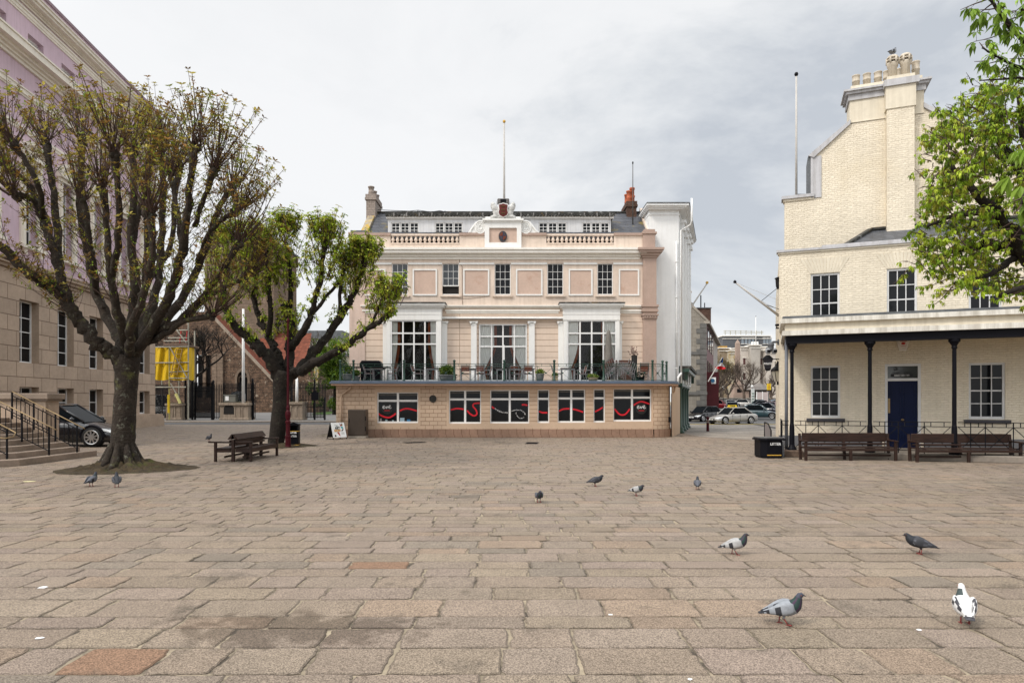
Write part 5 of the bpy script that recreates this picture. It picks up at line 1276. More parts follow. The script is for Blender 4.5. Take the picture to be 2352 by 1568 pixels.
def pot(u, v, z, r, h, capd=False):
    q = MB(); 
    if not capd: q.lathe([(r, 0), (r * .98, h * .55), (r * 1.07, h * .56), (r * 1.07, h * .62), (r * .99, h * .64), (r * 1.0, h * .93), (r * 1.1, h * .95), (r * 1.1, h), (r * .85, h), (r * .85, h * .5)], (u, v, z), potcream, 18)
    else:
        q.lathe([(r, 0), (r * .97, h * .52), (r * 1.15, h * .55), (r * 1.2, h * .62), (r * 1.28, h * .66), (r * 1.28, h * .69), (0, h * .7)], (u, v, z), potcream, 18)
        q.lathe([(r * .8, h * .68), (r * .8, h * .9)], (u, v, z), interior, 12)
        for za, zb2 in ((.77, .81), (.87, 1.0)):
            prof_ = [(r * 1.28, h * za), (r * 1.28, h * zb2)] if za < .8 else [(r * 1.0, h * .86), (r * 1.28, h * .87), (r * 1.25, h * .91), (r * .95, h * .97), (r * .4, h), (0, h)]
            q.lathe([(r * 1.0, h * za)] + prof_ if za < .8 else prof_, (u, v, z), potcream, 18)
        for k in range(6): a = 2*PI*k/6; q.bar((u + r * 1.2 * math.cos(a), v + r * 1.2 * math.sin(a), z + h * .66), (u + r * 1.2 * math.cos(a), v + r * 1.2 * math.sin(a), z + h * .88), .07, .07, potcream)
    q.build('chimney_pot', ck, smooth=True)
for x in (1966, 1991, 2016.5): pot(Q.u(x, VG + .45), VG + .45, zc1 + .20, .148, .62)
pot(Q.u(2103, VG + .45), VG + .45, zc1 + .20, .148, .80); pot(Q.u(2037, VG + .8), VG + .8, zc1 + .2, .14, .75); pot(Q.u(2066, VG + .9), VG + .9, zc1 + .2, .14, .8)
POTU = Q.u(2050, VG + .05); PZ = zk2 - .03
zt_ = Q.uz(2050, 128, VG + .05)[1]
pot(POTU, VG + .05, PZ, .175, zt_ - PZ, True); pot(Q.u(2080, VG + .05), VG + .05, PZ, .175, Q.uz(2080, 123.5, VG + .05)[1] - PZ, True)
# lean-to slate roof between parapet and gable
m = MB(); za, zb3 = zpar - .12, G(2050, 525)[1]
ua, ub_, = Q.u(1912, .4), Q.u(2000, VG - .01)
m.add([(ua, .3, za), (UEND, .3, za), (UEND, VG - .01, zb3), (ub_, VG - .01, zb3), (ub_ - .3, VG - .01, za)], [(0, 1, 2, 3), (0, 3, 4)], slatec)
rfo = m.build('lean_to_roof', RBD)
m = MB(); m.bar((ua, .3, za + .03), (ub_, VG - .05, zb3 + .03), .22, .10, slatedirty); m.bar((ub_, VG - .06, zb3 + .03), (UEND, VG - .06, zb3 + .03), .2, .10, slatedirty); m.build('ridge_tiles', rfo)
m = MB(); m.box(ua - .4, UEND, -.06, .3, zpar + .09, zpar + .16, rgreyp); m.build('eaves_gutter', RBD)

# fixtures on the side wall: things of their own
def rworld(u, v, z): X, Y = Q.world(u, v); return (X, Y, z)
t = thing('flagpole', 'slanting white flagpole with ropes reaching out over the street from the cream brick building', 'flagpole', rworld(0, .9, Q.uz(1793, 722, .5)[1]), angR)
L0 = Vector((0, 0, 0)); zt3 = pz(648, 26.6); Xt = px(1688, 26.6); du_ = (Xt - 10.6) 
# tip in the building frame
tipw = Vector((Xt, 26.6, zt3)) - Vector(t.location); ca, sa = math.cos(-angR), math.sin(-angR); tip = Vector((tipw.x * ca - tipw.y * sa, tipw.x * sa + tipw.y * ca, tipw.z))
m = MB(); m.tube([L0, tip * .5, tip], [.055, .045, .032], palepole, 8); m.build('shaft', t, smooth=True)
m = MB(); m.lathe([(0, -.05), (.06, -.03), (.07, .03), (.0, .1)], tip, iron, 8); m.build('finial', t)
m = MB(); m.tube([tip * .42, Vector((0, .2, tip.z * .9))], .012, iron, 5); m.tube([tip * .35, Vector((0, .2, .3))], .014, iron, 5); m.tube([tip, Vector((0, .3, tip.z * .5))], .006, palepole, 4); m.tube([tip * .5, Vector((0, 0, .25))], .006, palepole, 4); m.build('stay', t)
t = thing('wall_lamp', 'black police lamp with POLICE in white letters on the corner of the cream building', 'lamp', (px(1763.5, 26.2), 26.2, pz(833, 26.2)), -.37)
g_ = 26.2 / FL
m = MB()
def frus(r0, z0, r1, z1, mat): m.lathe([(r0, z0), (r1, z1)], (0, 0, 0), mat, 4)
s2 = math.sqrt(2)
frus(.11 * s2, -.25, .185 * s2, .12, M('navy_lamp_glass', (.010, .012, .022), .2, spec=.6)); m.build('lantern_body', t)
m = MB(); frus(.205 * s2, .12, .20 * s2, .16, iron); frus(.20 * s2, .16, .11 * s2, .26, iron); frus(.11 * s2, .26, .06 * s2, .31, iron); frus(.07 * s2, -.32, .11 * s2, -.25, iron); m.build('lantern_cap', t)
m = MB(); m.tube([(.2, 0, .14), (.62, 0, .14)], .018, iron, 6); m.tube([(.3, 0, .14), (.42, 0, .0), (.6, 0, -.2)], .010, iron, 5); m.build('bracket', t)
text('POLICE', .105, textw, t, (0, -.164, -.075), rx=PI/2 + .2, squeeze=.85, bold=.003)
t = thing('security_camera', 'grey twin-headed surveillance camera on an arm above the police lamp', 'camera', (px(1771, 26.0), 26.0, pz(805, 26.0)))
grc = M('camera_grey', (.11, .115, .125), .45, var=.06); 
m = MB(); m.lathe([(.10, .0), (.17, .06), (.17, .30), (.20, .31), (.20, .42), (.14, .48), (0, .5)], (0, 0, 0), grc, 14); m.build('turret', t, smooth=False)
for s in (-1, 1):
    m = MB(); m.lathe([(0, -.20), (.12, -.18), (.17, -.05), (.17, .06), (.12, .16), (0, .18)], (s * .20, -.02, -.02), M('camera_pale_grey', (.30, .31, .33), .4), 12, 1.05); m.box(s * .2 - .11, s * .2 + .11, -.205, -.12, -.12, .04, darkglass); m.build('camera_head', t)
m = MB(); m.tube([(0, 0, .46), (.12, 0, .55), (.5, 0, .56)], .075, grc, 8); m.box(.45, .62, -.12, .12, .36, .72, grc); m.box(.62, .95, -.16, .0, .30, .75, M('steel_plate', (.36, .38, .40), .4, metal=.3)); m.build('arm', t); t.scale = (.62,) * 3
t = thing('wall_lantern', 'old black street lantern on the shaded side wall below the police lamp', 'lamp', (px(1786.5, 27.4), 27.4, pz(859, 27.4)))
m = MB(); m.lathe([(.11 * 1.4, -.30), (.20 * 1.4, .12)], (0, 0, 0), M('lantern_glass', (.42, .40, .34), .3), 4); m.build('glass', t)
m = MB(); m.lathe([(.31, .12), (.29, .2), (.1, .36), (.05, .5), (0, .55)], (0, 0, 0), iron, 4); m.bar((0, 0, -.45), (0, 0, -.3), .06, .06, iron)
for k in range(4): a = PI/4 + k * PI/2; m.bar((.155 * math.cos(a), .155 * math.sin(a), -.3), (.285 * math.cos(a), .285 * math.sin(a), .12), .02, .02, iron)
m.tube([(0, 0, -.4), (.2, 0, -.6), (.4, 0, -.5)], .02, iron, 5); m.build('frame', t)
t = thing('hopper_head', 'dark square box high on the left edge of the cream building', 'box', (px(1787, 26.4), 26.4, pz(651, 26.4)))
m = MB(); m.lathe([(.12, -.22), (.17, -.1), (.19, .2), (.22, .2), (.22, .24)], (.08, 0, 0), iron, 4); m.build('box', t)
t = thing('floodlight', 'small black floodlight on the left wall beside the verandah cornice', 'floodlight', (px(1787.5, 26.3), 26.3, pz(749.5, 26.3)))
m = MB(); m.box(-.1, .12, -.08, .08, .02, .10, iron); m.box(-.08, .1, -.08, .08, -.09, -.05, iron); m.bar((-.06, 0, -.06), (-.06, 0, .05), .02, .1, iron); m.build('lamp_head', t, bevel=.01)
pole('flagpole', 'tall thin pole on the left shoulder of the cream brick gable', 1829, 452, 176, 29.3, .055, .04, palepole, iron)
t = thing('roof_hatch', 'small dark box at the foot of the pole on the cream gable shoulder', 'box', (px(1843, 29.3), 29.3, pz(456, 29.3)))
m = MB(); m.box(-.22, .22, -.15, .15, 0, .12, iron); m.box(-.26, .26, -.18, .18, .12, .15, lead); m.build('lid', t)
# ------------------------------------------------------------------ church, gates and scaffold behind the trees
YC = 95.0; zc_ = terr(YC)
CH = thing('church', 'brown rubble stone church with steep red tiled roof and square tower behind the trees', 'church', (0, YC, 0))
Cf = Fr(0, YC)
def cu(x, v=0.): return Cf.u(x, v)
def cz(y, v=0.): return Cf.uz(1176, y, v)[1]
# near gable: right slope follows the verge, left half mostly behind the tree
ax_, az_ = cu(478), cz(716)
e1x, e1z = cu(628), cz(878)
e0x = cu(330)
big = (cu(534.) - 0, 0, 0, 0)
bw = (cu(448), cu(484), cz(913), cz(815))
m = MB(); hole = (bw[0], bw[1], bw[2], bw[3])
sm = (cu(545), cu(569), cz(921), cz(855))
m.wall(e0x, e1x, 0, e1z, 0, [(bw[0], bw[1], bw[2], e1z)] + [(sm[0], sm[1], sm[2], e1z)], .8, rubble)
m.wall(e0x, bw[0], e1z, bw[3] + 0., 0, [], .3, rubble)
sl0 = (az_ - e1z) / (ax_ - e1x)
def verge(u): return e1z + sl0 * (u - e1x)
m.slab([(bw[0], bw[3]), (bw[1], bw[3]), (bw[1], verge(bw[1])), (ax_, az_), (ax_ - 3, az_), (e0x, cz(800)), (e0x, bw[3])], 0, .5, rubble)
m.slab([(bw[1], e1z), (sm[0], e1z), (sm[0], verge(sm[0])), (bw[1], verge(bw[1]))], 0, .5, rubble)
m.slab([(sm[0], sm[3]), (sm[1], sm[3]), (sm[1], verge(sm[1])), (sm[0], verge(sm[0]))], 0, .5, rubble)
m.slab([(sm[1], e1z), (e1x, e1z), (sm[1], verge(sm[1]))], 0, .5, rubble)
m.build('gable_wall', CH)
m = MB()
for a, c in ((cu(489), cu(500)), (cu(501), cu(514))): m.box(a, c, -.35, 0, 0, cz(812), dressed)
m.box(bw[0] - .4, bw[0], -.2, .6, 0, bw[3], dressed); m.build('buttress', CH)
m = MB(); m.quad((bw[0], .9, 0), (bw[1], .9, 0), (bw[1], .9, bw[3]), (bw[0], .9, bw[3]), interior); wn = m.build('tall_window', CH)
m = MB(); mu = (bw[0] + bw[1]) / 2; m.box(mu - .22, mu + .22, .4, .8, 0, bw[3], dressed); m.build('mullion', wn)
m = MB(); m.quad((sm[0], .7, sm[2]), (sm[1], .7, sm[2]), (sm[1], .7, sm[3] + 1.2), (sm[0], .7, sm[3] + 1.2), interior); wn = m.build('arched_window', CH)
m = MB(); cxw = (sm[0] + sm[1]) / 2; R_ = (sm[1] - sm[0]) / 2; zsp = sm[3] - R_ * 1.3
for s in (-1, 1):
    arc = [(cxw + s * R_ * 1.0 * math.cos(t), zsp + R_ * 1.55 * math.sin(t)) for t in [PI/2 * i / 8 for i in range(9)]]; out = [(cxw + s * R_ * 1.45 * math.cos(t), zsp + R_ * 2.05 * math.sin(t)) for t in [PI/2 * i / 8 for i in range(9)]]
    for i in range(8): q_ = [arc[i], out[i], out[i+1], arc[i+1]]; m.slab(q_ if s > 0 else q_[::-1], -.12, .5, dressed)
    q_ = [(cxw + s * R_, sm[3] + .3)] + arc; m.slab([(cxw + s * R_, zsp), (cxw + s * R_, sm[3] + 1.), (cxw, sm[3] + 1.), arc[8]] + arc[7:0:-1] if s > 0 else ([(cxw + s * R_, zsp), (cxw + s * R_, sm[3] + 1.), (cxw, sm[3] + 1.), arc[8]] + arc[7:0:-1])[::-1], .02, .4, rubble)
    m.box(cxw + s * R_ * 1.0, cxw + s * R_ * 1.4, -.1, .4, 0 + zc_, zsp, dressed)
m.box(cxw - .12, cxw + .12, .2, .5, sm[2], zsp + R_ * .6, dressed)
for s in (-1, 1): m.tube([(cxw, .35, zsp), (cxw + s * R_ * .5, .35, zsp + R_ * .7), (cxw + s * R_ * .95, .35, zsp + R_ * .1)], .1, dressed, 5)
m.build('tracery', wn)
m = MB()
m.add([(ax_, -.1, az_), (e1x, -.1, e1z), (e1x, 4, e1z), (ax_, 4, az_)], [(0, 1, 2, 3)], tile)
# roof of the next aisle: its slope shows beyond the verge
m.quad((cu(600, 6), 3, cz(850, 3)), (cu(716, 6), 3, cz(850, 3)), (cu(716, 10), 10, cz(765, 10)), (cu(600, 10), 10, cz(765, 10)), tile)
m.add([(cu(625, 10), 10, cz(766, 10)), (cu(640, 10), 10, cz(757, 10)), (cu(650, 10), 10, cz(766, 10))], [(0, 1, 2)], tile)
m.quad((cu(738), -2, cz(842)), (cu(739.5), -2, cz(842)), (cu(727), 6, cz(862)), (cu(725), 6, cz(880)), tile)
m.build('tiled_roof', CH)
m = MB()
for (u0, z0), (u1, z1) in (((ax_, az_), (e1x, e1z)),):
    m.bar((u0, -.1, z0 + .12), (u1 + .3, -.1, z1 + .0), .6, .3, pier)
m.build('verge_coping', CH)
m = MB(); m.box(cu(600, 3), cu(745, 3), 3, 12, 0, cz(850, 3), rubble); m.box(cu(738), cu(742), -2.2, 3.2, 0, cz(842), rubble); m.add([(cu(700, 0), -1, 0), (cu(741, 0), -1, 0), (cu(741, 0), -1, cz(842)), (cu(700, 0), -1, cz(872))], [(0, 1, 2, 3)], rubble); m.build('aisle_wall', CH)
m = MB(); m.bar((cu(739), -2.2, cz(838)), (cu(735), -2.2, cz(890)), .6, .5, lichen); m.build('aisle_coping', CH)
m = MB(); vt = 9; m.box(cu(470, vt), cu(624, vt), vt, vt + 12, 0, cz(580, vt), dressed); m.box(cu(466, vt), cu(628, vt), vt - .3, vt + 12, cz(580, vt), cz(570, vt), dressed); m.box(cu(468, vt), cu(629, vt), vt - .35, vt + 12, cz(570, vt), cz(553, vt), dressed)
m.box(cu(615, vt), cu(631, vt), vt - .5, vt + .9, 0, cz(566, vt), dressed); m.cornice(cu(470, vt), cu(626, vt), vt, [(cz(556, vt), cz(552, vt), .5)], lead, 12)
for k in range(5): a = 474 + k * 32; m.box(cu(a, vt), cu(a + 18, vt), vt - .3, vt + .4, cz(553, vt), cz(538, vt), dressed)
m.build('tower', CH)
m = MB(); p = (cu(639, 9.5), 9.5, cz(765, 9.5)); m.bar(p, (p[0], p[1], p[2] + 3.1), .25, .25, iron); m.bar((p[0] - .9, p[1], p[2] + 2.1), (p[0] + .9, p[1], p[2] + 2.1), .25, .25, iron); m.lathe([(.1, 1.0), (.6, 1.4), (.1, 1.8)], p, iron, 8); m.build('roof_cross', CH)

YG = 67.0; zg_ = terr(YG)
gs = YG / FL
def pierthing(x0, x1, ytop, label, arch=False, niche=2):
    u = (px(x0, YG) + px(x1, YG)) / 2; W = (x1 - x0) * gs / 2; H = pz(ytop, YG) - zg_
    t = thing('gate_pier', label, 'pier', (u, YG, zg_), group='stone piers of the church gates')
    m = MB(); m.box(-W * .95, W * .95, -.7, .7, 0, H - .25, pier); m.box(-W, W, -.78, .78, 0, .25, pier); m.build('shaft', t, bevel=.03)
    m = MB(); m.box(-W * 1.03, W * 1.03, -.85, .85, H - .25, H, pier); m.box(-W * .9, W * .9, -.6, .6, H, H + .06, M('mossy_cap', (.12, .11, .05), .9, var=.3)); m.build('cap', t, bevel=.04)
    m = MB()
    for k in range(niche):
        cx2 = (W * (.22 + .5 * k) if arch else W * (-.45 + .9 * k)) ; r = .28
        pts = [(cx2 - r, .35)] + [(cx2 - r * math.cos(q), 1.15 + .35 * math.sin(q)) for q in [PI * i / 8 for i in range(9)]] + [(cx2 + r, .35)]
        m.tube([(a, -.72, b2) for a, b2 in pts], .05, pier, 5)
    m.build('blind_arch', t)
    if arch:
        m = MB(); c2, r = -W * .36, .52; m.slab([(c2 - r, .62)] + [(c2 + r, .62)] + [(c2 + r * math.cos(q), 1.15 + .45 * math.sin(q)) for q in [PI * i / 10 for i in range(11)]], -.73, -.69, interior); m.build('dark_recess', t)
    return t
pierthing(388.7, 426.4, 926, 'grey streaked stone pier standing under the yellow scaffold')
pierthing(510.7, 579, 925, 'broad stone pier with an arched dark recess and a grey box on top', True)
pierthing(671, 701, 923, 'narrow stone pier right of the second tree trunk')
def fence(x0, x1, ytop, ybot, name, label, cat, n, standards=(), dy=0., low=None, grp=None):
    Y = YG + dy; u0, u1 = px(x0, Y), px(x1, Y); t = thing(name, label, cat, (u0, Y, terr(Y)), group=grp); W = u1 - u0
    zt3, zb4 = pz(ytop, Y) - terr(Y), max(.05, pz(ybot, Y) - terr(Y)); m = MB()
    for i in range(n + 1): u = W * i / n; m.bar((u, 0, zb4), (u, 0, zt3 - .1), .06, .06, iron); m.lathe([(.05, 0), (.03, .1), (0, .26)], (u, 0, zt3 - .1), iron, 4)
    m.build('bars', t)
    for z in (zb4 + .12, zt3 - .45) + ((low,) if low else ()): m = MB(); m.bar((0, 0, z), (W, 0, z), .09, .05, iron); m.build('rail', t)
    for s in standards:
        q = MB(); u = W * s; q.bar((u, 0, 0), (u, 0, zt3 + .25), .15, .15, iron); q.lathe([(.08, 0), (.14, .08), (.05, .25), (0, .3)], (u, 0, zt3 + .25), iron, 6); q.build('standard', t)
FG = 'iron fences and gates of the churchyard'
fence(352, 386, 884, 960, 'iron_fence', 'black churchyard fence at the far left behind the silver van and scaffold', 'fence', 14, grp=FG)
fence(426, 442, 884, 962, 'iron_fence', 'short black fence right of the streaked stone pier under the scaffold', 'fence', 4, (0., 1.), grp=FG)
fence(448, 487, 888, 960, 'iron_gate', 'pair of tall black iron gates in front of the dark church window', 'gate', 18, (0., 1.), dy=.3, low=1.1, grp=FG)
fence(490, 512, 884, 961, 'iron_fence', 'black fence between the gates and the broad pier', 'fence', 6, (0.,), grp=FG)
fence(513, 586, 881, 921, 'iron_fence', 'black railing standing on top of the broad pier', 'fence', 24, (), dy=.2, grp=FG)
fence(580, 586, 880, 961, 'iron_gate', 'folded black gate leaf at the right edge of the broad pier', 'gate', 2, (0.,), grp=FG)
fence(669, 748, 881, 921, 'iron_fence', 'tall black railing right of the second tree with a dark notice board', 'fence', 22, (0., .68), dy=.2, grp=FG)
fence(703, 746, 924, 960, 'iron_gate', 'low black gate right of the narrow pier', 'gate', 13, (1.,), grp=FG)
t = thing('cabinet', 'grey metal box with a white notice standing on the broad pier', 'cabinet', (px(533.5, YG), YG - .3, pz(923, YG)))
m = MB(); W = 13.2 * gs; m.box(-W, W, -.35, .35, 0, .74, M('grey_metal_box', (.17, .17, .145), .6, var=.1)); m.box(-W - .04, W + .04, -.4, .4, .66, .76, MATS['grey_metal_box']); m.build('case', t)
m = MB(); m.box(-.42, -.08, -.37, -.35, .15, .6, textw); m.build('notice', t)
t = thing('arched_board', 'pale arch-topped board behind the grey box on the broad pier', 'board', (px(541, YG), YG + .6, pz(923, YG)))
m = MB(); m.slab([(-.75, 0), (.75, 0), (.75, .8)] + [(.75 * math.cos(q), .8 + .32 * math.sin(q)) for q in [PI * i / 10 for i in range(1, 10)]] + [(-.75, .8)], -.05, .05, M('pale_board', (.52, .55, .56), .5)); m.build('board', t)
def gpole(x, yb, yt, label):
    t = thing('flagpole', label, 'flagpole', (px(x, YG), YG - .5, pz(yb, YG)), group='white poles by the church gates')
    m = MB(); h = pz(yt, YG) - pz(yb, YG); m.tube([(0, 0, -.3), (0, 0, h)], [.17, .12], white, 8); m.build('shaft', t, smooth=True)
gpole(563.5, 921, 711, 'tall white pole rising from the broad pier beside the churchyard railing')
gpole(685.5, 921, 868, 'white pole on the narrow pier right of the second tree')
t = thing('notice_board', 'small black notice board on the railing right of the second tree', 'notice board', (px(724, YG), YG - .1, pz(919, YG)))
m = MB(); m.box(-.38, .38, -.06, .06, 0, .85, blackp); m.box(-.2, .2, -.06, .06, .85, .95, blackp); m.build('board', t)
# scaffold
YS = 65.5; t = thing('scaffold', 'tube scaffold tower wrapped in yellow netting at the end of the granite building', 'scaffold', (px(394, YS), YS, 0))
def sp(x, y, v=0.): return (px(x, YS + v) - px(394, YS), v, pz(y, YS + v))
m = MB()
for x, v, yt in ((355, 0, 840), (389, 0, 795), (432.5, 0, 715), (372, 2.2, 800), (411, 2.2, 795), (447, 2.2, 760)): m.tube([sp(x, 963, v), sp(x, yt, v)], .075, scaff if x not in (389,) else M('yellowish_pole', (.40, .35, .14), .5), 6)
m.build('upright', t)
m = MB()
for y, x0, x1 in ((759, 392, 431), (776, 386, 431), (783, 376, 431), (797, 355, 433), (833, 353, 434), (854, 389, 433), (868, 389, 434), (889, 353, 427)): m.tube([sp(x0, y, -.1), sp(x1, y + random.uniform(-2, 2), -.1)], .06, scaff, 6)
for a, c in (((390, 797), (430, 868)), ((392, 880), (412, 917)), ((402, 753), (428, 787))): m.tube([sp(*a, -.14), sp(*c, -.14)], .06, scaff, 6)
m.build('tube', t)
m = MB(); m.box(sp(376, 790)[0], sp(433, 790)[0], 0, 2.2, pz(795, YS), pz(792, YS), M('scaffold_boards', (.22, .15, .11), .9, var=.2)); m.box(sp(376, 790)[0], sp(433, 790)[0], -.08, -.02, pz(794, YS), pz(788, YS), MATS['scaffold_boards']); m.build('board', t)
m = MB(); nx, nz = 20, 8
for (x0, x1, v0_, v1_) in ((353, 389, .02, .02), (389, 433.6, -.02, -.02), (433.6, 447, 0, 2.2)):
    vs_ = []; y0n, y1n = 798, 871 
    for j in range(nz + 1):
        for i in range(nx + 1):
            x = x0 + (x1 - x0) * i / nx; v = v0_ + (v1_ - v0_) * i / nx + .16 * math.sin(i * .55 + j * .35) * math.sin(PI * i / nx); y = y0n + (y1n - y0n) * j / nz + (2.5 * math.sin(PI * i / nx) if j == nz else 0)
            vs_.append(sp(x, y, v))
    m.add(vs_, [(j*(nx+1)+i, j*(nx+1)+i+1, (j+1)*(nx+1)+i+1, (j+1)*(nx+1)+i) for j in range(nz) for i in range(nx)], netting)
m.build('netting', t, smooth=True)
m = MB()
for x in (401, 415): m.tube([sp(x + 4, 800, -.3), sp(x - 8, 862, -.3)], .05, M('ladder_tan', (.32, .20, .06), .6), 5)
for k in range(6): f_ = k / 5.5 + .03; m.tube([sp(405 - 12 * f_, 800 + 62 * f_, -.3), sp(419 - 12 * f_, 800 + 62 * f_, -.3)], .045, MATS['ladder_tan'], 5)
m.build('ladder', t)
m = MB(); m.tube([sp(413, 787, -.1), sp(416, 760, -.1)], .05, redp, 5); m.tube([sp(427, 787, -.1), sp(430, 760, -.1)], .05, redp, 5); m.build('red_strap', t)
m = MB()
for x in (386.5, 388): m.tube([sp(x, 948, -.4), sp(x, 906, -.4)], .09, yellowp, 6)
m.tube([sp(404, 904, -.3), sp(414, 926, -.3)], .14, M('pale_yellow_sleeve', (.62, .58, .22), .6), 7); m.build('yellow_sleeve', t)
# far left gap: pale house, hedge, grass
hs = thing('white_house', 'pale rendered house with a dark barred window seen left of the terrace building', 'house', (px(752, 110), 110, terr(110)))
m = MB(); m.box(-3.6, 3.2, 0, 6, 0, 9, M('pale_house_render', (.62, .58, .48), .8, var=.06)); m.build('wall', hs)
m = MB(); m.box(-4.0, 3.6, -.5, 6, 9, 9.4, lead); m.build('roof', hs)
m = MB(); m.box(-.5, 2.6, -.06, 0, .6, 2.8, darkglass); wn = m.build('window', hs)
m = MB(); [m.box(-.5 + i * .3, -.44 + i * .3, -.12, -.06, .6, 2.8, white) for i in range(11)]; m.build('window_bars', wn)
hs2 = thing('grey_roofed_house', 'grey roofed house peeping over the red church aisle', 'house', (px(712, 150), 150, 1.0))
m = MB(); m.box(-4, 7, 0, 8, 0, 15.4, M('pale_house_render2', (.55, .55, .52), .8)); m.build('wall', hs2)
m = MB(); m.box(-4.6, 7.6, -.6, 9, 15.4, 17.2, lead); m.build('roof', hs2)
gm_ = MB(); gm_.quad((px(735, 88), 84, terr(84) + .03), (px(775, 88), 84, terr(84) + .03), (px(775, 100), 100, terr(100) + .03), (px(735, 100), 100, terr(100) + .03), M('grass_green', (.06, .12, .02), .9, var=.2, vs=2, bump=.05, bs=6)); tag(gm_.build('grass'), 'small patch of green grass before the pale house', 'grass', kind='stuff')
fence2 = thing('iron_fence', 'pale topped railing in front of the grass and the pale house', 'fence', (px(748, 100), 99, terr(99)), group=FG)
m = MB(); [m.bar((i * .22, 0, 0), (i * .22, 0, 2.4), .05, .05, M('grey_white_iron', (.4, .4, .4), .5)) for i in range(11)]; m.build('bars', fence2)
for z in (.3, 2.2): m = MB(); m.bar((0, 0, z), (2.2, 0, z), .06, .06, MATS['grey_white_iron']); m.build('rail', fence2)
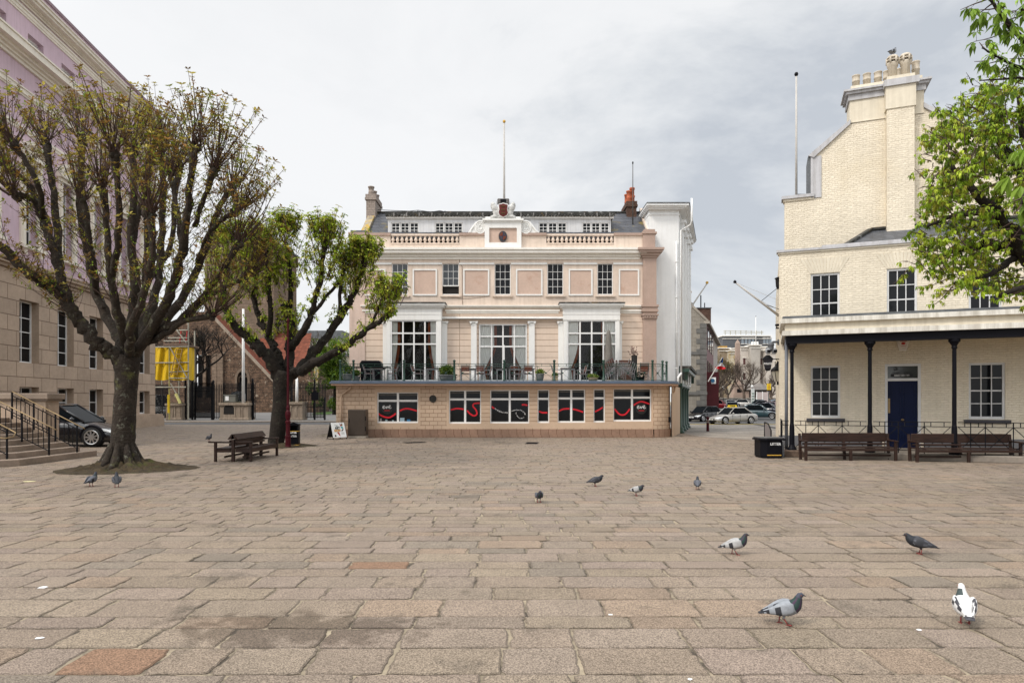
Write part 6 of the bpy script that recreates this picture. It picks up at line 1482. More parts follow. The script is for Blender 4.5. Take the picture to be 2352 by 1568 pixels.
# ------------------------------------------------------------------ cars
carglass = M('car_glass', (.006, .008, .010), .12, spec=.03, var=0)
def carpaint(n, c): return M(n, c, .22, spec=.5, coat=.6, var=.0, metal=.0)
lampg = M('headlamp_glass', (.55, .57, .58), .1, spec=.8, var=0); tailg = M('tail_lamp_red', (.30, .01, .01), .2, var=0)
def make_car(name, label, cat, x, y_, Yd, zb, rot, Ln, W, H, paint, hood=.27, belt=.60, wsx=.30, rf0=.44, rf1=.70, rb=.86, wr=.32, plate='', spokes=7, group='cars parked and driving in the side street', sc=1.):
    """x forward, y to the left; fractions run from the nose (0) to the tail (1)"""
    t = thing(name, label, cat, (x, y_, zb), rot, group, sc)
    fx = lambda f: Ln * (.5 - f)
    zb2 = H * belt; w2 = W / 2
    st_ = [(0, .30, .50, .74), (.012, .20, .56, .86), (.05, .17, .62, .95), (.12, .16, .71, .99), (hood, .16, .90, 1.), (wsx + .02, .16, .985, 1.), (.5, .16, 1.0, 1.), (rf1, .16, 1.02, 1.), (rb, .17, 1.03, .98), (.95, .19, 1.0, .95), (.988, .22, .93, .88), (1., .32, .80, .80)]
    vs_ = []; k = 12
    for f, zl, zt_f, wf in st_:
        zt_ = zb2 * zt_f; zl = zl; w_ = w2 * wf; X = fx(f)
        ring = [(0, zl), (.80, zl), (.96, zl + .06), (1., zl + (zt_ - zl) * .40), (.985, zl + (zt_ - zl) * .72), (.93, zt_ - .03), (.80, zt_ + .015), (.4, zt_ + .04)]
        pts = [(X, a * w_, b) for a, b in ring] + [(X, 0, zt_ + .05)] + [(X, -a * w_, b) for a, b in ring[:0:-1]]
        vs_ += pts; k = len(pts)
    m = MB(); n = len(st_)
    fs_ = [(i*k+j, i*k+(j+1) % k, (i+1)*k+(j+1) % k, (i+1)*k+j) for i in range(n-1) for j in range(k)] + [tuple(range(k))[::-1], tuple((n-1)*k+j for j in range(k))]
    m.add(vs_, fs_, paint); m.build('body', t, smooth=True)
    # cabin: glass first, then roof skin and pillars over it
    wb, wt = w2 * .90, w2 * .70; zr2 = H - .03
    bA, bD, tB, tC = fx(wsx - .02), fx(rb + .02), fx(rf0), fx(rf1)
    lo = [(bA, wb * .86, zb2 * .97), (bA, -wb * .86, zb2 * .97), (bD, -wb * .9, zb2 * 1.01), (bD, wb * .9, zb2 * 1.01)]
    mid_ = [(fx((wsx + rf0) / 2 + .04), wb), (fx((rf1 + rb) / 2), wb)]
    up_ = [(tB, wt, zr2), (tB, -wt, zr2), (tC, -wt * .97, zr2 - .01), (tC, wt * .97, zr2 - .01)]
    def gquad(nm, *p):
        g = MB(); g.quad(*p, carglass); g.build(nm, t)
    gquad('windscreen', lo[1], lo[0], up_[0], up_[1]); gquad('rear_window', lo[3], lo[2], up_[2], up_[3])
    gquad('side_window', lo[0], lo[3], up_[3], up_[0]); gquad('side_window', lo[2], lo[1], up_[1], up_[2])
    m = MB(); rp2 = []
    for X, wz, z in ((tB + .06, .99, -.03), (tB - .08, 1.02, .012), ((tB * .6 + tC * .4), 1.04, .035), ((tB * .3 + tC * .7), 1.03, .033), (tC + .08, 1.01, .01), (tC - .05, .97, -.03)):
        rp2 += [(X, wt * wz, zr2 + z - .02), (X, wt * wz * .6, zr2 + z + .015), (X, 0, zr2 + z + .022), (X, -wt * wz * .6, zr2 + z + .015), (X, -wt * wz, zr2 + z - .02)]
    m.add(rp2, [(i*5+j, i*5+j+1, (i+1)*5+j+1, (i+1)*5+j) for i in range(5) for j in range(4)], paint)
    for s in (-1, 1):
        a_, b2, c_, d_ = (lo[0] if s > 0 else lo[1]), (up_[0] if s > 0 else up_[1]), (up_[3] if s > 0 else up_[2]), (lo[3] if s > 0 else lo[2])
        m.tube([a_, b2], .035, paint, 6); m.tube([b2, c_], .04, paint, 6); m.tube([c_, d_], .055, paint, 6); m.tube([a_, d_], .03, paint, 6)
        pm = Vector(b2).lerp(Vector(c_), .42); qm = Vector(a_).lerp(Vector(d_), .50); m.tube([qm, pm], .035, blackp, 6)
    m.build('roof', t, smooth=True)
    for f in (.17, .80):
        for s in (-1, 1):
            q = MB(); X = fx(f); yy = s * w2
            wh = thing('wheel', None, None, (X, yy * .995, wr)); wh.parent = t
            q = MB(); q.lathe([(wr * 1.0, -.02)], (0, 0, 0), tyre, 4) if False else None
            rot_ = (PI / 2, 0, 0)
            prof = [(wr * .6, .10), (wr * .97, .09), (wr, .05), (wr, -.16), (wr * .9, -.18)]
            vs2 = []; nn = 24
            for r_, z_ in prof:
                for j in range(nn): a = 2*PI*j/nn; vs2.append((r_ * math.cos(a), s * (z_ - .06), r_ * math.sin(a)))
            q.add(vs2, [(i*nn+j, i*nn+(j+1) % nn, (i+1)*nn+(j+1) % nn, (i+1)*nn+j) for i in range(4) for j in range(nn)], tyre); q.build('tyre', wh, smooth=True)
            q = MB(); R2 = wr * .70
            q.add([(R2 * math.cos(2*PI*j/nn), s * .005, R2 * math.sin(2*PI*j/nn)) for j in range(nn)], [tuple(range(nn))], blackp)
            q.tube([(R2 * .96 * math.cos(2*PI*j/nn), s * .035, R2 * .96 * math.sin(2*PI*j/nn)) for j in range(nn + 1)], .022, alloy, 5)
            for j in range(spokes):
                a = 2*PI*j/spokes + .3; q.bar((0, s * .04, 0), (R2 * .95 * math.cos(a), s * .03, R2 * .95 * math.sin(a)), .05, .03, alloy, up=(0, 1, 0))
            q.lathe([(.05, 0), (.05, .01)], (0, 0, 0), alloy, 8); q.build('rim', wh)
            # dark wheel arch lip
            q = MB(); q.tube([(X + wr * 1.12 * math.cos(a), s * w2 * .985, wr + wr * 1.10 * math.sin(a)) for a in [PI * j / 14 for j in range(15)]], .05, blackp, 5)
            q.add([(X + wr * 1.1 * math.cos(a), s * (w2 + .006), max(.17, wr + wr * 1.08 * math.sin(a))) for a in [2*PI*j/28 for j in range(28)]], [tuple(range(28))], blackp)
            q.build('wheel_arch', t)
    for s in (-1, 1):
        q = MB(); zl = zb2 * .62
        q.add([(fx(.004), s * w2 * .42, zl - .07), (fx(.004), s * w2 * .42, zl + .03), (fx(.06), s * w2 * .80, zl + .10), (fx(.10), s * w2 * .965, zl + .10), (fx(.10), s * w2 * .985, zl + .03), (fx(.02), s * w2 * .88, zl - .08)], [(0, 1, 2, 3, 4, 5)], lampg); q.build('headlight', t)
        q = MB(); q.add([(fx(1.) - .005, s * w2 * .5, zb2 * .66), (fx(1.) - .005, s * w2 * .5, zb2 * .8), (fx(.955), s * w2 * .965, zb2 * .86), (fx(.955), s * w2 * .965, zb2 * .68)], [(0, 1, 2, 3)], tailg); q.build('tail_light', t)
        q = MB(); q.lathe([(0, -.10), (.07, -.06), (.08, .03), (0, .09)], (fx(wsx + .045), s * (w2 * .97 + .10), zb2 + .07), paint, 8); q.build('wing_mirror', t, smooth=True)
        q = MB(); [q.box(fx(f) - .08, fx(f) + .08, s * w2 * .975 - .02, s * w2 * .975 + .02, zb2 * .82, zb2 * .82 + .025, paint) for f in (.50, .69)]
        q.build('door_handle', t)
        q = MB(); [q.box(fx(f) - .006, fx(f) + .006, s * w2 * .99 - .02, s * w2 * 1.001, .28, zb2 * .93, blackp) for f in (.345, .535, .70)]; q.build('door_seam', t)
    q = MB(); q.box(fx(0) - .06, fx(0) + .012, -w2 * .42, w2 * .42, zb2 * .40, zb2 * .60, blackp); [q.box(fx(0) - .0, fx(0) + .02, -w2 * .40, w2 * .40, zb2 * (.43 + .05 * i), zb2 * (.445 + .05 * i), chrome) for i in range(4)]; q.box(fx(.012) - .1, fx(.0) + .004, -w2 * .7, w2 * .7, .22, .33, blackp); q.build('grille', t)
    q = MB(); q.box(fx(0) + .0, fx(0) + .03, -.26, .26, .36, .47, M('number_plate_white', (.7, .7, .68), .5, var=0)); pl_ = q.build('number_plate', t)
    if plate: text(plate, .10, textk, pl_, (fx(0) + .034, 0, .38), rz=PI/2)
    return t
PBLK = carpaint('black_car_paint', (.006, .006, .008)); PSIL = carpaint('silver_car_paint', (.34, .33, .31)); PTEAL = carpaint('dark_teal_car_paint', (.018, .045, .055)); PRED = carpaint('red_car_paint', (.25, .008, .012)); PGRY = carpaint('grey_blue_car_paint', (.16, .18, .20)); PBLU = carpaint('pale_blue_car_paint', (.20, .27, .34)); PNAV = carpaint('dark_navy_car_paint', (.012, .014, .024)); PMAR = carpaint('maroon_car_paint', (.10, .03, .045))
# parked black car beside the steps
make_car('parked_car', 'glossy black car parked by the granite steps, its nose hidden behind the tree trunk', 'car', px(221, 28) - 4.4 * 1.25 * .33 - .1, 28.75, 28.9, 0, math.radians(2), 4.4, 1.6, 1.47, PBLK, spokes=9, wr=.345, sc=1.25, group=None, hood=.25, wsx=.27, rf0=.47, rf1=.80, rb=.95)
# side street
Yt_ = 57.2
tx = make_car('taxi', 'silver taxi saloon with a yellow roof sign at the street junction', 'taxi', px(1681, Yt_ + .6), Yt_ + .6, Yt_, -.01, PI + math.radians(24), 4.6, 1.78, 1.45, PSIL, plate='J 28776')
sg = MB(); sg.slab([(-.42, 0), (.42, 0), (.34, .20), (-.34, .20)], -.09, .09, yellowp); s1 = sg.build('roof_sign', tx); s1.location = (.0, 0, 1.46); s1.rotation_euler = (0, 0, PI/2 + PI * 0); s1.location.x = -.05
s1.rotation_euler = (0, 0, -math.radians(24) + PI)
s1.rotation_euler.z = -(PI + math.radians(24))
text('TAXI', .19, textk, s1, (0, -.095, .03), bold=.006)
def street_car(nm, label, x, y, Y, rot, paint, L_=4.0, W_=1.70, H_=1.47, cat='car', **kw):
    zb = EYE - (y - HZ) * Y / FL
    zb = max(zb, terr(Y) - .012)
    return make_car(nm, label, cat, px(x, Y), Y, Y, zb if abs(zb - terr(Y)) < .3 else terr(Y), rot, L_, W_, H_, paint, **kw)
street_car('parked_car', 'black hatchback waiting left of the silver taxi', 1617, 967, 64, PI + math.radians(38), PBLK, plate='J 55108', hood=.22, wsx=.24, rf0=.42, rf1=.80, rb=.95)
street_car('parked_car', 'dark teal saloon behind the silver taxi, turned away to the right', 1741, 961, 69, math.radians(-28), PTEAL, 4.5)
street_car('parked_car', 'black estate car right of the teal saloon', 1764, 953, 78, math.radians(-35), PNAV, 4.4)
street_car('parked_car', 'grey hatchback seen from the front behind the taxi roof sign', 1682, 950, 80, PI + math.radians(72), PGRY, hood=.22, wsx=.24, rf0=.42, rf1=.80, rb=.95)
street_car('parked_car', 'silver van-like car behind the grey hatchback', 1678, 938, 104, PI + math.radians(75), PSIL, 4.4, 1.8, 1.75)
street_car('parked_car', 'red car parked beyond the black hatchback at the foot of the stone building', 1652, 940, 100, math.radians(-25), PRED, 4.1)
street_car('parked_car', 'small silver car parked below the stone obelisk', 1711, 934, 128, math.radians(-30), PSIL, 3.9, hood=.22, wsx=.24, rf0=.42, rf1=.80, rb=.95)
street_car('parked_car', 'green car at the back of the parked row under the yellow sign', 1740, 938, 116, math.radians(150), PTEAL, 4.3, 1.8, 1.6)
street_car('parked_car', 'maroon car beside the corner of the cream building', 1772, 947, 88, math.radians(60), PMAR, 4.3)
street_car('parked_car', 'pale blue car half hidden by the corner of the cream building', 1781, 941, 100, math.radians(75), PBLU, 4.3, 1.75, 1.55)
street_car('parked_car', 'dark blue car behind the black estate at the right end of the row', 1756, 941, 102, math.radians(-20), PNAV, 4.2)
# silver van behind the granite building
t = make_car('parked_van', 'silver van half hidden behind the end of the granite building', 'van', px(352, 74), 74, 74, terr(74), math.radians(-15), 4.7, 2.0, 2.6, PSIL, hood=.12, belt=.5, wsx=.16, rf0=.3, rf1=.93, rb=.97, group=None)

# ------------------------------------------------------------------ side street buildings
YB = 66.0
S = thing('stone_gabled_building', 'grey stone gabled building with a red shopfront round the corner of the street', 'building', (px(1600, YB), YB, 0))
def su(x, Y=YB): return px(x, Y) - px(1600, YB)
def sz(y, Y=YB): return pz(y, Y)
m = MB(); xr2, xl2 = su(1622), su(1545)
pk = su(1575)
m.slab([(xl2, 0), (xr2, 0), (xr2, sz(737)), (pk, sz(688)), (xl2, sz(720))], 0, .5, stonegrey); m.build('gable_wall', S)
m = MB(); m.bar((xr2 + .15, .1, sz(737) + .0), (pk, .1, sz(688)), .35, .22, concrete); m.build('gable_coping', S)
m = MB(); H = 0
z = 0.; k = 0
while z < sz(740) - .5:
    w_ = 1.0 if k % 2 else .62; m.box(xr2 - w_, xr2 + .04, -.05, .5, z + .015, z + .5, quoin); z += .52; k += 1
m.build('quoins', S)
m = MB(); [m.box(xl2, xr2 + .08, -.10, .1, sz(y) - .16, sz(y) + .16, quoin) for y in (811, 903)]; m.build('string_course', S)
fd = Vector((px(1634.5, 92) - px(1600, YB), 92 - YB, 0)); a_ = Vector((xr2, .5, 0)); n3 = Vector((fd.y, -fd.x, 0)).normalized()
def fac(t0, t1, z0, z1, o0, o1, mat, name, par=S):
    p = [a_ + fd * t0 - n3 * .3 + n3 * 0, a_ + fd * t1, a_ + fd * t1 + n3 * o1, a_ + fd * t0 + n3 * o1]; q = MB(); q.prism([(v.x, v.y) for v in p][::-1], z0, z1, mat); return q.build(name, par)
fac(0, 1, 0, sz(740), 0, .02, M('pale_street_render', (.46, .42, .38), .8, var=.08), 'street_wall')
fac(.02, .5, 0, sz(735), 0, .16, M('dark_red_shopfront', (.13, .016, .018), .5, var=.1), 'red_front')
for i in range(3):
    for zz in (4.0, 7.4): fac(.06 + .14 * i, .14 + .14 * i, zz, zz + 2.2, .1, .22, darkglass, 'window')
fac(-.02, 1, sz(743), sz(737), 0, .5, concrete, 'eaves_cornice')
m = MB(); m.add([(pk, .3, sz(688)), (xr2 + .2, .3, sz(737)), (xr2 + fd.x, fd.y, sz(737)), (pk + fd.x, fd.y, sz(688))], [(0, 1, 2, 3)], slatec); m.build('roof', S)
m = MB(); m.box(su(1576), su(1603), 1.5, 3, sz(715), sz(690), quoin); ckq = m.build('chimney', S)
for x in (1581, 1596.5): q = MB(); q.lathe([(.24, 0), (.2, .3), (.2, 1.1), (.25, 1.15), (.25, 1.3)], (su(x), 2.2, sz(690)), M('buff_pot', (.42, .24, .10), .8), 10); q.build('chimney_pot', ckq)
bb = thing('brick_building', 'dark brown brick building with a flat top behind the stone gable', 'building', (px(1620, 84), 84, 0))
m = MB(); m.box(px(1600, 84) - px(1620, 84), px(1633, 84) - px(1620, 84), 0, 12, 0, pz(708, 84), dkbrick); m.build('wall', bb)
m = MB(); m.box(px(1600, 84) - px(1620, 84), px(1634, 84) - px(1620, 84), -.1, 12, pz(708, 84), pz(706, 84), lead); m.build('roof', bb)
m = MB(); m.bar((0, 2, pz(706, 84)), (0, 2, pz(672, 84)), .12, .12, iron); m.bar((.5, 2, pz(706, 84)), (.5, 2, pz(690, 84)), .1, .1, iron); m.build('aerial', bb)
t = thing('flagpole', 'slanting white flagpole with a gold tip on the white street wall of the terrace building', 'flagpole', (px(1576, 47), 47, pz(722, 47)))
m = MB(); e_ = (px(1624, 47) - px(1576, 47), 0, pz(651, 47) - pz(722, 47)); m.tube([(0, 0, 0), e_], [.06, .04], palepole, 8); m.build('shaft', t); m = MB(); m.lathe([(0, -.05), (.1, 0), (.1, .12), (0, .18)], e_, gold, 8); m.build('finial', t)
m = MB(); m.tube([(-.3, .2, -.35), (.2, 0, .25), (.3, 0, .55)], .04, iron, 5); m.build('bracket', t)
# tricolour flag
YF = 63.5; t = thing('flag', 'blue white and red flag drooping from a slanting pole on the stone building', 'flag', (px(1626.6, YF), YF, pz(876, YF)))
m = MB(); e_ = Vector((px(1659.5, YF) - px(1626.6, YF), 0, pz(820.6, YF) - pz(876, YF))); m.tube([(0, 0, 0), e_], .05, palepole, 6); m.build('pole', t)
m = MB(); fm = [M('flag_blue', (.012, .045, .16), .8, var=.05), M('flag_white', (.72, .72, .72), .8, var=.05), M('flag_red', (.52, .015, .02), .8, var=.05)]
rows_ = [(822, 1659, 1660.5), (832, 1651, 1662), (836, 1647, 1663), (840, 1645, 1664), (844, 1644, 1665.5), (848, 1645, 1667)]
rows_ = [(822, 1658.5, 1660.5), (834, 1649.5, 1661.5), (841, 1643.5, 1663.5), (848, 1646.5, 1661)]
def prow(y, a, c, dip=0.): return [(px(a + (c - a) * i / 8, YF) - px(1626.6, YF), .22 * math.sin(i * 1.1 + y), pz(y + dip * math.sin(PI * i / 8), YF) - pz(876, YF)) for i in range(9)]
R0, R1, R2, R3 = prow(821.5, 1658.5, 1660, 0), prow(834, 1648.5, 1661.5, -1.5), prow(843, 1643, 1664, -3), prow(846, 1645, 1667.5, 2.5)
R2b = prow(841, 1643, 1668, -2)
for ra, rb2, mt in ((R0, R1, fm[0]), (R1, R2, fm[1]), (R2, R3, fm[2])):
    m.add(ra + rb2, [(i, i+1, 9+i+1, 9+i) for i in range(8)], mt)
m.build('cloth', t, smooth=True)
def signthing(nm, label, cat, x, y, Y, fn):
    t = thing(nm, label, cat, (px(x, Y), Y, pz(y, Y))); fn(t); return t
def f1(t):
    m = MB(); m.slab([(.2 * math.cos(q), .2 * math.sin(q)) for q in [2*PI*i/20 for i in range(20)]], -.1, .0, M('sign_blue', (.02, .10, .20), .5)); m.build('face', t); m = MB(); m.box(-.1, .35, .01, .2, -.3, .34, white); m.build('backing', t)
signthing('round_sign', 'round blue sign on a white backing on the red street front', 'sign', 1636.5, 874, 66.5, f1)
def f2(t): m = MB(); m.box(-.75, .75, 0, .25, 0, 3.6, M('deep_red_board', (.08, .008, .012), .6)); m.build('board', t)
signthing('red_board', 'tall dark red board at the foot of the red street front', 'board', 1634.5, 934, 67.5, f2)
# bollard
t = thing('bollard', 'dark red bollard with pale bands at the street corner', 'bollard', (px(1625.6, gd(990.5)), gd(990.5), 0))
m = MB(); m.lathe([(.10, 0), (.09, .05), (.085, .85), (.10, .88), (.10, .93), (.05, .97), (0, .98)], (0, 0, 0), maroon, 12); m.build('post', t, smooth=False)
m = MB(); [m.lathe([(.089, z), (.089, z + .05)], (0, 0, 0), concrete, 12) for z in (.58, .70)]; m.build('band', t)
# taxi sign on its pole
YQ = 100; t = thing('taxi_sign', 'yellow upright sign with red letters on a thin pole above the parked cars', 'sign', (px(1766, YQ), YQ, terr(YQ)))
zt4 = pz(880.5, YQ) - terr(YQ); zb5 = pz(895, YQ) - terr(YQ); m = MB(); m.box(-.30, .30, -.05, .05, zb5, zt4, yellowp); m.build('panel', t); m = MB(); m.tube([(0, .1, 0), (0, .1, zt4)], .06, iron, 6); m.build('pole', t)
for i, ch in enumerate('TAXI'): text(ch, .26, redp, t, (0, -.06, zt4 - .25 - i * .24), bold=.01)

# obelisk
YO = 150; zo = terr(YO); t = thing('obelisk', 'pinkish stone obelisk on a stepped pedestal beyond the parked cars', 'monument', (px(1694, YO), YO, zo)); so_ = YO / FL
ob = M('obelisk_stone', (.36, .27, .22), .85, var=.1, vs=.6)
def zz_(y): return pz(y, YO) - zo
m = MB(); m.lathe([(7.4 * so_ * 1.0, zz_(882)), (5.2 * so_ * 1.2, zz_(788)), (0, zz_(779))], (0, 0, 0), ob, 4); m.build('shaft', t)
m = MB(); m.box(-11 * so_, 11 * so_, -1.1, 1.1, zz_(906), zz_(886), ob); m.box(-12.5 * so_, 12.5 * so_, -1.25, 1.25, zz_(886), zz_(882), ob); m.box(-14 * so_, 14 * so_, -1.4, 1.4, 0, zz_(906), ob); m.box(-5 * so_, 5 * so_, -1.16, -1.0, zz_(901), zz_(893), iron); m.build('pedestal', t)
# pavilion
YP = 156; t = thing('pavilion', 'low pavilion with a hipped grey roof behind the parked cars', 'pavilion', (px(1740, YP), YP, terr(YP))); zz2 = lambda y: pz(y, YP) - terr(YP); uu = lambda x: px(x, YP) - px(1740, YP)
m = MB(); m.box(uu(1711), uu(1774), 0, 4, 0, zz2(895), M('pavilion_dark', (.06, .05, .045), .8)); [m.box(uu(x), uu(x + 8), -.1, 0, 0, zz2(898), ob) for x in (1712, 1724, 1760)]; m.build('wall', t)
m = MB(); z0, z1 = zz2(895), zz2(880); m.add([(uu(1708), -.6, z0), (uu(1778), -.6, z0), (uu(1778), 5, z0), (uu(1708), 5, z0), (uu(1718), 2, z1), (uu(1757), 2, z1)], [(0, 1, 5, 4), (1, 2, 5), (2, 3, 4, 5), (3, 0, 4)], M('pavilion_slates', (.20, .18, .165), .8, var=.2, vs=1, blotch=[((.32, .2, .05), .4, .6, .7)])); m.build('roof', t)
t = thing('stone_wall', 'low grey stone wall behind the parked cars', 'wall', (px(1700, 147), 147, terr(147)))
m = MB(); m.box(-8, 12, 0, .5, 0, 1.6, quoin); m.box(-8.1, 12.1, -.1, .6, 1.6, 1.8, concrete); m.build('wall', t)
# distant white buildings
def far_block(nm, label, x0, x1, ytop, Y, wallm, wins, roofm=None, rooftop=None, extra=None, winm=None):
    t = thing(nm, label, 'building', (px((x0 + x1) / 2, Y), Y, 0)); u = lambda x: px(x, Y) - px((x0 + x1) / 2, Y); z = lambda y: pz(y, Y)
    m = MB(); m.box(u(x0), u(x1), 0, 15, 0, z(ytop), wallm); m.build('wall', t)
    m = MB(); m.box(u(x0) - .3, u(x1) + .3, -.5, 15, z(ytop), z(ytop - 1.6), whitec); m.box(u(x0) - .1, u(x1) + .1, -.25, 0, z(ytop + 6), z(ytop + 5), whitec); m.build('cornice', t)
    for (wx0, wx1, wy0, wy1) in wins:
        q = MB(); q.box(u(wx0), u(wx1), -.05, 0, z(wy1), z(wy0), winm or M('far_window', (.10, .035, .035), .4)); wn = q.build('window', t)
        q = MB(); q.box(u(wx0) - .25, u(wx1) + .25, -.3, -.02, z(wy0 - 1), z(wy0), whitec); q.box(u(wx0) - .25, u(wx1) + .25, -.3, -.02, z(wy1), z(wy1 + 1), whitec); q.build('hood', wn)
    if roofm: m = MB(); m.box(u(x0) + .5, u(x1) - .5, .5, 12, z(ytop - 1.6), z(rooftop), roofm); m.build('roof', t)
    if extra: extra(t, u, z)
    return t
wst = M('stained_white_stucco', (.62, .57, .52), .8, var=.08, vs=.15, streak=.4)
far_block('white_townhouse', 'stained white stucco townhouse with a row of tall arched windows beyond the bare trees', 1701, 1759, 797, 185, wst, [(a, a + 5, 822, 838) for a in (1707, 1719.5, 1733.5, 1747)] + [(a, a + 5, 856, 872) for a in (1707, 1719.5, 1733.5, 1747)])
far_block('white_townhouse', 'white townhouse with round headed windows against the corner of the cream building', 1759, 1800, 805, 182, wst, [(1766, 1770, 826, 844), (1780, 1786, 830, 850), (1778, 1786, 860, 884), (1791, 1796, 830, 850)], winm=darkglass)
far_block('white_townhouse', 'pale low house between the red front and the obelisk', 1634, 1700, 852, 190, M('pale_stucco', (.66, .62, .55), .8, var=.06, vs=.2), [(a, a + 5, 862, 872) for a in (1645, 1658, 1672, 1686)] + [(a, a + 5, 885, 895) for a in (1645, 1658, 1672, 1686)], winm=M('far_grey_window', (.12, .12, .12), .4))
def mans(t, u, z):
    m = MB(); [m.tube([(u(x), 1, z(768)), (u(x), 1, z(758))], .12, scaff, 4) for x in range(1668, 1760, 12)]; m.tube([(u(1664), 1, z(758.5)), (u(1756), 1, z(761))], .1, scaff, 4); m.tube([(u(1664), 1, z(763)), (u(1756), 1, z(764))], .08, scaff, 4); m.build('roof_railing', t)
far_block('mansard_block', 'dark grey mansard roofed block with roof railings above the white townhouses', 1660, 1770, 772, 215, M('mansard_grey', (.10, .105, .115), .6, var=.12, vs=.2), [(a, a + 5, 776, 789) for a in (1703, 1711, 1719, 1727, 1753, 1760, 1767)], winm=M('bluish_dormer', (.22, .26, .30), .3), extra=mans)
far_block('tan_chimney_block', 'tan stone block with orange lichen on its roof edge left of the obelisk', 1652, 1676, 800, 178, M('tan_old_render', (.30, .24, .17), .9, var=.2, vs=.3), [], M('orange_lichen_roof', (.45, .26, .05), .9, var=.3, vs=1), 794)
far_block('pale_stack', 'white and ochre stained party wall with stacks beside the obelisk', 1675, 1694, 806, 176, M('ochre_stain_wall', (.56, .50, .38), .9, var=.2, vs=.3, blotch=[((.42, .26, .05), .35, .5, .62)]), [])
far_block('chimney_block', 'pale block with four white chimney stumps on top', 1725, 1746, 793, 183, M('pale_grey_render', (.46, .43, .39), .9, var=.12, vs=.4), [], extra=lambda t, u, z: [MB().box(u(x), u(x + 2.6), .5, 1.2, z(793), z(784), white).build('chimney', t) for x in (1729, 1734.5, 1741)])
far_block('slate_roofed_block', 'low dark slate roof right of the white chimney stumps', 1745, 1790, 802, 188, M('dark_far_slate', (.085, .08, .075), .7, var=.15, vs=.3), [])
far_block('old_brick_house', 'dark red roofed house behind the bare trees by the red front', 1634, 1664, 830, 205, M('dark_reddish_roof', (.13, .07, .05), .9, var=.15, vs=.3), [])
for x, yb, yt, Y, lab in ((1736, 800, 727, 214, 'thin white mast above the mansard roof'), (1786.5, 800, 731, 190, 'thin white mast close to the corner of the cream building')):
    pole('mast', lab, x, yb, yt, Y, .13, .09, white, iron, 'mast')
# street lamps and boards among the cars
for x, yb, yt, Y, lab in ((1727.5, 928, 885, 120, 'black street lamp with a round white head in front of the pavilion'), (1661, 925, 888, 140, 'black street lamp among the thin bare trees')):
    t = thing('street_lamp', lab, 'street lamp', (px(x, Y), Y, terr(Y)), group='street lamps in the far square'); h = pz(yt, Y) - terr(Y)
    m = MB(); m.lathe([(.16, 0), (.14, .8), (.07, 1.), (.055, h - .4)], (0, 0, 0), iron, 8); m.build('post', t); m = MB(); m.lathe([(.12, h - .4), (.24, h - .15), (.2, h), (0, h + .12)], (0, 0, 0), white, 8); m.build('lantern', t)
t = thing('white_board', 'pair of pale upright boards standing before the dark pavilion', 'board', (px(1752, 125), 125, terr(125)))
m = MB(); m.box(-1.1, -.1, 0, .1, .3, 3.0, M('pale_pink_board', (.5, .42, .40), .6)); m.box(.0, 1., 0, .1, .3, 3.0, MATS['pale_pink_board']); m.build('panel', t); m = MB(); [m.box(u - .06, u + .06, -.05, .12, 0, 3.1, white) for u in (-1.15, -.05, 1.05)]; m.build('frame', t)
t = thing('pillar_sign', 'white narrow pillar sign between the parked silver car and the green car', 'sign', (px(1729, 118), 118, terr(118)))
m = MB(); m.box(-.28, .28, -.1, .1, 0, 3.6, M('white_pillar', (.6, .62, .6), .5)); m.build('panel', t); m = MB(); [m.box(-.2, .2, -.12, -.1, .6 + i * .5, .85 + i * .5, M('pillar_print', (.2, .26, .22), .6)) for i in range(5)]; m.build('print', t)
# ------------------------------------------------------------------ trees
def smooth_path(pts, n=4):
    P = [Vector(p) for p in pts]; out = []
    for i in range(len(P) - 1):
        p0 = P[max(i-1, 0)]; p1 = P[i]; p2 = P[i+1]; p3 = P[min(i+2, len(P)-1)]
        for k in range(n):
            t = k / n; out.append(.5 * ((2*p1) + (p2-p0)*t + (2*p0-5*p1+4*p2-p3)*t*t + (3*p1-p0-3*p2+p3)*t**3))
    out.append(P[-1]); return out
def limb(mb, pts, r0, r1, mat, knob=0., jit=.10, n=9):
    P = smooth_path(pts, 4); m = len(P)
    P = [p + Vector((random.gauss(0, 1), random.gauss(0, 1), random.gauss(0, 1))) * (r0 + (r1 - r0) * i / m) * .20 for i, p in enumerate(P)]
    rs = [r0 + (r1 - r0) * (i / (m - 1)) ** .8 for i in range(m)]
    rs = [r * (1 + random.uniform(-jit, jit)) for r in rs]
    if knob:
        rs[-1] = r1 * 1.0; rs[-2] = r1 * (1 + knob); rs[-3] = r1 * (1 + knob * .6)
    mb.tube(P, rs, mat, n, jit=jit * .6)
    return P
def leaflet(mb, base, d, L_, w_, mat, col, droop=.0):
    """one folded leaflet: two faces about its midrib"""
    d = d.normalized(); s = d.cross(Vector((0, 0, 1)))
    if s.length < .05: s = d.cross(Vector((0, 1, 0)))
    s = s.normalized(); up = s.cross(d).normalized()
    m1 = base + d * L_ * .55 - up * L_ * .03; tip = base + d * L_ * .96 - Vector((0, 0, 1)) * droop * L_ 
    a = m1 + s * w_ * .5 + up * w_ * .16; b_ = m1 - s * w_ * .5 + up * w_ * .16
    k = len(mb.v); mb.v += [tuple(base), tuple(a), tuple(tip), tuple(b_), tuple(m1)]
    mi = mb.mi(mat)
    for f in ((k, k+1, k+2, k+4), (k, k+4, k+2, k+3)): mb.f.append(f); mb.m.append(mi); mb.c.append(col)
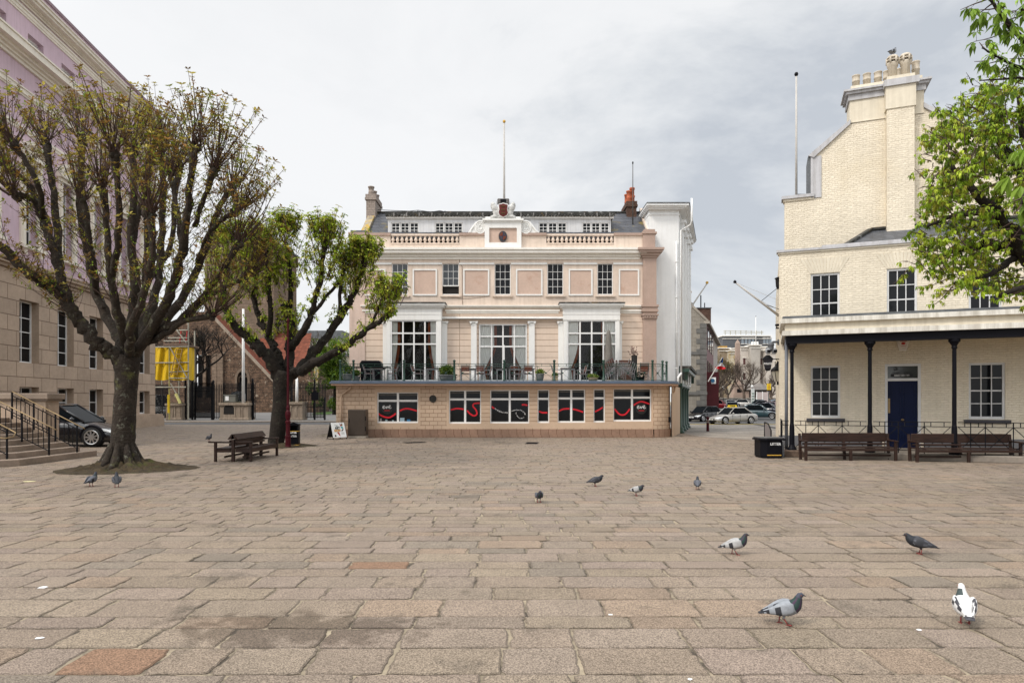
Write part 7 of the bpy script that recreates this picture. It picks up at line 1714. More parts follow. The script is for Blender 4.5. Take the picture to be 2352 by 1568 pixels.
def palmate(mb, p, axis, L_, mat, cols, n=5, droop=.35, spread=1.0):
    axis = axis.normalized(); r1 = axis.cross(Vector((random.gauss(0, 1), random.gauss(0, 1), random.gauss(0, 1)))).normalized(); r2 = axis.cross(r1)
    c = random.choice(cols); v = random.uniform(.75, 1.25); c = tuple(q * v for q in c)
    for k in range(n):
        a = 2 * PI * (k + random.uniform(-.2, .2)) / n
        d = axis * .55 + (r1 * math.cos(a) + r2 * math.sin(a)) * spread - Vector((0, 0, droop))
        leaflet(mb, p, d, L_ * random.uniform(.75, 1.1), L_ * .42, mat, c, droop * .4)
def W_(x, y, Y): return Vector((px(x, Y), Y, pz(y, Y)))

# ---- tree 1: pollarded, in bronze bud
Y1 = 18.9
def build_tree1():
    base = W_(280, 1074, Y1); t = thing('pollarded_tree', 'large pollarded tree at the left with knobbly limbs and bronze budding shoots', 'tree', (base.x, Y1, 0)); o = Vector((base.x, Y1, 0))
    def L(x, y, dz=0.): return W_(x, y, Y1 + dz) - o
    tr = MB()
    P = [L(281, 1086), L(281, 1070), L(281, 1045), L(282, 1010), L(286, 940), L(290, 880), L(291, 845), L(293, 815)]
    tr.tube(smooth_path(P, 3), [.6, .5, .42, .375, .35, .34, .335, .325, .315, .31, .305, .30, .295, .295, .295, .30, .305, .32, .34, .34, .32, .29], bark, 14, jit=.05)
    for k in range(9):
        a = 2*PI*k/9 + random.uniform(-.2, .2); r = .60 + .3 * random.random(); tr.tube([(r * math.cos(a), r * math.sin(a), .02), (.5 * math.cos(a), .5 * math.sin(a), .16), (.40 * math.cos(a), .40 * math.sin(a), .30), (.28 * math.cos(a), .28 * math.sin(a), .75)], [.05, .12, .13, .05], bark, 8, jit=.1)
    kn = []; lg = []
    def lm(path, r0, r1, knob=.6, rec=True):
        r0 *= .88; r1 *= .95; P = limb(tr, [L(*p) for p in path], r0, r1, bark, knob); lg.append((P, r0, r1))
        if knob and rec: kn.append((P[-1], (P[-1] - P[-4]).normalized()))
        return P
    lm([(288, 838, 0), (262, 812, -.15), (232, 795, -.35), (205, 765, -.5), (182, 738, -.6), (165, 712, -.7), (150, 680, -.8), (128, 664, -.9), (98, 650, -1.), (60, 625, -1.2), (25, 585, -1.4), (-20, 552, -1.6), (-60, 520, -1.7)], .27, .10, 0)
    lm([(168, 718, -.7), (150, 672, -.6), (137, 625, -.5), (124, 580, -.4), (108, 530, -.3), (92, 490, -.2), (70, 455, -.4), (33, 450, -.7)], .17, .07)
    lm([(118, 555, -.35), (100, 490, .3), (70, 430, .4), (45, 405, .3), (22, 388, .2)], .10, .07)
    lm([(98, 500, -.3), (88, 430, -1.), (60, 375, -1.2), (29, 326, -1.3)], .09, .065)
    lm([(135, 615, -.5), (132, 530, .5), (122, 440, .8), (112, 380, .9), (106, 329, 1.)], .13, .08)
    lm([(288, 822, 0), (268, 770, .6), (243, 725, .9), (222, 670, 1.1), (205, 610, 1.2), (192, 545, 1.2), (184, 470, 1.3), (186, 400, 1.4), (187, 322, 1.5)], .20, .07)
    lm([(225, 680, 1.1), (215, 620, .2), (203, 540, -.3), (190, 458, -.5)], .11, .075)
    lm([(293, 820, .1), (283, 750, -.7), (262, 680, -1.2), (252, 600, -1.5), (245, 510, -1.6), (234, 428, -1.7)], .17, .07)
    lm([(297, 820, .2), (305, 740, .1), (308, 650, .0), (304, 560, -.1), (306, 460, -.1), (305, 400, 0), (304, 344, .1)], .20, .075)
    lm([(305, 560, -.1), (325, 470, .5), (344, 381, .8)], .09, .065)
    lm([(303, 825, .2), (335, 750, .9), (358, 670, 1.3), (370, 580, 1.6), (373, 480, 1.7), (372, 400, 1.8), (370, 333, 1.9)], .19, .075)
    lm([(308, 825, .1), (350, 750, -.4), (390, 680, -.8), (412, 600, -1.), (428, 510, -1.2), (438, 420, -1.3), (447, 337, -1.3)], .20, .08)
    lm([(400, 650, -.9), (415, 560, -.2), (405, 470, .2), (392, 400, .4)], .09, .06)
    lm([(330, 785, .2), (390, 725, .6), (438, 650, .9), (470, 575, 1.1), (492, 510, 1.2), (508, 470, 1.3), (527, 439, 1.4)], .17, .07)
    lm([(455, 600, 1.), (478, 540, .2), (510, 505, 0.), (543, 486, -.1)], .10, .06)
    lm([(345, 770, 0), (410, 735, -.5), (460, 690, -.8), (505, 630, -1.), (549, 556, -1.1)], .13, .06)
    lm([(335, 790, .0), (380, 766, -.3), (425, 738, -.6), (487, 724, -1.)], .12, .06)
    lm([(425, 738, -.6), (470, 690, -.2), (520, 660, .2), (560, 640, .4)], .07, .045)
    lm([(300, 815, .2), (322, 760, 1.6), (330, 690, 2.4), (335, 600, 2.8), (340, 500, 3.0)], .15, .07)
    lm([(295, 815, -.2), (300, 760, -1.6), (330, 680, -2.3), (350, 590, -2.6), (345, 490, -2.8)], .15, .07)
    lm([(447, 520, -1.1), (470, 450, -1.5), (492, 385, -1.8)], .08, .06)
    lm([(345, 640, 1.2), (395, 560, 2.2), (400, 470, 2.6), (410, 390, 2.8)], .10, .07)
    lm([(255, 640, -1.3), (275, 540, -2.2), (270, 440, -2.6), (262, 350, -2.8)], .10, .07)
    # knobs on the limbs
    for P, r0, r1 in lg:
        for _ in range(int(len(P) * .8)):
            i = random.randrange(2, len(P)); r = r0 + (r1 - r0) * i / len(P); a = Vector((random.gauss(0, 1), random.gauss(0, 1), random.gauss(0, 1))).normalized()
            c = P[i] + a * r * .75; q = r * random.uniform(.25, .5); tr.lathe([(0, -q), (q, -q * .3), (q * .8, q * .6), (0, q)], c, bark, 6)
    for p, d in kn:
        for _ in range(7):
            a = Vector((random.gauss(0, 1), random.gauss(0, 1), random.gauss(0, 1))).normalized(); q = random.uniform(.05, .10); c = p - d * .06 + a * .10
            tr.lathe([(0, -q), (q, -q * .3), (q * .8, q * .6), (0, q)], c, bark, 6)
    tr.build('trunk', t, smooth=True)
    cr = MB(); cols = [(.26, .17, .03), (.34, .29, .045), (.28, .15, .04), (.22, .25, .03), (.12, .075, .025), (.46, .39, .08)]
    green = [(.20, .30, .03), (.27, .33, .045), (.14, .22, .025)]
    def shoot(p, d, Ln, r=.014, leafy=1.):
        n = 5; pts = [p]; v = d.normalized()
        for i in range(n):
            v = (v + Vector((random.gauss(0, .06), random.gauss(0, .06), .10))).normalized(); pts.append(pts[-1] + v * Ln / n)
        cr.tube(pts, [r * (1 - .62 * i / n) for i in range(n + 1)], twig, 4, cap=False, col=(1, 1, 1))
        k = int(Ln * 2.9 * leafy)
        for j in range(k):
            f = .15 + .85 * ((j + random.random()) / k) ** .7; i = min(int(f * n), n - 1); q = pts[i].lerp(pts[i+1], f * n - i)
            dd = (Vector((random.gauss(0, 1), random.gauss(0, 1), random.gauss(.35, .5)))).normalized()
            q2 = q + dd * random.uniform(.02, .07)
            cc = green if (q.z < 5.6 and random.random() < .6) or random.random() < .16 else cols
            palmate(cr, q2, dd, random.uniform(.06, .115), lf1, cc, random.choice([3, 4, 5]), .25)
        palmate(cr, pts[-1], v, random.uniform(.11, .17), lf1, cols, 5, .1); palmate(cr, pts[-1] - v * .07, v, .08, lf1, cols, 4, .3)
        return pts
    for p, d in kn:
        for _ in range(random.randint(26, 32)):
            h = Vector((random.gauss(0, .72), random.gauss(0, .72), 1.)); h = h + Vector((d.x, d.y, max(d.z, 0))) * .4 + Vector((p.x * .15, p.y * .15, 0))
            pp_ = shoot(p + Vector((random.gauss(0, .06), random.gauss(0, .06), 0)), h, random.uniform(.9, 2.0), random.uniform(.012, .020))
            if random.random() < .5:
                i = random.randint(1, 3); shoot(pp_[i], (pp_[i+1] - pp_[i]).normalized() + Vector((random.gauss(0, .5), random.gauss(0, .5), .1)), random.uniform(.4, .9), .007)
    for P, r0, r1 in lg:
        for _ in range(int(len(P) * 2.0)):
            i = random.randrange(len(P) // 3, len(P)); out = (P[i] - Vector((0, 0, P[i].z))).normalized()
            shoot(P[i], Vector((random.gauss(0, .6), random.gauss(0, .6), random.uniform(.3, 1.))) + out * .7, random.uniform(.5, 1.7), random.uniform(.007, .013))
    # far limb that leaves the frame carries a few long shoots
    cr.build('crown', t)
    # moss-edged ground circle
    s = MB(); n = 64; rings = [(0, .22), (.45, .22), (.62, .17), (.8, .12), (1.05, .08), (1.3, .05), (1.55, .03), (1.75, .022), (2.0, .0)]
    vs_ = []
    for r, z in rings:
        for k in range(n):
            a = 2*PI*k/n; q = r * (1 + .06 * math.sin(3 * a + 1) + .03 * random.uniform(-1, 1)); vs_.append((q * math.cos(a) * .95 + .12, q * math.sin(a) * .74, z + (random.gauss(0, .045 if r < 1.4 else .012) if 0 < r < 1.9 else 0) + (.05 * math.sin(5 * a) if .3 < r < 1.2 else 0)))
    s.add(vs_, [(i*n+k, i*n+(k+1) % n, (i+1)*n+(k+1) % n, (i+1)*n+k) for i in range(len(rings)-1) for k in range(n)], soil)
    tag(s.build('tree_pit', None, (base.x, Y1, .01), smooth=True), kind='structure')
build_tree1()

# ---- tree 2: thick dark limbs, columns of spring leaves
Y2 = 28.5
def build_tree2():
    base = W_(636, 1025, Y2); o = Vector((base.x, Y2, 0)); t = thing('pollarded_tree', 'stout dark pollarded tree with columns of fresh green leaves beside the maroon lamp post', 'tree', (base.x, Y2, 0))
    def L(x, y, dz=0.): return W_(x, y, Y2 + dz) - o
    tr = MB(); tr.tube(smooth_path([L(632, 1035), L(634, 1020), L(638, 990), L(644, 930), (L(648, 885)), L(655, 852)], 3), [.54, .46, .40, .36, .35, .34, .33, .33, .33, .33, .34, .36, .39, .43, .45, .42], barkdark, 14, jit=.05)
    lg = []
    def lm(path, r0, r1, knob=.5): r0 *= .74; r1 *= .8; P = limb(tr, [L(*p) for p in path], r0, r1, barkdark, knob, .13); lg.append((P, r0, r1)); return P
    A1 = lm([(645, 868, 0), (622, 825, -.3), (600, 800, -.5), (580, 785, -.6), (556, 765, -.8), (535, 742, -1.), (518, 710, -1.1), (516, 660, -1.2), (525, 600, -1.2)], .40, .12)
    A2 = lm([(650, 860, .2), (640, 822, .5), (624, 790, .7), (612, 760, .9), (596, 735, 1.), (584, 690, 1.1), (588, 640, 1.2), (592, 585, 1.2)], .30, .11)
    A3 = lm([(618, 775, .8), (622, 720, .4), (618, 660, .2), (612, 600, .1), (606, 560, 0)], .18, .09)
    A4 = lm([(660, 855, .2), (668, 805, .5), (671, 760, .6), (664, 725, .6), (655, 700, .6)], .30, .20)
    A5 = lm([(664, 725, .6), (668, 660, .5), (662, 590, .4), (655, 555, .4)], .17, .09)
    A6 = lm([(668, 800, .4), (690, 770, -.3), (708, 740, -.6), (722, 690, -.8), (738, 640, -.9), (742, 590, -.9), (750, 550, -1.)], .24, .10)
    A7 = lm([(712, 730, -.6), (740, 690, -.2), (768, 660, 0.), (780, 648, .1)], .13, .06)
    A8 = lm([(672, 860, 0), (700, 832, .5), (726, 802, .9), (752, 770, 1.2), (785, 720, 1.4), (808, 685, 1.5), (826, 640, 1.5), (838, 590, 1.4)], .34, .12)
    A9 = lm([(690, 855, -.3), (730, 830, -.8), (770, 808, -1.2), (806, 788, -1.4), (842, 758, -1.5), (872, 738, -1.6), (900, 722, -1.7)], .30, .10)
    A10 = lm([(780, 725, 1.3), (782, 660, 1.), (792, 600, .9)], .14, .08)
    A11 = lm([(850, 752, -1.5), (866, 715, -1.3), (880, 685, -1.2)], .10, .07)
    for P, r0, r1 in lg:
        for _ in range(int(len(P) * 2.2)):
            i = random.randrange(1, len(P)); r = r0 + (r1 - r0) * i / len(P); a = Vector((random.gauss(0, 1), random.gauss(0, 1), random.gauss(0, 1))).normalized()
            c = P[i] + a * r * .8; q = r * random.uniform(.25, .55); tr.lathe([(0, -q), (q, -q * .3), (q * .8, q * .6), (0, q)], c, barkdark, 6)
    tr.build('trunk', t, smooth=True)
    cr = MB(); cols = [(.36, .47, .035), (.25, .36, .025), (.45, .53, .05), (.14, .21, .018), (.50, .52, .08), (.34, .29, .04)]
    def sprig(p, d, Ln):
        pts = [p, p + d.normalized() * Ln * .5 + Vector((random.gauss(0, .05), random.gauss(0, .05), .03)), p + d.normalized() * Ln + Vector((0, 0, Ln * .15))]
        cr.tube(pts, [.016, .012, .006], twig, 4, cap=False, col=(1, 1, 1))
        for k in range(max(3, int(Ln * 7))):
            f = random.uniform(.15, 1.); q = pts[0].lerp(pts[1], f * 2) if f < .5 else pts[1].lerp(pts[2], f * 2 - 1)
            dd = Vector((random.gauss(0, 1), random.gauss(0, 1), random.gauss(.1, .5))).normalized(); palmate(cr, q + dd * .06, dd, random.uniform(.09, .17), lf2, cols, 5, .55)
        palmate(cr, pts[-1], d, .2, lf2, cols, 5, .5)
    def column(path, rad_, n, top):
        rad_ *= 1.10; n = int(n * 1.25)
        P = smooth_path([L(*q) for q in path], 5); m = len(P)
        for _ in range(n):
            f = random.random() ** .8; i = min(int(f * (m - 1)), m - 2); p = P[i].lerp(P[i+1], f * (m - 1) - i)
            a = random.uniform(0, 2 * PI); r = rad_ * random.uniform(.15, .95) * (.65 + .35 * math.sin(PI * min(1, f * 1.1)))
            q = p + Vector((math.cos(a) * r, math.sin(a) * r, random.uniform(-.15, .15)))
            sprig(q, Vector((math.cos(a) * .45, math.sin(a) * .45, 1.)), random.uniform(.4, .9))
        for _ in range(int(n * top)):
            a = random.uniform(0, 2 * PI); r = rad_ * random.uniform(0, .8); q = P[-1] + Vector((math.cos(a) * r, math.sin(a) * r, -.2)); sprig(q, Vector((math.cos(a) * .25, math.sin(a) * .25, 1.)), random.uniform(.4, .85))
    column([(655, 690, .6), (662, 620, .5), (655, 545, .4), (656, 520, .4)], .62, 90, .35)
    column([(722, 670, -.8), (742, 590, -.9), (748, 530, -.9)], .72, 92, .35)
    column([(800, 690, 1.4), (826, 630, 1.5), (840, 580, 1.4)], .78, 120, .4)
    column([(865, 745, -1.6), (885, 700, -1.5), (893, 670, -1.4)], .58, 70, .35)
    column([(520, 700, -1.1), (518, 640, -1.2), (526, 570, -1.2), (530, 540, -1.1)], .75, 95, .3)
    column([(590, 690, 1.1), (588, 620, 1.2), (594, 560, 1.1)], .75, 95, .3)
    column([(618, 680, .3), (610, 600, .1), (604, 545, 0)], .65, 75, .3)
    column([(668, 790, .4), (665, 735, .5)], .45, 20, .2)
    column([(792, 640, 1.), (793, 590, .9)], .55, 44, .3)
    for P, r0, r1 in lg:
        for _ in range(int(len(P) * 1.3)):
            i = random.randrange(len(P) // 3, len(P)); a = random.uniform(0, 6.28); sprig(P[i], Vector((math.cos(a), math.sin(a), random.uniform(.2, 1.2))), random.uniform(.2, .5))
    cr.build('crown', t)
    s = MB(); n = 30; vs_ = []
    rings = [(0, .16), (.55, .12), (.9, .05), (1.25, .0)]
    for r, z in rings:
        for k in range(n): a = 2*PI*k/n; q = r * (1 + .08 * math.sin(3 * a)); vs_.append((q * math.cos(a) * 1.15 + .25, q * math.sin(a), z + (random.gauss(0, .015) if r > 0 else 0)))
    s.add(vs_, [(i*n+k, i*n+(k+1) % n, (i+1)*n+(k+1) % n, (i+1)*n+k) for i in range(len(rings)-1) for k in range(n)], soil)
    tag(s.build('tree_pit', None, (base.x, Y2, .01), smooth=True), kind='structure')
build_tree2()

# ---- tree 3: leafy chestnut at the right, its trunk outside the frame
def build_tree3():
    o = Vector((12.6, 12.6, 0)); t = thing('chestnut_tree', 'leafy chestnut tree with drooping palmate leaves hanging in from the right edge', 'tree', o)
    tr = MB(); lg = []
    def L(x, y, Y): return W_(x, y, Y) - o
    tr.tube(smooth_path([(0, 0, -.1), (0, 0, .5), (-.05, .0, 1.8), (-.1, -.05, 3.2), (-.2, -.05, 4.0)], 3), [.75, .6, .5, .45, .42, .41, .4, .4, .39, .39, .38, .37, .36], barkdark, 14, jit=.05)
    def lm(pts, r0, r1): P = limb(tr, pts, r0, r1, barkdark, 0, .10); lg.append((P, r0, r1)); return P
    S0 = Vector((-.2, -.05, 3.9))
    lm([S0, L(2420, 655, 12.6), L(2370, 600, 12.7), L(2320, 568, 12.8), L(2260, 562, 12.9), L(2200, 575, 13.0), L(2150, 590, 13.)], .24, .03)
    lm([L(2370, 600, 12.7), L(2330, 545, 12.5), L(2300, 500, 12.3), L(2250, 450, 12.2), L(2200, 400, 12.2), L(2165, 350, 12.3)], .17, .025)
    lm([S0, L(2440, 560, 13.), L(2400, 470, 13.2), L(2350, 400, 13.4), L(2300, 330, 13.5), L(2250, 280, 13.6)], .22, .03)
    lm([L(2400, 470, 13.2), L(2370, 380, 13.), L(2350, 300, 12.8), L(2340, 220, 12.7)], .13, .03)
    lm([L(2290, 490, 12.3), L(2230, 490, 12.), L(2180, 500, 11.9), L(2130, 520, 11.9)], .08, .02)
    lm([L(2340, 580, 12.8), L(2290, 620, 12.4), L(2240, 640, 12.2), L(2190, 650, 12.1)], .08, .02)
    lm([S0, L(2430, 640, 12.), L(2390, 650, 11.6), L(2330, 665, 11.4), L(2290, 680, 11.4)], .12, .025)
    lm([S0, Vector((-.5, -1.5, 6.)), L(2440, 200, 8.6), L(2370, 120, 8.2), L(2330, 70, 8.), L(2290, 20, 7.9), L(2260, -20, 7.9)], .07, .010)
    lm([L(2380, 170, 8.2), L(2330, 150, 8.0), L(2290, 130, 7.9), L(2255, 110, 7.9)], .022, .008)
    lm([L(2400, 200, 8.3), L(2350, 180, 8.1), L(2300, 182, 8.), L(2250, 185, 8.)], .02, .007)
    lm([L(2440, 260, 8.6), L(2390, 380, 7.2), L(2360, 430, 6.9), L(2345, 470, 6.8)], .05, .01)
    lm([L(2440, 260, 8.6), L(2400, 300, 7.4), L(2365, 330, 7.0)], .04, .01)
    tr.build('trunk', t, smooth=True)
    cr = MB(); cols = [(.29, .42, .03), (.21, .33, .022), (.39, .51, .04), (.11, .18, .015), (.45, .53, .06), (.28, .27, .035)]
    near_c = [(.20, .32, .045), (.28, .42, .06), (.14, .23, .03)]
    def inreg(p):
        w = p + o; x = CX + w.x / w.y * FL; y = HZ - (w.z - EYE) / w.y * FL; return x, y
    def twigrun(p, d, Ln, lo, hi, dens, cc, depth=0):
        n = 4; pts = [p]; v = d.normalized()
        for i in range(n): v = (v + Vector((random.gauss(0, .18), random.gauss(0, .18), random.gauss(.03, .12)))).normalized(); pts.append(pts[-1] + v * Ln / n)
        cr.tube(pts, [.011, .009, .007, .005, .003], twig, 4, cap=False, col=(1, 1, 1))
        for k in range(int(dens * Ln)):
            f = random.uniform(.1, 1.); i = min(int(f * n), n - 1); q = pts[i].lerp(pts[i+1], f * n - i)
            dd = Vector((random.gauss(0, 1), random.gauss(0, 1), random.gauss(.05, .35))).normalized(); st = random.uniform(.04, .13); q2 = q + dd * st
            cr.tube([q, q2], .0025, twig, 3, cap=False, col=(1, 1, 1)); palmate(cr, q2, dd * .5 + Vector((0, 0, -.3)), random.uniform(lo, hi), lf2, cc, random.choice([5, 5, 6, 7]), .75, .8)
        if depth:
            for _ in range(depth): i = random.randint(1, n); twigrun(pts[i], (v + Vector((random.gauss(0, .7), random.gauss(0, .7), random.gauss(.15, .5)))), Ln * .6, lo, hi, dens, cc, 0)
    # crown volume: twigs fill an uneven outline read off the photograph
    import bisect
    left = [(170, 2330), (215, 2225), (250, 2205), (300, 2120), (360, 2112), (420, 2130), (480, 2100), (540, 2095), (590, 2092), (620, 2085), (650, 2110), (672, 2180), (690, 2300), (720, 2340)]
    def lbound(y):
        ysb = [q[0] for q in left]; i = bisect.bisect(ysb, y)
        if i == 0 or i == len(left): return 9999
        a, b2 = left[i-1], left[i]; return a[1] + (b2[1] - a[1]) * (y - a[0]) / (b2[0] - a[0])
    n = 0; tries = 0
    while n < 520 and tries < 12000:
        tries += 1; y = random.uniform(175, 705); x = random.uniform(2085, 2480); Yd = random.uniform(11.3, 13.9)
        lb = lbound(y)
        if x < lb + 18: continue
        if y > 660 and random.random() < .45: continue
        if 2180 < x and 540 < y < 620 and random.random() < .45: continue
        p = L(x, y, Yd); out = Vector((-.7 if x < 2330 else 0, random.gauss(0, .4), random.gauss(.25, .5)))
        Ln = min(.6, max(.2, (x - lb) * .008)); twigrun(p, out + Vector((random.gauss(0, .5), 0, 0)), Ln, .06, .115, 15, cols, 1 if random.random() < .5 else 0); n += 1
    # the near sprays at the top right and right edge
    for P, r0, r1 in lg[7:10]:
        for i in range(len(P) // 3, len(P)):
            if random.random() < .75: twigrun(P[i], Vector((random.gauss(-.4, .5), random.gauss(0, .5), random.gauss(0, .5))), random.uniform(.15, .35), .10, .15, 11, near_c)
    for _ in range(16): twigrun(L(random.uniform(2300, 2430), random.uniform(-20, 170), random.uniform(7.8, 8.4)), Vector((random.gauss(-.4, .5), random.gauss(0, .5), random.gauss(0, .5))), random.uniform(.2, .4), .10, .15, 11, near_c)
    for P, r0, r1 in lg[10:]:
        for i in range(len(P) // 3, len(P)):
            if random.random() < .9: twigrun(P[i], Vector((random.gauss(-.2, .5), random.gauss(0, .4), random.gauss(-.2, .4))), .12, .13, .20, 14, near_c)
    cr.build('crown', t)
build_tree3()

# ---- bare and background trees
def bare_tree(name, label, x, ybase, ytop, Y, spread, group, mat=greytwig, leaf=None, seed=1, depth=5, r0=None, trunkf=.3, zb=None):
    random.seed(seed); zb = terr(Y) if zb is None else zb; t = thing(name, label, 'tree', (px(x, Y), Y, zb), group=group)
    H = pz(ytop, Y) - zb; m = MB(); cr = MB(); r0 = r0 or H * .03
    def grow(mb, p, d, Ln, r, k):
        n = 3; pts = [p]; v = d
        for i in range(n): v = (v + Vector((random.gauss(0, .16), random.gauss(0, .16), random.gauss(.05, .1)))).normalized(); pts.append(pts[-1] + v * Ln / n)
        mb.tube(pts, [r, r * .9, r * .8, r * .68], mat, 5 if k > 1 else 3, cap=False)
        if leaf and k <= 1:
            for _ in range(4): q = pts[-1] + Vector((random.gauss(0, .3), random.gauss(0, .3), random.gauss(0, .3))); palmate(cr, q, Vector((random.gauss(0, 1), random.gauss(0, 1), .4)), leaf[0], lf2, leaf[1], 4, .3)
        if k == 0: return
        for _ in range(random.choice([2, 3, 3]) if k < depth else 5):
            s = Vector((random.gauss(0, 1) * spread, random.gauss(0, 1) * spread, random.uniform(.25, 1.))); grow(cr, pts[-1] if random.random() < .6 else pts[-2], (v * .55 + s.normalized() * .75).normalized(), Ln * random.uniform(.62, .86), r * .62, k - 1)
    pts = [Vector((0, 0, -.1)), Vector((.05, 0, H * trunkf * .5)), Vector((0, 0, H * trunkf))]
    m.tube(pts, [r0 * 1.2, r0, r0 * .9], mat, 8); m.build('trunk', t, smooth=True)
    for k in range(5):
        a = 2*PI*k/5 + random.random(); grow(cr, pts[-1] - Vector((0, 0, H * .04 * random.random())), Vector((math.cos(a) * spread, math.sin(a) * spread, 1.)).normalized(), H * .24, r0 * .55, depth - 1)
    cr.build('crown', t); return t
BG = 'bare trees in the far square'
bare_tree('bare_tree', 'large bare rounded tree in front of the white townhouse, right of the obelisk', 1708.6, 914, 816, 140, 1.0, BG, seed=3, depth=6, r0=.33)
bare_tree('bare_tree', 'bare tree hanging over the red car by the red shopfront', 1642, 928, 818, 108, .8, BG, seed=5, depth=5, r0=.34)
bare_tree('bare_tree', 'thin upright bare tree before the pale low house', 1672, 925, 842, 142, .7, BG, seed=8, depth=5)
bare_tree('bare_tree', 'slender young bare tree between the red car and the pale low house', 1649, 930, 868, 112, .6, BG, seed=9, depth=4)
bare_tree('bare_tree', 'sparse bare tree behind the yellow sign near the cream corner', 1772, 925, 848, 135, .8, BG, seed=12, depth=5)
bare_tree('budding_tree', 'tall tree with faint olive buds behind the red front and flag', 1656, 925, 815, 165, .9, BG, leaf=(.5, [(.10, .09, .02), (.14, .10, .03)]), seed=15, depth=5)
bare_tree('bare_tree', 'dark bare tree with a tangle of twigs in front of the dark church window', 440, 962, 745, 74, 1.35, 'trees by the church', barkdark, seed=21, depth=6, r0=.36, trunkf=.42)
bare_tree('bare_tree', 'bare tree top showing over the church aisle roof left of the iron cross', 648, 900, 738, 130, .9, 'trees by the church', seed=23, depth=5)
bare_tree('bare_tree', 'bare tree top between the second tree and the terrace building', 702, 900, 741, 130, .9, 'trees by the church', seed=25, depth=5)
random.seed(99)
def leafy(name, label, x, Y, zc2, rx, rz2, n, cols, size):
    t = thing(name, label, 'tree', (px(x, Y), Y, terr(Y)), group='trees by the church'); m = MB(); m.tube([(0, 0, -.1), (.1, 0, zc2 * .5), (0, 0, zc2)], [.3, .24, .12], barkdark, 8); m.build('trunk', t)
    c = MB(); cl = [(Vector((random.gauss(0, .5) * rx, random.gauss(0, .5) * rx, zc2 + random.gauss(0, .5) * rz2)), random.uniform(.25, .5)) for _ in range(34)]
    for _ in range(n):
        q, r = random.choice(cl); d = Vector((random.gauss(0, 1), random.gauss(0, 1), random.gauss(0, 1))).normalized() * r * rx * random.uniform(.6, 1.); palmate(c, q + d, d + Vector((0, 0, .2)), size * random.uniform(.7, 1.2), lf2, cols, 4, .3)
    c.build('crown', t)
leafy('green_tree', 'bright green bushy tree left of the terrace building behind the low gate', 768, 84, 5.0, 2.2, 3.0, 3200, [(.06, .12, .012), (.10, .17, .015), (.16, .24, .02), (.035, .07, .01)], .34)
leafy('green_tree', 'yellow green tree tops glowing over the church aisle beside the second tree', 738, 110, 9.0, 2.0, 2.2, 1300, [(.16, .22, .02), (.20, .25, .03), (.09, .15, .015)], .4)
# ------------------------------------------------------------------ benches, bins, lamp post, signs
def slat_back(m, u0, u1, y, tilt, zlist, mat):
    for z, h in zlist: m.bar((u0, y + (z - .45) * tilt, z), (u1, y + (z - .45) * tilt, z), .03, h, mat)
def bench(name, label, x0, x1, yb, rz=0., mid=1):
    Y = gd(yb); W = (px(x1, Y) - px(x0, Y)) / 2; t = thing(name, label, 'bench', (px((x0 + x1) / 2, Y), Y + .25, 0), rz, 'brown wooden benches before the verandah')
    b = MB(); b.box(-W + .12, W - .12, .20, .255, .60, .90, wood) ; b.box(-W + .12, W - .12, .17, .215, .50, .57, wood) ; b.build('backrest', t, bevel=.02)
    b = MB(); [b.box(-W + .05, W - .05, -.26 + i * .105, -.17 + i * .105, .42, .455, wood) for i in range(5)]; b.box(-W + .06, W - .06, -.275, -.24, .32, .41, wood); b.build('seat', t, bevel=.006)
    b = MB(); b.box(-W + .1, W - .1, -.04, .0, .14, .20, wood); b.build('stretcher', t, bevel=.006)
    for u in [-W + .06, W - .06] + [(-W + 2 * W * (k + 1) / (mid + 1)) for k in range(mid)]:
        end = abs(u) > W - .1
        q = MB(); q.bar((u, -.25, 0), (u, -.25, .62 if end else .41), .085, .075, wood); q.build('leg', t, bevel=.008)
        q = MB(); q.bar((u, .16, 0), (u, .21, .5), .085, .075, wood); q.bar((u, .21, .5), (u, .255, .88), .085, .05, wood); q.build('leg', t, bevel=.008)
        if end: q = MB(); q.bar((u, -.33, .645), (u, .24, .66), .11, .045, wood); q.build('armrest', t, bevel=.01)
    return t
bench('bench', 'long brown bench left of the navy door, against the verandah railing', 1848, 2061, 1058, math.radians(-1))
bench('bench', 'long brown bench at the right edge, in front of the right hand railing', 2107, 2345, 1062, math.radians(-3))
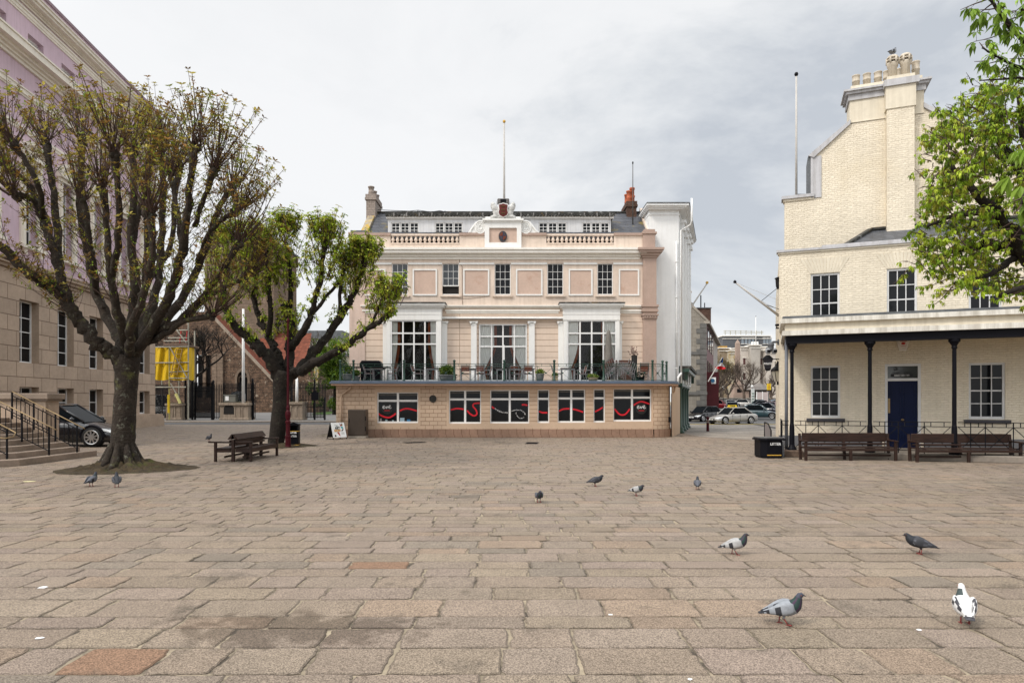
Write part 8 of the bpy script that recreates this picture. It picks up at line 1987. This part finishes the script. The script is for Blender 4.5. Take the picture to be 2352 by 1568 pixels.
# back-to-back bench at the left
t = thing('double_bench', 'dark brown back-to-back bench beside the second tree with a pigeon on its left arm', 'bench', (-9.02, 22.3, 0)); Wb = 1.22
b = MB()
for s in (-1, 1):
    for z, h in ((.56, .07), (.66, .09)): b.bar((s * .10, -Wb, z), (s * .13, Wb, z) if False else (s * .10, Wb, z), .03, h, wood)
    b.add([(s * .04, -Wb, .90), (s * .04, Wb, .90), (s * .17, Wb, .73), (s * .17, -Wb, .73), (0, -Wb, .90), (0, Wb, .90), (s * .06, Wb, .73), (s * .06, -Wb, .73)], [(0, 1, 2, 3), (0, 4, 5, 1), (3, 2, 6, 7), (0, 3, 7, 4), (1, 5, 6, 2)], wood)
b.build('backrest', t)
for s in (-1, 1):
    b = MB(); [b.box(s * (.12 + i * .095), s * (.205 + i * .095), -Wb, Wb, .42, .45, wood) for i in range(5)]; b.box(s * .56, s * .60, -Wb, Wb, .31, .415, wood); b.build('seat', t)
    for y in (-Wb + .05, Wb - .05):
        b = MB(); b.bar((s * .57, y, 0), (s * .57, y, .62), .075, .09, wood, up=(0, 1, 0)); b.build('leg', t, bevel=.008)
        b = MB(); b.bar((s * .06, y, .63), (s * (.64 if s > 0 else .80), y, .645), .10, .05, wood); b.build('armrest', t, bevel=.015)
        b = MB(); b.box(s * .08, s * .56, y - .03, y + .03, .31, .42, wood); b.build('rail', t)
    b = MB(); b.bar((s * .3, -Wb + .1, .16), (s * .3, Wb - .1, .16), .04, .06, wood); b.build('stretcher', t)
for y in (-Wb + .05, 0, Wb - .05): b = MB(); b.bar((0, y, 0), (0, y, .72), .09, .09, wood); b.build('leg', t)

# litter bin by the lamp post
Yb = 28.3; t = thing('litter_bin', 'black litter bin with gold bands and white lettering behind the maroon lamp post', 'bin', (px(676.5, Yb), Yb, 0), .12)
Wn = .20; H = 1.08
m = MB(); m.box(-Wn, Wn, -.2, .2, .03, .70, blackp); m.box(-Wn, -Wn + .06, -.2, .2, .70, .92, blackp); m.box(Wn - .06, Wn, -.2, .2, .70, .92, blackp); m.box(-Wn, Wn, .14, .2, .7, .92, blackp); m.box(-Wn + .02, Wn - .02, -.16, .16, 0, .03, iron); m.build('body', t, bevel=.015)
m = MB(); m.slab([(-Wn - .02, .92), (Wn + .02, .92), (Wn + .0, .99), (0, 1.07), (-Wn - .0, .99)], -.22, .22, blackp); m.build('lid', t)
m = MB(); m.box(-Wn - .003, Wn + .003, -.204, .2, .665, .69, gold); m.box(-Wn - .003, Wn + .003, -.204, .2, .08, .1, gold); m.build('gold_band', t)
text('LITTER', .085, textw, t, (-.0, -.206, .585), bold=.003); text('PARISH OF', .04, textw, t, (.02, -.206, .49)); text('ST HELIER', .052, textw, t, (.02, -.206, .435), bold=.002)
# maroon lamp post
Yl = 27.6; t = thing('lamp_post', 'maroon fluted cast iron lamp post standing against the second tree', 'street lamp', (px(661.5, Yl), Yl, 0))
m = MB(); m.lathe([(.125, 0), (.125, .08), (.112, .1), (.112, .42), (.12, .44), (.12, .50), (.1, .52)], (0, 0, 0), maroon, 10); m.build('base', t)
m = MB(); m.lathe([(.085, .5), (.085, 1.02), (.11, 1.05), (.11, 1.12), (.075, 1.16), (.10, 1.28), (.115, 1.40), (.10, 1.52), (.06, 1.6), (.075, 1.64), (.075, 1.70), (.05, 1.8), (.045, 3.4), (.04, 5.3), (.055, 5.33), (.055, 5.4), (0, 5.5)], (0, 0, 0), maroon, 12); m.build('post', t, smooth=False)
# black bin at the right
Yr = 22.45; t = thing('litter_bin', 'squat black bin with chamfered corners and one gold stripe beside the grey downpipe', 'bin', (px(1773, Yr), Yr + .3, 0))
def octo(w, c, y0=-.36): return [(-w + c, y0), (w - c * .25, y0), (w, y0 + c * .25), (w, .36), (-w, .36), (-w, y0 + c)]
m = MB(); m.prism(octo(.33, .16), .0, .05, iron); m.prism(octo(.36, .16), .05, .62, blackp); m.build('body', t, bevel=.012)
m = MB(); m.prism(octo(.44, .2, -.44), .62, .68, blackp); m.prism(octo(.40, .18, -.40), .68, .72, M('grey_bin_lid', (.085, .082, .078), .5)); m.build('lid', t, bevel=.01)
m = MB(); m.box(-.19, .30, -.364, -.36, .10, .13, gold); m.build('gold_band', t)
text('LITTER', .12, textw, t, (.10, -.364, .46), bold=.004); text('PARISH OF', .035, textw, t, (-.27, -.262, .50), rz=-PI/4 * 1.0); text('ST HELIER', .035, textw, t, (-.27, -.262, .45), rz=-PI/4)
t = thing('side_bin', 'narrow dark box leaning behind the squat black bin', 'bin', (px(1753, Yr + .7), Yr + .75, 0))
m = MB(); m.slab([(-.12, .12), (.2, .12), (.2, .62), (-.16, .62)], -.3, .3, M('brown_black_bin', (.022, .014, .013), .5)); m.box(-.22, .2, -.34, .34, .62, .66, blackp); m.box(-.05, .2, -.2, .2, 0, .12, iron); m.build('body', t)
t = thing('leaning_board', 'grey board leaning by the wall between the black bin and the downpipe', 'board', (px(1801, 22.9), 22.95, 0))
m = MB(); m.slab([(-.17, 0), (.02, 0), (.02, .68), (-.05, .72), (-.17, .45)], -.02, .02, M('grey_board', (.17, .17, .175), .6)); m.slab([(-.16, .5), (.01, .60), (.01, .70), (-.15, .69)], -.026, -.02, textw); m.build('board', t)
t = thing('guard_rail', 'low dark iron guard on the street beside the cream building', 'guard', (px(1781, 27), 27.2, 0)); m = MB(); m.tube([(-.1, 0, 0), (-.1, 0, .75), (.02, .6, 1.0), (.1, 1.2, 1.05)], .03, iron, 6); m.tube([(.1, 1.2, 0), (.1, 1.2, 1.05)], .03, iron, 6); m.build('rail', t)
m = MB(); m.add([(-.08, 0, .02), (.1, 1.2, .02), (.1, 1.2, 1.0), (.0, .6, .95), (-.08, 0, .72)], [(0, 1, 2, 3, 4)], M('grey_guard_panel', (.22, .2, .2), .7)); m.build('panel', t)
# steel cabinet
Ys = 34.9; t = thing('utility_cabinet', 'brown steel utility cabinet against the tan wall left of the first ribbon window', 'cabinet', (px(822, Ys), Ys, 0)); W = (px(842, Ys) - px(801.5, Ys)) / 2; H = pz(940.5, Ys)
m = MB(); m.box(-W, W, -.25, .4, .14, H, steelbox); m.box(-W, W, -.23, .4, 0, .14, concrete); m.build('casing', t, bevel=.012)
m = MB(); m.box(-W + .03, W - .06, -.262, -.25, .18, H - .06, steelbox); dd = m.build('door', t); m = MB(); m.box(-W + .06, -W + .09, -.275, -.262, .85, 1.05, iron); m.build('handle', dd)
m = MB(); [m.box(W - .03, W + .012, -.27, -.2, z, z + .22, iron) for z in (.4, .95)]; m.build('hinge', t)
# A board
Ya = 34.0; t = thing('sandwich_board', 'white sandwich board advertising an art show at the left corner of the tan building', 'sign', (px(774, Ya), Ya, 0), math.radians(46))
Wd, Hd, lean = .40, .86, .26
m = MB(); p0, p1 = .10, Hd
def face(sgn, mat, nm, par, e=.0, th=.02):
    q = MB(); y0, y1 = sgn * (.30 + e), sgn * (.03 + e)
    q.add([(-Wd, y0, p0), (Wd, y0, p0), (Wd * .97, y1, p1), (-Wd * .97, y1, p1), (-Wd, y0 - sgn * th, p0), (Wd, y0 - sgn * th, p0), (Wd * .97, y1 - sgn * th, p1), (-Wd * .97, y1 - sgn * th, p1)], [(0, 1, 2, 3), (7, 6, 5, 4), (0, 4, 5, 1), (1, 5, 6, 2), (2, 6, 7, 3), (3, 7, 4, 0)], mat); return q.build(nm, par)
pan = face(-1, M('white_poster_panel', (.80, .80, .79), .45, var=.02), 'front_panel', t); face(1, M('black_board_back', (.02, .02, .02), .6), 'back_panel', t)
m = MB(); [m.bar((s * Wd * .98, g * .32, 0), (s * Wd * .96, g * .0, Hd + .01), .03, .03, iron) for s in (-1, 1) for g in (-1, 1)]; m.bar((-Wd, .32, .03), (-Wd, -.32, .03), .02, .02, iron); m.build('frame', t)
tilt = math.atan2(.27, p1 - p0)
def onp(z, off=.004): f = (z - p0) / (p1 - p0); return -(.30 + (.03 - .30) * f) - off
text('ART', .19, textk, pan, (-.06, onp(.52), .52), rx=PI/2 - tilt, bold=.008, squeeze=.8); text('SHOW', .15, M('orange_lettering', (.62, .28, .01), .6), pan, (-.08, onp(.40), .40), rx=PI/2 - tilt, bold=.008, squeeze=.8); text('SUMMER', .05, M('grey_lettering', (.45, .45, .45), .6), pan, (-.1, onp(.70), .70), rx=PI/2 - tilt)
def patch(pts, col_, nm):
    q = MB(); q.add([(u, onp(z, .003), z) for u, z in pts], [tuple(range(len(pts)))], col_); q.build(nm, pan)
patch([(.10, .95 - .1), (.13, .70), (.20, .66), (.17, .74)], M('purple_print', (.18, .05, .22), .6), 'printed_patch'); patch([(.12, .75), (.15, .66), (.24, .70), (.20, .78)], M('orange_print', (.60, .20, .01), .6), 'printed_patch'); patch([(.22, .82), (.26, .80), (.27, .70), (.21, .68)], textk, 'printed_patch')
patch([(.15, .64), (.24, .66), (.30, .58), (.26, .54), (.14, .58)], M('turquoise_print', (.04, .38, .42), .6), 'printed_patch'); patch([(.15, .45), (.27, .55), (.29, .50), (.18, .40)], textk, 'printed_patch')
patch([(-.20, .78), (-.12, .70), (-.02, .62), (-.04, .68), (-.14, .74)], M('dark_teal_print', (.05, .12, .11), .6), 'printed_patch'); patch([(-.12, .36), (.0, .38), (.05, .16), (.0, .18)], M('red_print', (.50, .05, .05), .6), 'printed_patch'); patch([(-.14, .36), (-.05, .38), (-.03, .28)], MATS['orange_print'], 'printed_patch')
patch([(-.24 + .05 * math.cos(a), .19 + .055 * math.sin(a)) for a in [2*PI*i/12 for i in range(12)]], textk, 'printed_patch')
for z in (.36, .33, .30, .27): patch([(.12, z), (.30, z), (.30, z - .012), (.12, z - .012)], MATS['grey_lettering'], 'printed_line')

# ------------------------------------------------------------------ pigeons
PGM = M('pigeon_feathers', (1, 1, 1), .6, var=.12, vs=30, attr=True, bump=.002, bs=120)
def pigeon(label, loc, heading, style, pose='stand', sc=1., name='pigeon', group='pigeons on the square'):
    """one body surface from tail to beak, folded wings, legs with toes; x is the way it faces"""
    st = dict(blue=((.30, .32, .35), (.035, .037, .045), (.055, .06, .085)), dark=((.045, .047, .055), (.015, .015, .018), (.022, .025, .032)), white=((.74, .74, .74), (.06, .06, .07), (.72, .72, .72)), slate=((.11, .115, .135), (.02, .02, .024), (.04, .043, .06)), pale=((.42, .42, .42), (.03, .03, .035), (.035, .035, .045)))[style]
    wing, bar_, neck = st; m = MB()
    # profile along the body: x, z, half-width, half-height, tag
    if pose == 'peck': hd = [(.100, .150, .044, .046), (.125, .135, .032, .034), (.145, .105, .026, .026), (.158, .082, .024, .023), (.172, .066, .017, .016), (.182, .056, .006, .006), (.196, .045, .003, .003)]
    elif pose == 'hunch': hd = [(.100, .175, .052, .052), (.118, .198, .040, .040), (.128, .212, .031, .031), (.140, .222, .027, .026), (.158, .221, .019, .018), (.166, .218, .006, .006), (.182, .212, .003, .003)]
    else: hd = [(.095, .178, .050, .055), (.112, .212, .035, .040), (.120, .240, .026, .030), (.128, .258, .0245, .025), (.146, .262, .021, .020), (.158, .260, .007, .007), (.176, .254, .003, .003)]
    body = [(-.205, .085, .030, .004), (-.16, .094, .036, .009), (-.115, .104, .034, .016), (-.08, .112, .044, .030), (-.04, .122, .060, .050), (.0, .132, .068, .060), (.04, .143, .068, .064), (.075, .158, .060, .062)] + hd
    n = 16; ctr = [Vector((a, 0, z)) for a, z, _, _ in body]; rings = []
    for i, (a, z, hw, hh) in enumerate(body):
        d = (ctr[min(i+1, len(ctr)-1)] - ctr[max(i-1, 0)]).normalized(); up = Vector((0, 1, 0)).cross(d) * -1; 
        if up.z < 0 and abs(up.z) > abs(up.x): up = -up
        rings.append([ctr[i] + Vector((0, 1, 0)) * hw * math.cos(2*PI*k/n) + up * hh * math.sin(2*PI*k/n) for k in range(n)])
    vs_ = [p for r in rings for p in r]; nb = len(body); b0 = len(m.v); m.v += [tuple(p) for p in vs_]; mi = m.mi(PGM)
    for i in range(nb - 1):
        for k in range(n):
            s = math.sin(2*PI*(k+.5)/n); x = (body[i][0] + body[i+1][0]) / 2
            if i <= 1: c = bar_ if i == 0 else (st[0] if style != 'white' else wing)
            elif i == 2: c = (.5, .5, .5) if style in ('pale',) else wing
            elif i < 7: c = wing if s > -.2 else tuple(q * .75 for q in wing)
            elif i < nb - 4: c = neck
            elif i < nb - 3: c = neck if style != 'white' else wing
            else: c = (.05, .045, .045) if i >= nb - 2 else neck
            if style in ('blue', 'slate', 'pale') and 7 <= i <= 9: c = (.02, .045, .04) if k % 3 else (.05, .025, .055)
            if style == 'white' and i in (8, 9) and s > -.2 and math.cos(2*PI*(k+.5)/n) > -.1: c = (.05, .07, .07)
            m.f.append((b0+i*n+k, b0+i*n+(k+1) % n, b0+(i+1)*n+(k+1) % n, b0+(i+1)*n+k)); m.m.append(mi); m.c.append(c)
    m.f += [tuple(b0 + k for k in range(n))[::-1], tuple(b0 + (nb-1)*n + k for k in range(n))]; m.m += [mi, mi]; m.c += [bar_, (.05, .045, .045)]
    # folded wings
    for s in (-1, 1):
        sec = [(.075, .165, .030, .012), (.05, .158, .050, .018), (.01, .150, .056, .020), (-.03, .140, .052, .018), (-.075, .128, .040, .014), (-.12, .115, .026, .009), (-.165, .104, .012, .005), (-.185, .099, .004, .002)]
        yoff = [.052, .060, .064, .060, .050, .036, .022, .015]; wv = []; w0 = len(m.v)
        for (a, z, hh, th), y in zip(sec, yoff):
            for k in range(10): q = 2*PI*k/10; wv.append((a + .35 * hh * math.sin(q) * -.6, s * (y + th * math.cos(q)), z + hh * math.sin(q)))
        m.v += wv
        for i in range(len(sec) - 1):
            for k in range(10):
                up_ = math.sin(2*PI*(k+.5)/10); c = wing
                if style in ('blue', 'pale', 'slate') and i in (3, 5) and up_ < .75: c = bar_
                if i >= 6: c = bar_
                if style == 'dark': c = wing if (i + k) % 4 else tuple(q * 2.2 for q in wing)
                if style == 'white': c = bar_ if (i in (2, 3, 4) and up_ > .1 and (i + k) % 3) else wing
                if style == 'white' and i >= 6: c = (.12, .12, .13)
                m.f.append((w0+i*10+k, w0+i*10+(k+1) % 10, w0+(i+1)*10+(k+1) % 10, w0+(i+1)*10+k)); m.m.append(mi); m.c.append(c)
        m.f.append(tuple(w0 + k for k in range(10))[::-1]); m.m.append(mi); m.c.append(wing)
    # eyes, legs and toes
    hx, hz = body[-4][0] + .004, body[-4][1] + .004
    for s in (-1, 1): m.lathe([(0, -.005), (.005, 0), (0, .005)], (hx + .004, s * .0235, hz), PGM, 6)
    m.c = [c if c is not None else (.30, .08, .02) for c in m.c]
    leg = (.28, .055, .05)
    for s, fwd in ((-1, .035 if pose == 'walk' else .005), (1, -.03 if pose == 'walk' else -.005)):
        kx = -.005; m.tube([(kx, s * .028, .095), (kx - .012 + fwd * .4, s * .028, .058)], [.013, .008], PGM, 6, col=tuple(q * .9 for q in wing)); m.tube([(kx - .012 + fwd * .4, s * .028, .058), (kx + fwd, s * .028, .006)], .0055, PGM, 5, col=leg)
        for a in (-.5, 0, .5, PI): m.tube([(kx + fwd, s * .028, .006), (kx + fwd + .032 * math.cos(a) * (1 if a != PI else .6), s * .028 + .03 * math.sin(a), .004)], [.005, .003], PGM, 5, col=leg)
    o = m.build(name, None, loc, smooth=True, rz=heading); o.scale = (sc,) * 3
    return tag(o, label, 'pigeon', group)
def pg(label, x, y, head, style, pose='stand', sc=1.0):
    Y = gd(y); return pigeon(label, (px(x, Y), Y, .004), math.radians(head) - math.atan((x - CX) / FL), style, pose, sc)
pg('grey pigeon striding to the right in the foreground, two black wing bars', 1800, 1434, 8, 'blue', 'walk', 1.02)
pg('white pigeon with dark scalloped wings seen from behind in the right foreground', 2216, 1432, 100, 'white', 'stand', 1.12)
pg('pale grey pigeon with a black head and two wing bars, beyond the striding pigeon', 1688, 1274, 4, 'pale', 'walk', 1.0)
pg('dark chequered pigeon facing left on the paving near the right edge', 2112, 1272, 190, 'dark', 'hunch', 1.05)
pg('dark pigeon facing the camera with its head down, leftmost of the middle group', 1238, 1154, -80, 'slate', 'hunch', 1.0)
pg('black pigeon with a pale tail edge standing sideways, second of the middle group', 1368, 1117, 10, 'dark', 'hunch', 1.08)
pg('grey pigeon with a pale back turning right, third of the middle group', 1462, 1139, -25, 'pale', 'hunch', 1.0)
pg('slate pigeon seen straight from behind, rightmost of the middle group', 1602, 1124, 90, 'slate', 'stand', 1.0)
pg('left pigeon of the pair walking away in front of the pollarded tree', 210, 1117, 55, 'slate', 'stand', 1.15)
pg('dark upright pigeon seen from behind in front of the pollarded tree, right of a pair', 268, 1119, 92, 'dark', 'stand', 1.2)
pigeon('dark pigeon perched on the left arm of the back-to-back bench', (-9.80, 22.3 - 1.17, .67), math.radians(80), 'dark', 'stand', .85)
pgX, pgY = Q.world(POTU, VG + .05); pigeon('grey bird perched on the left capped chimney pot of the cream building', (pgX, pgY, zt_ - .03), math.radians(30), 'blue', 'stand', 1.5, 'seagull', None)
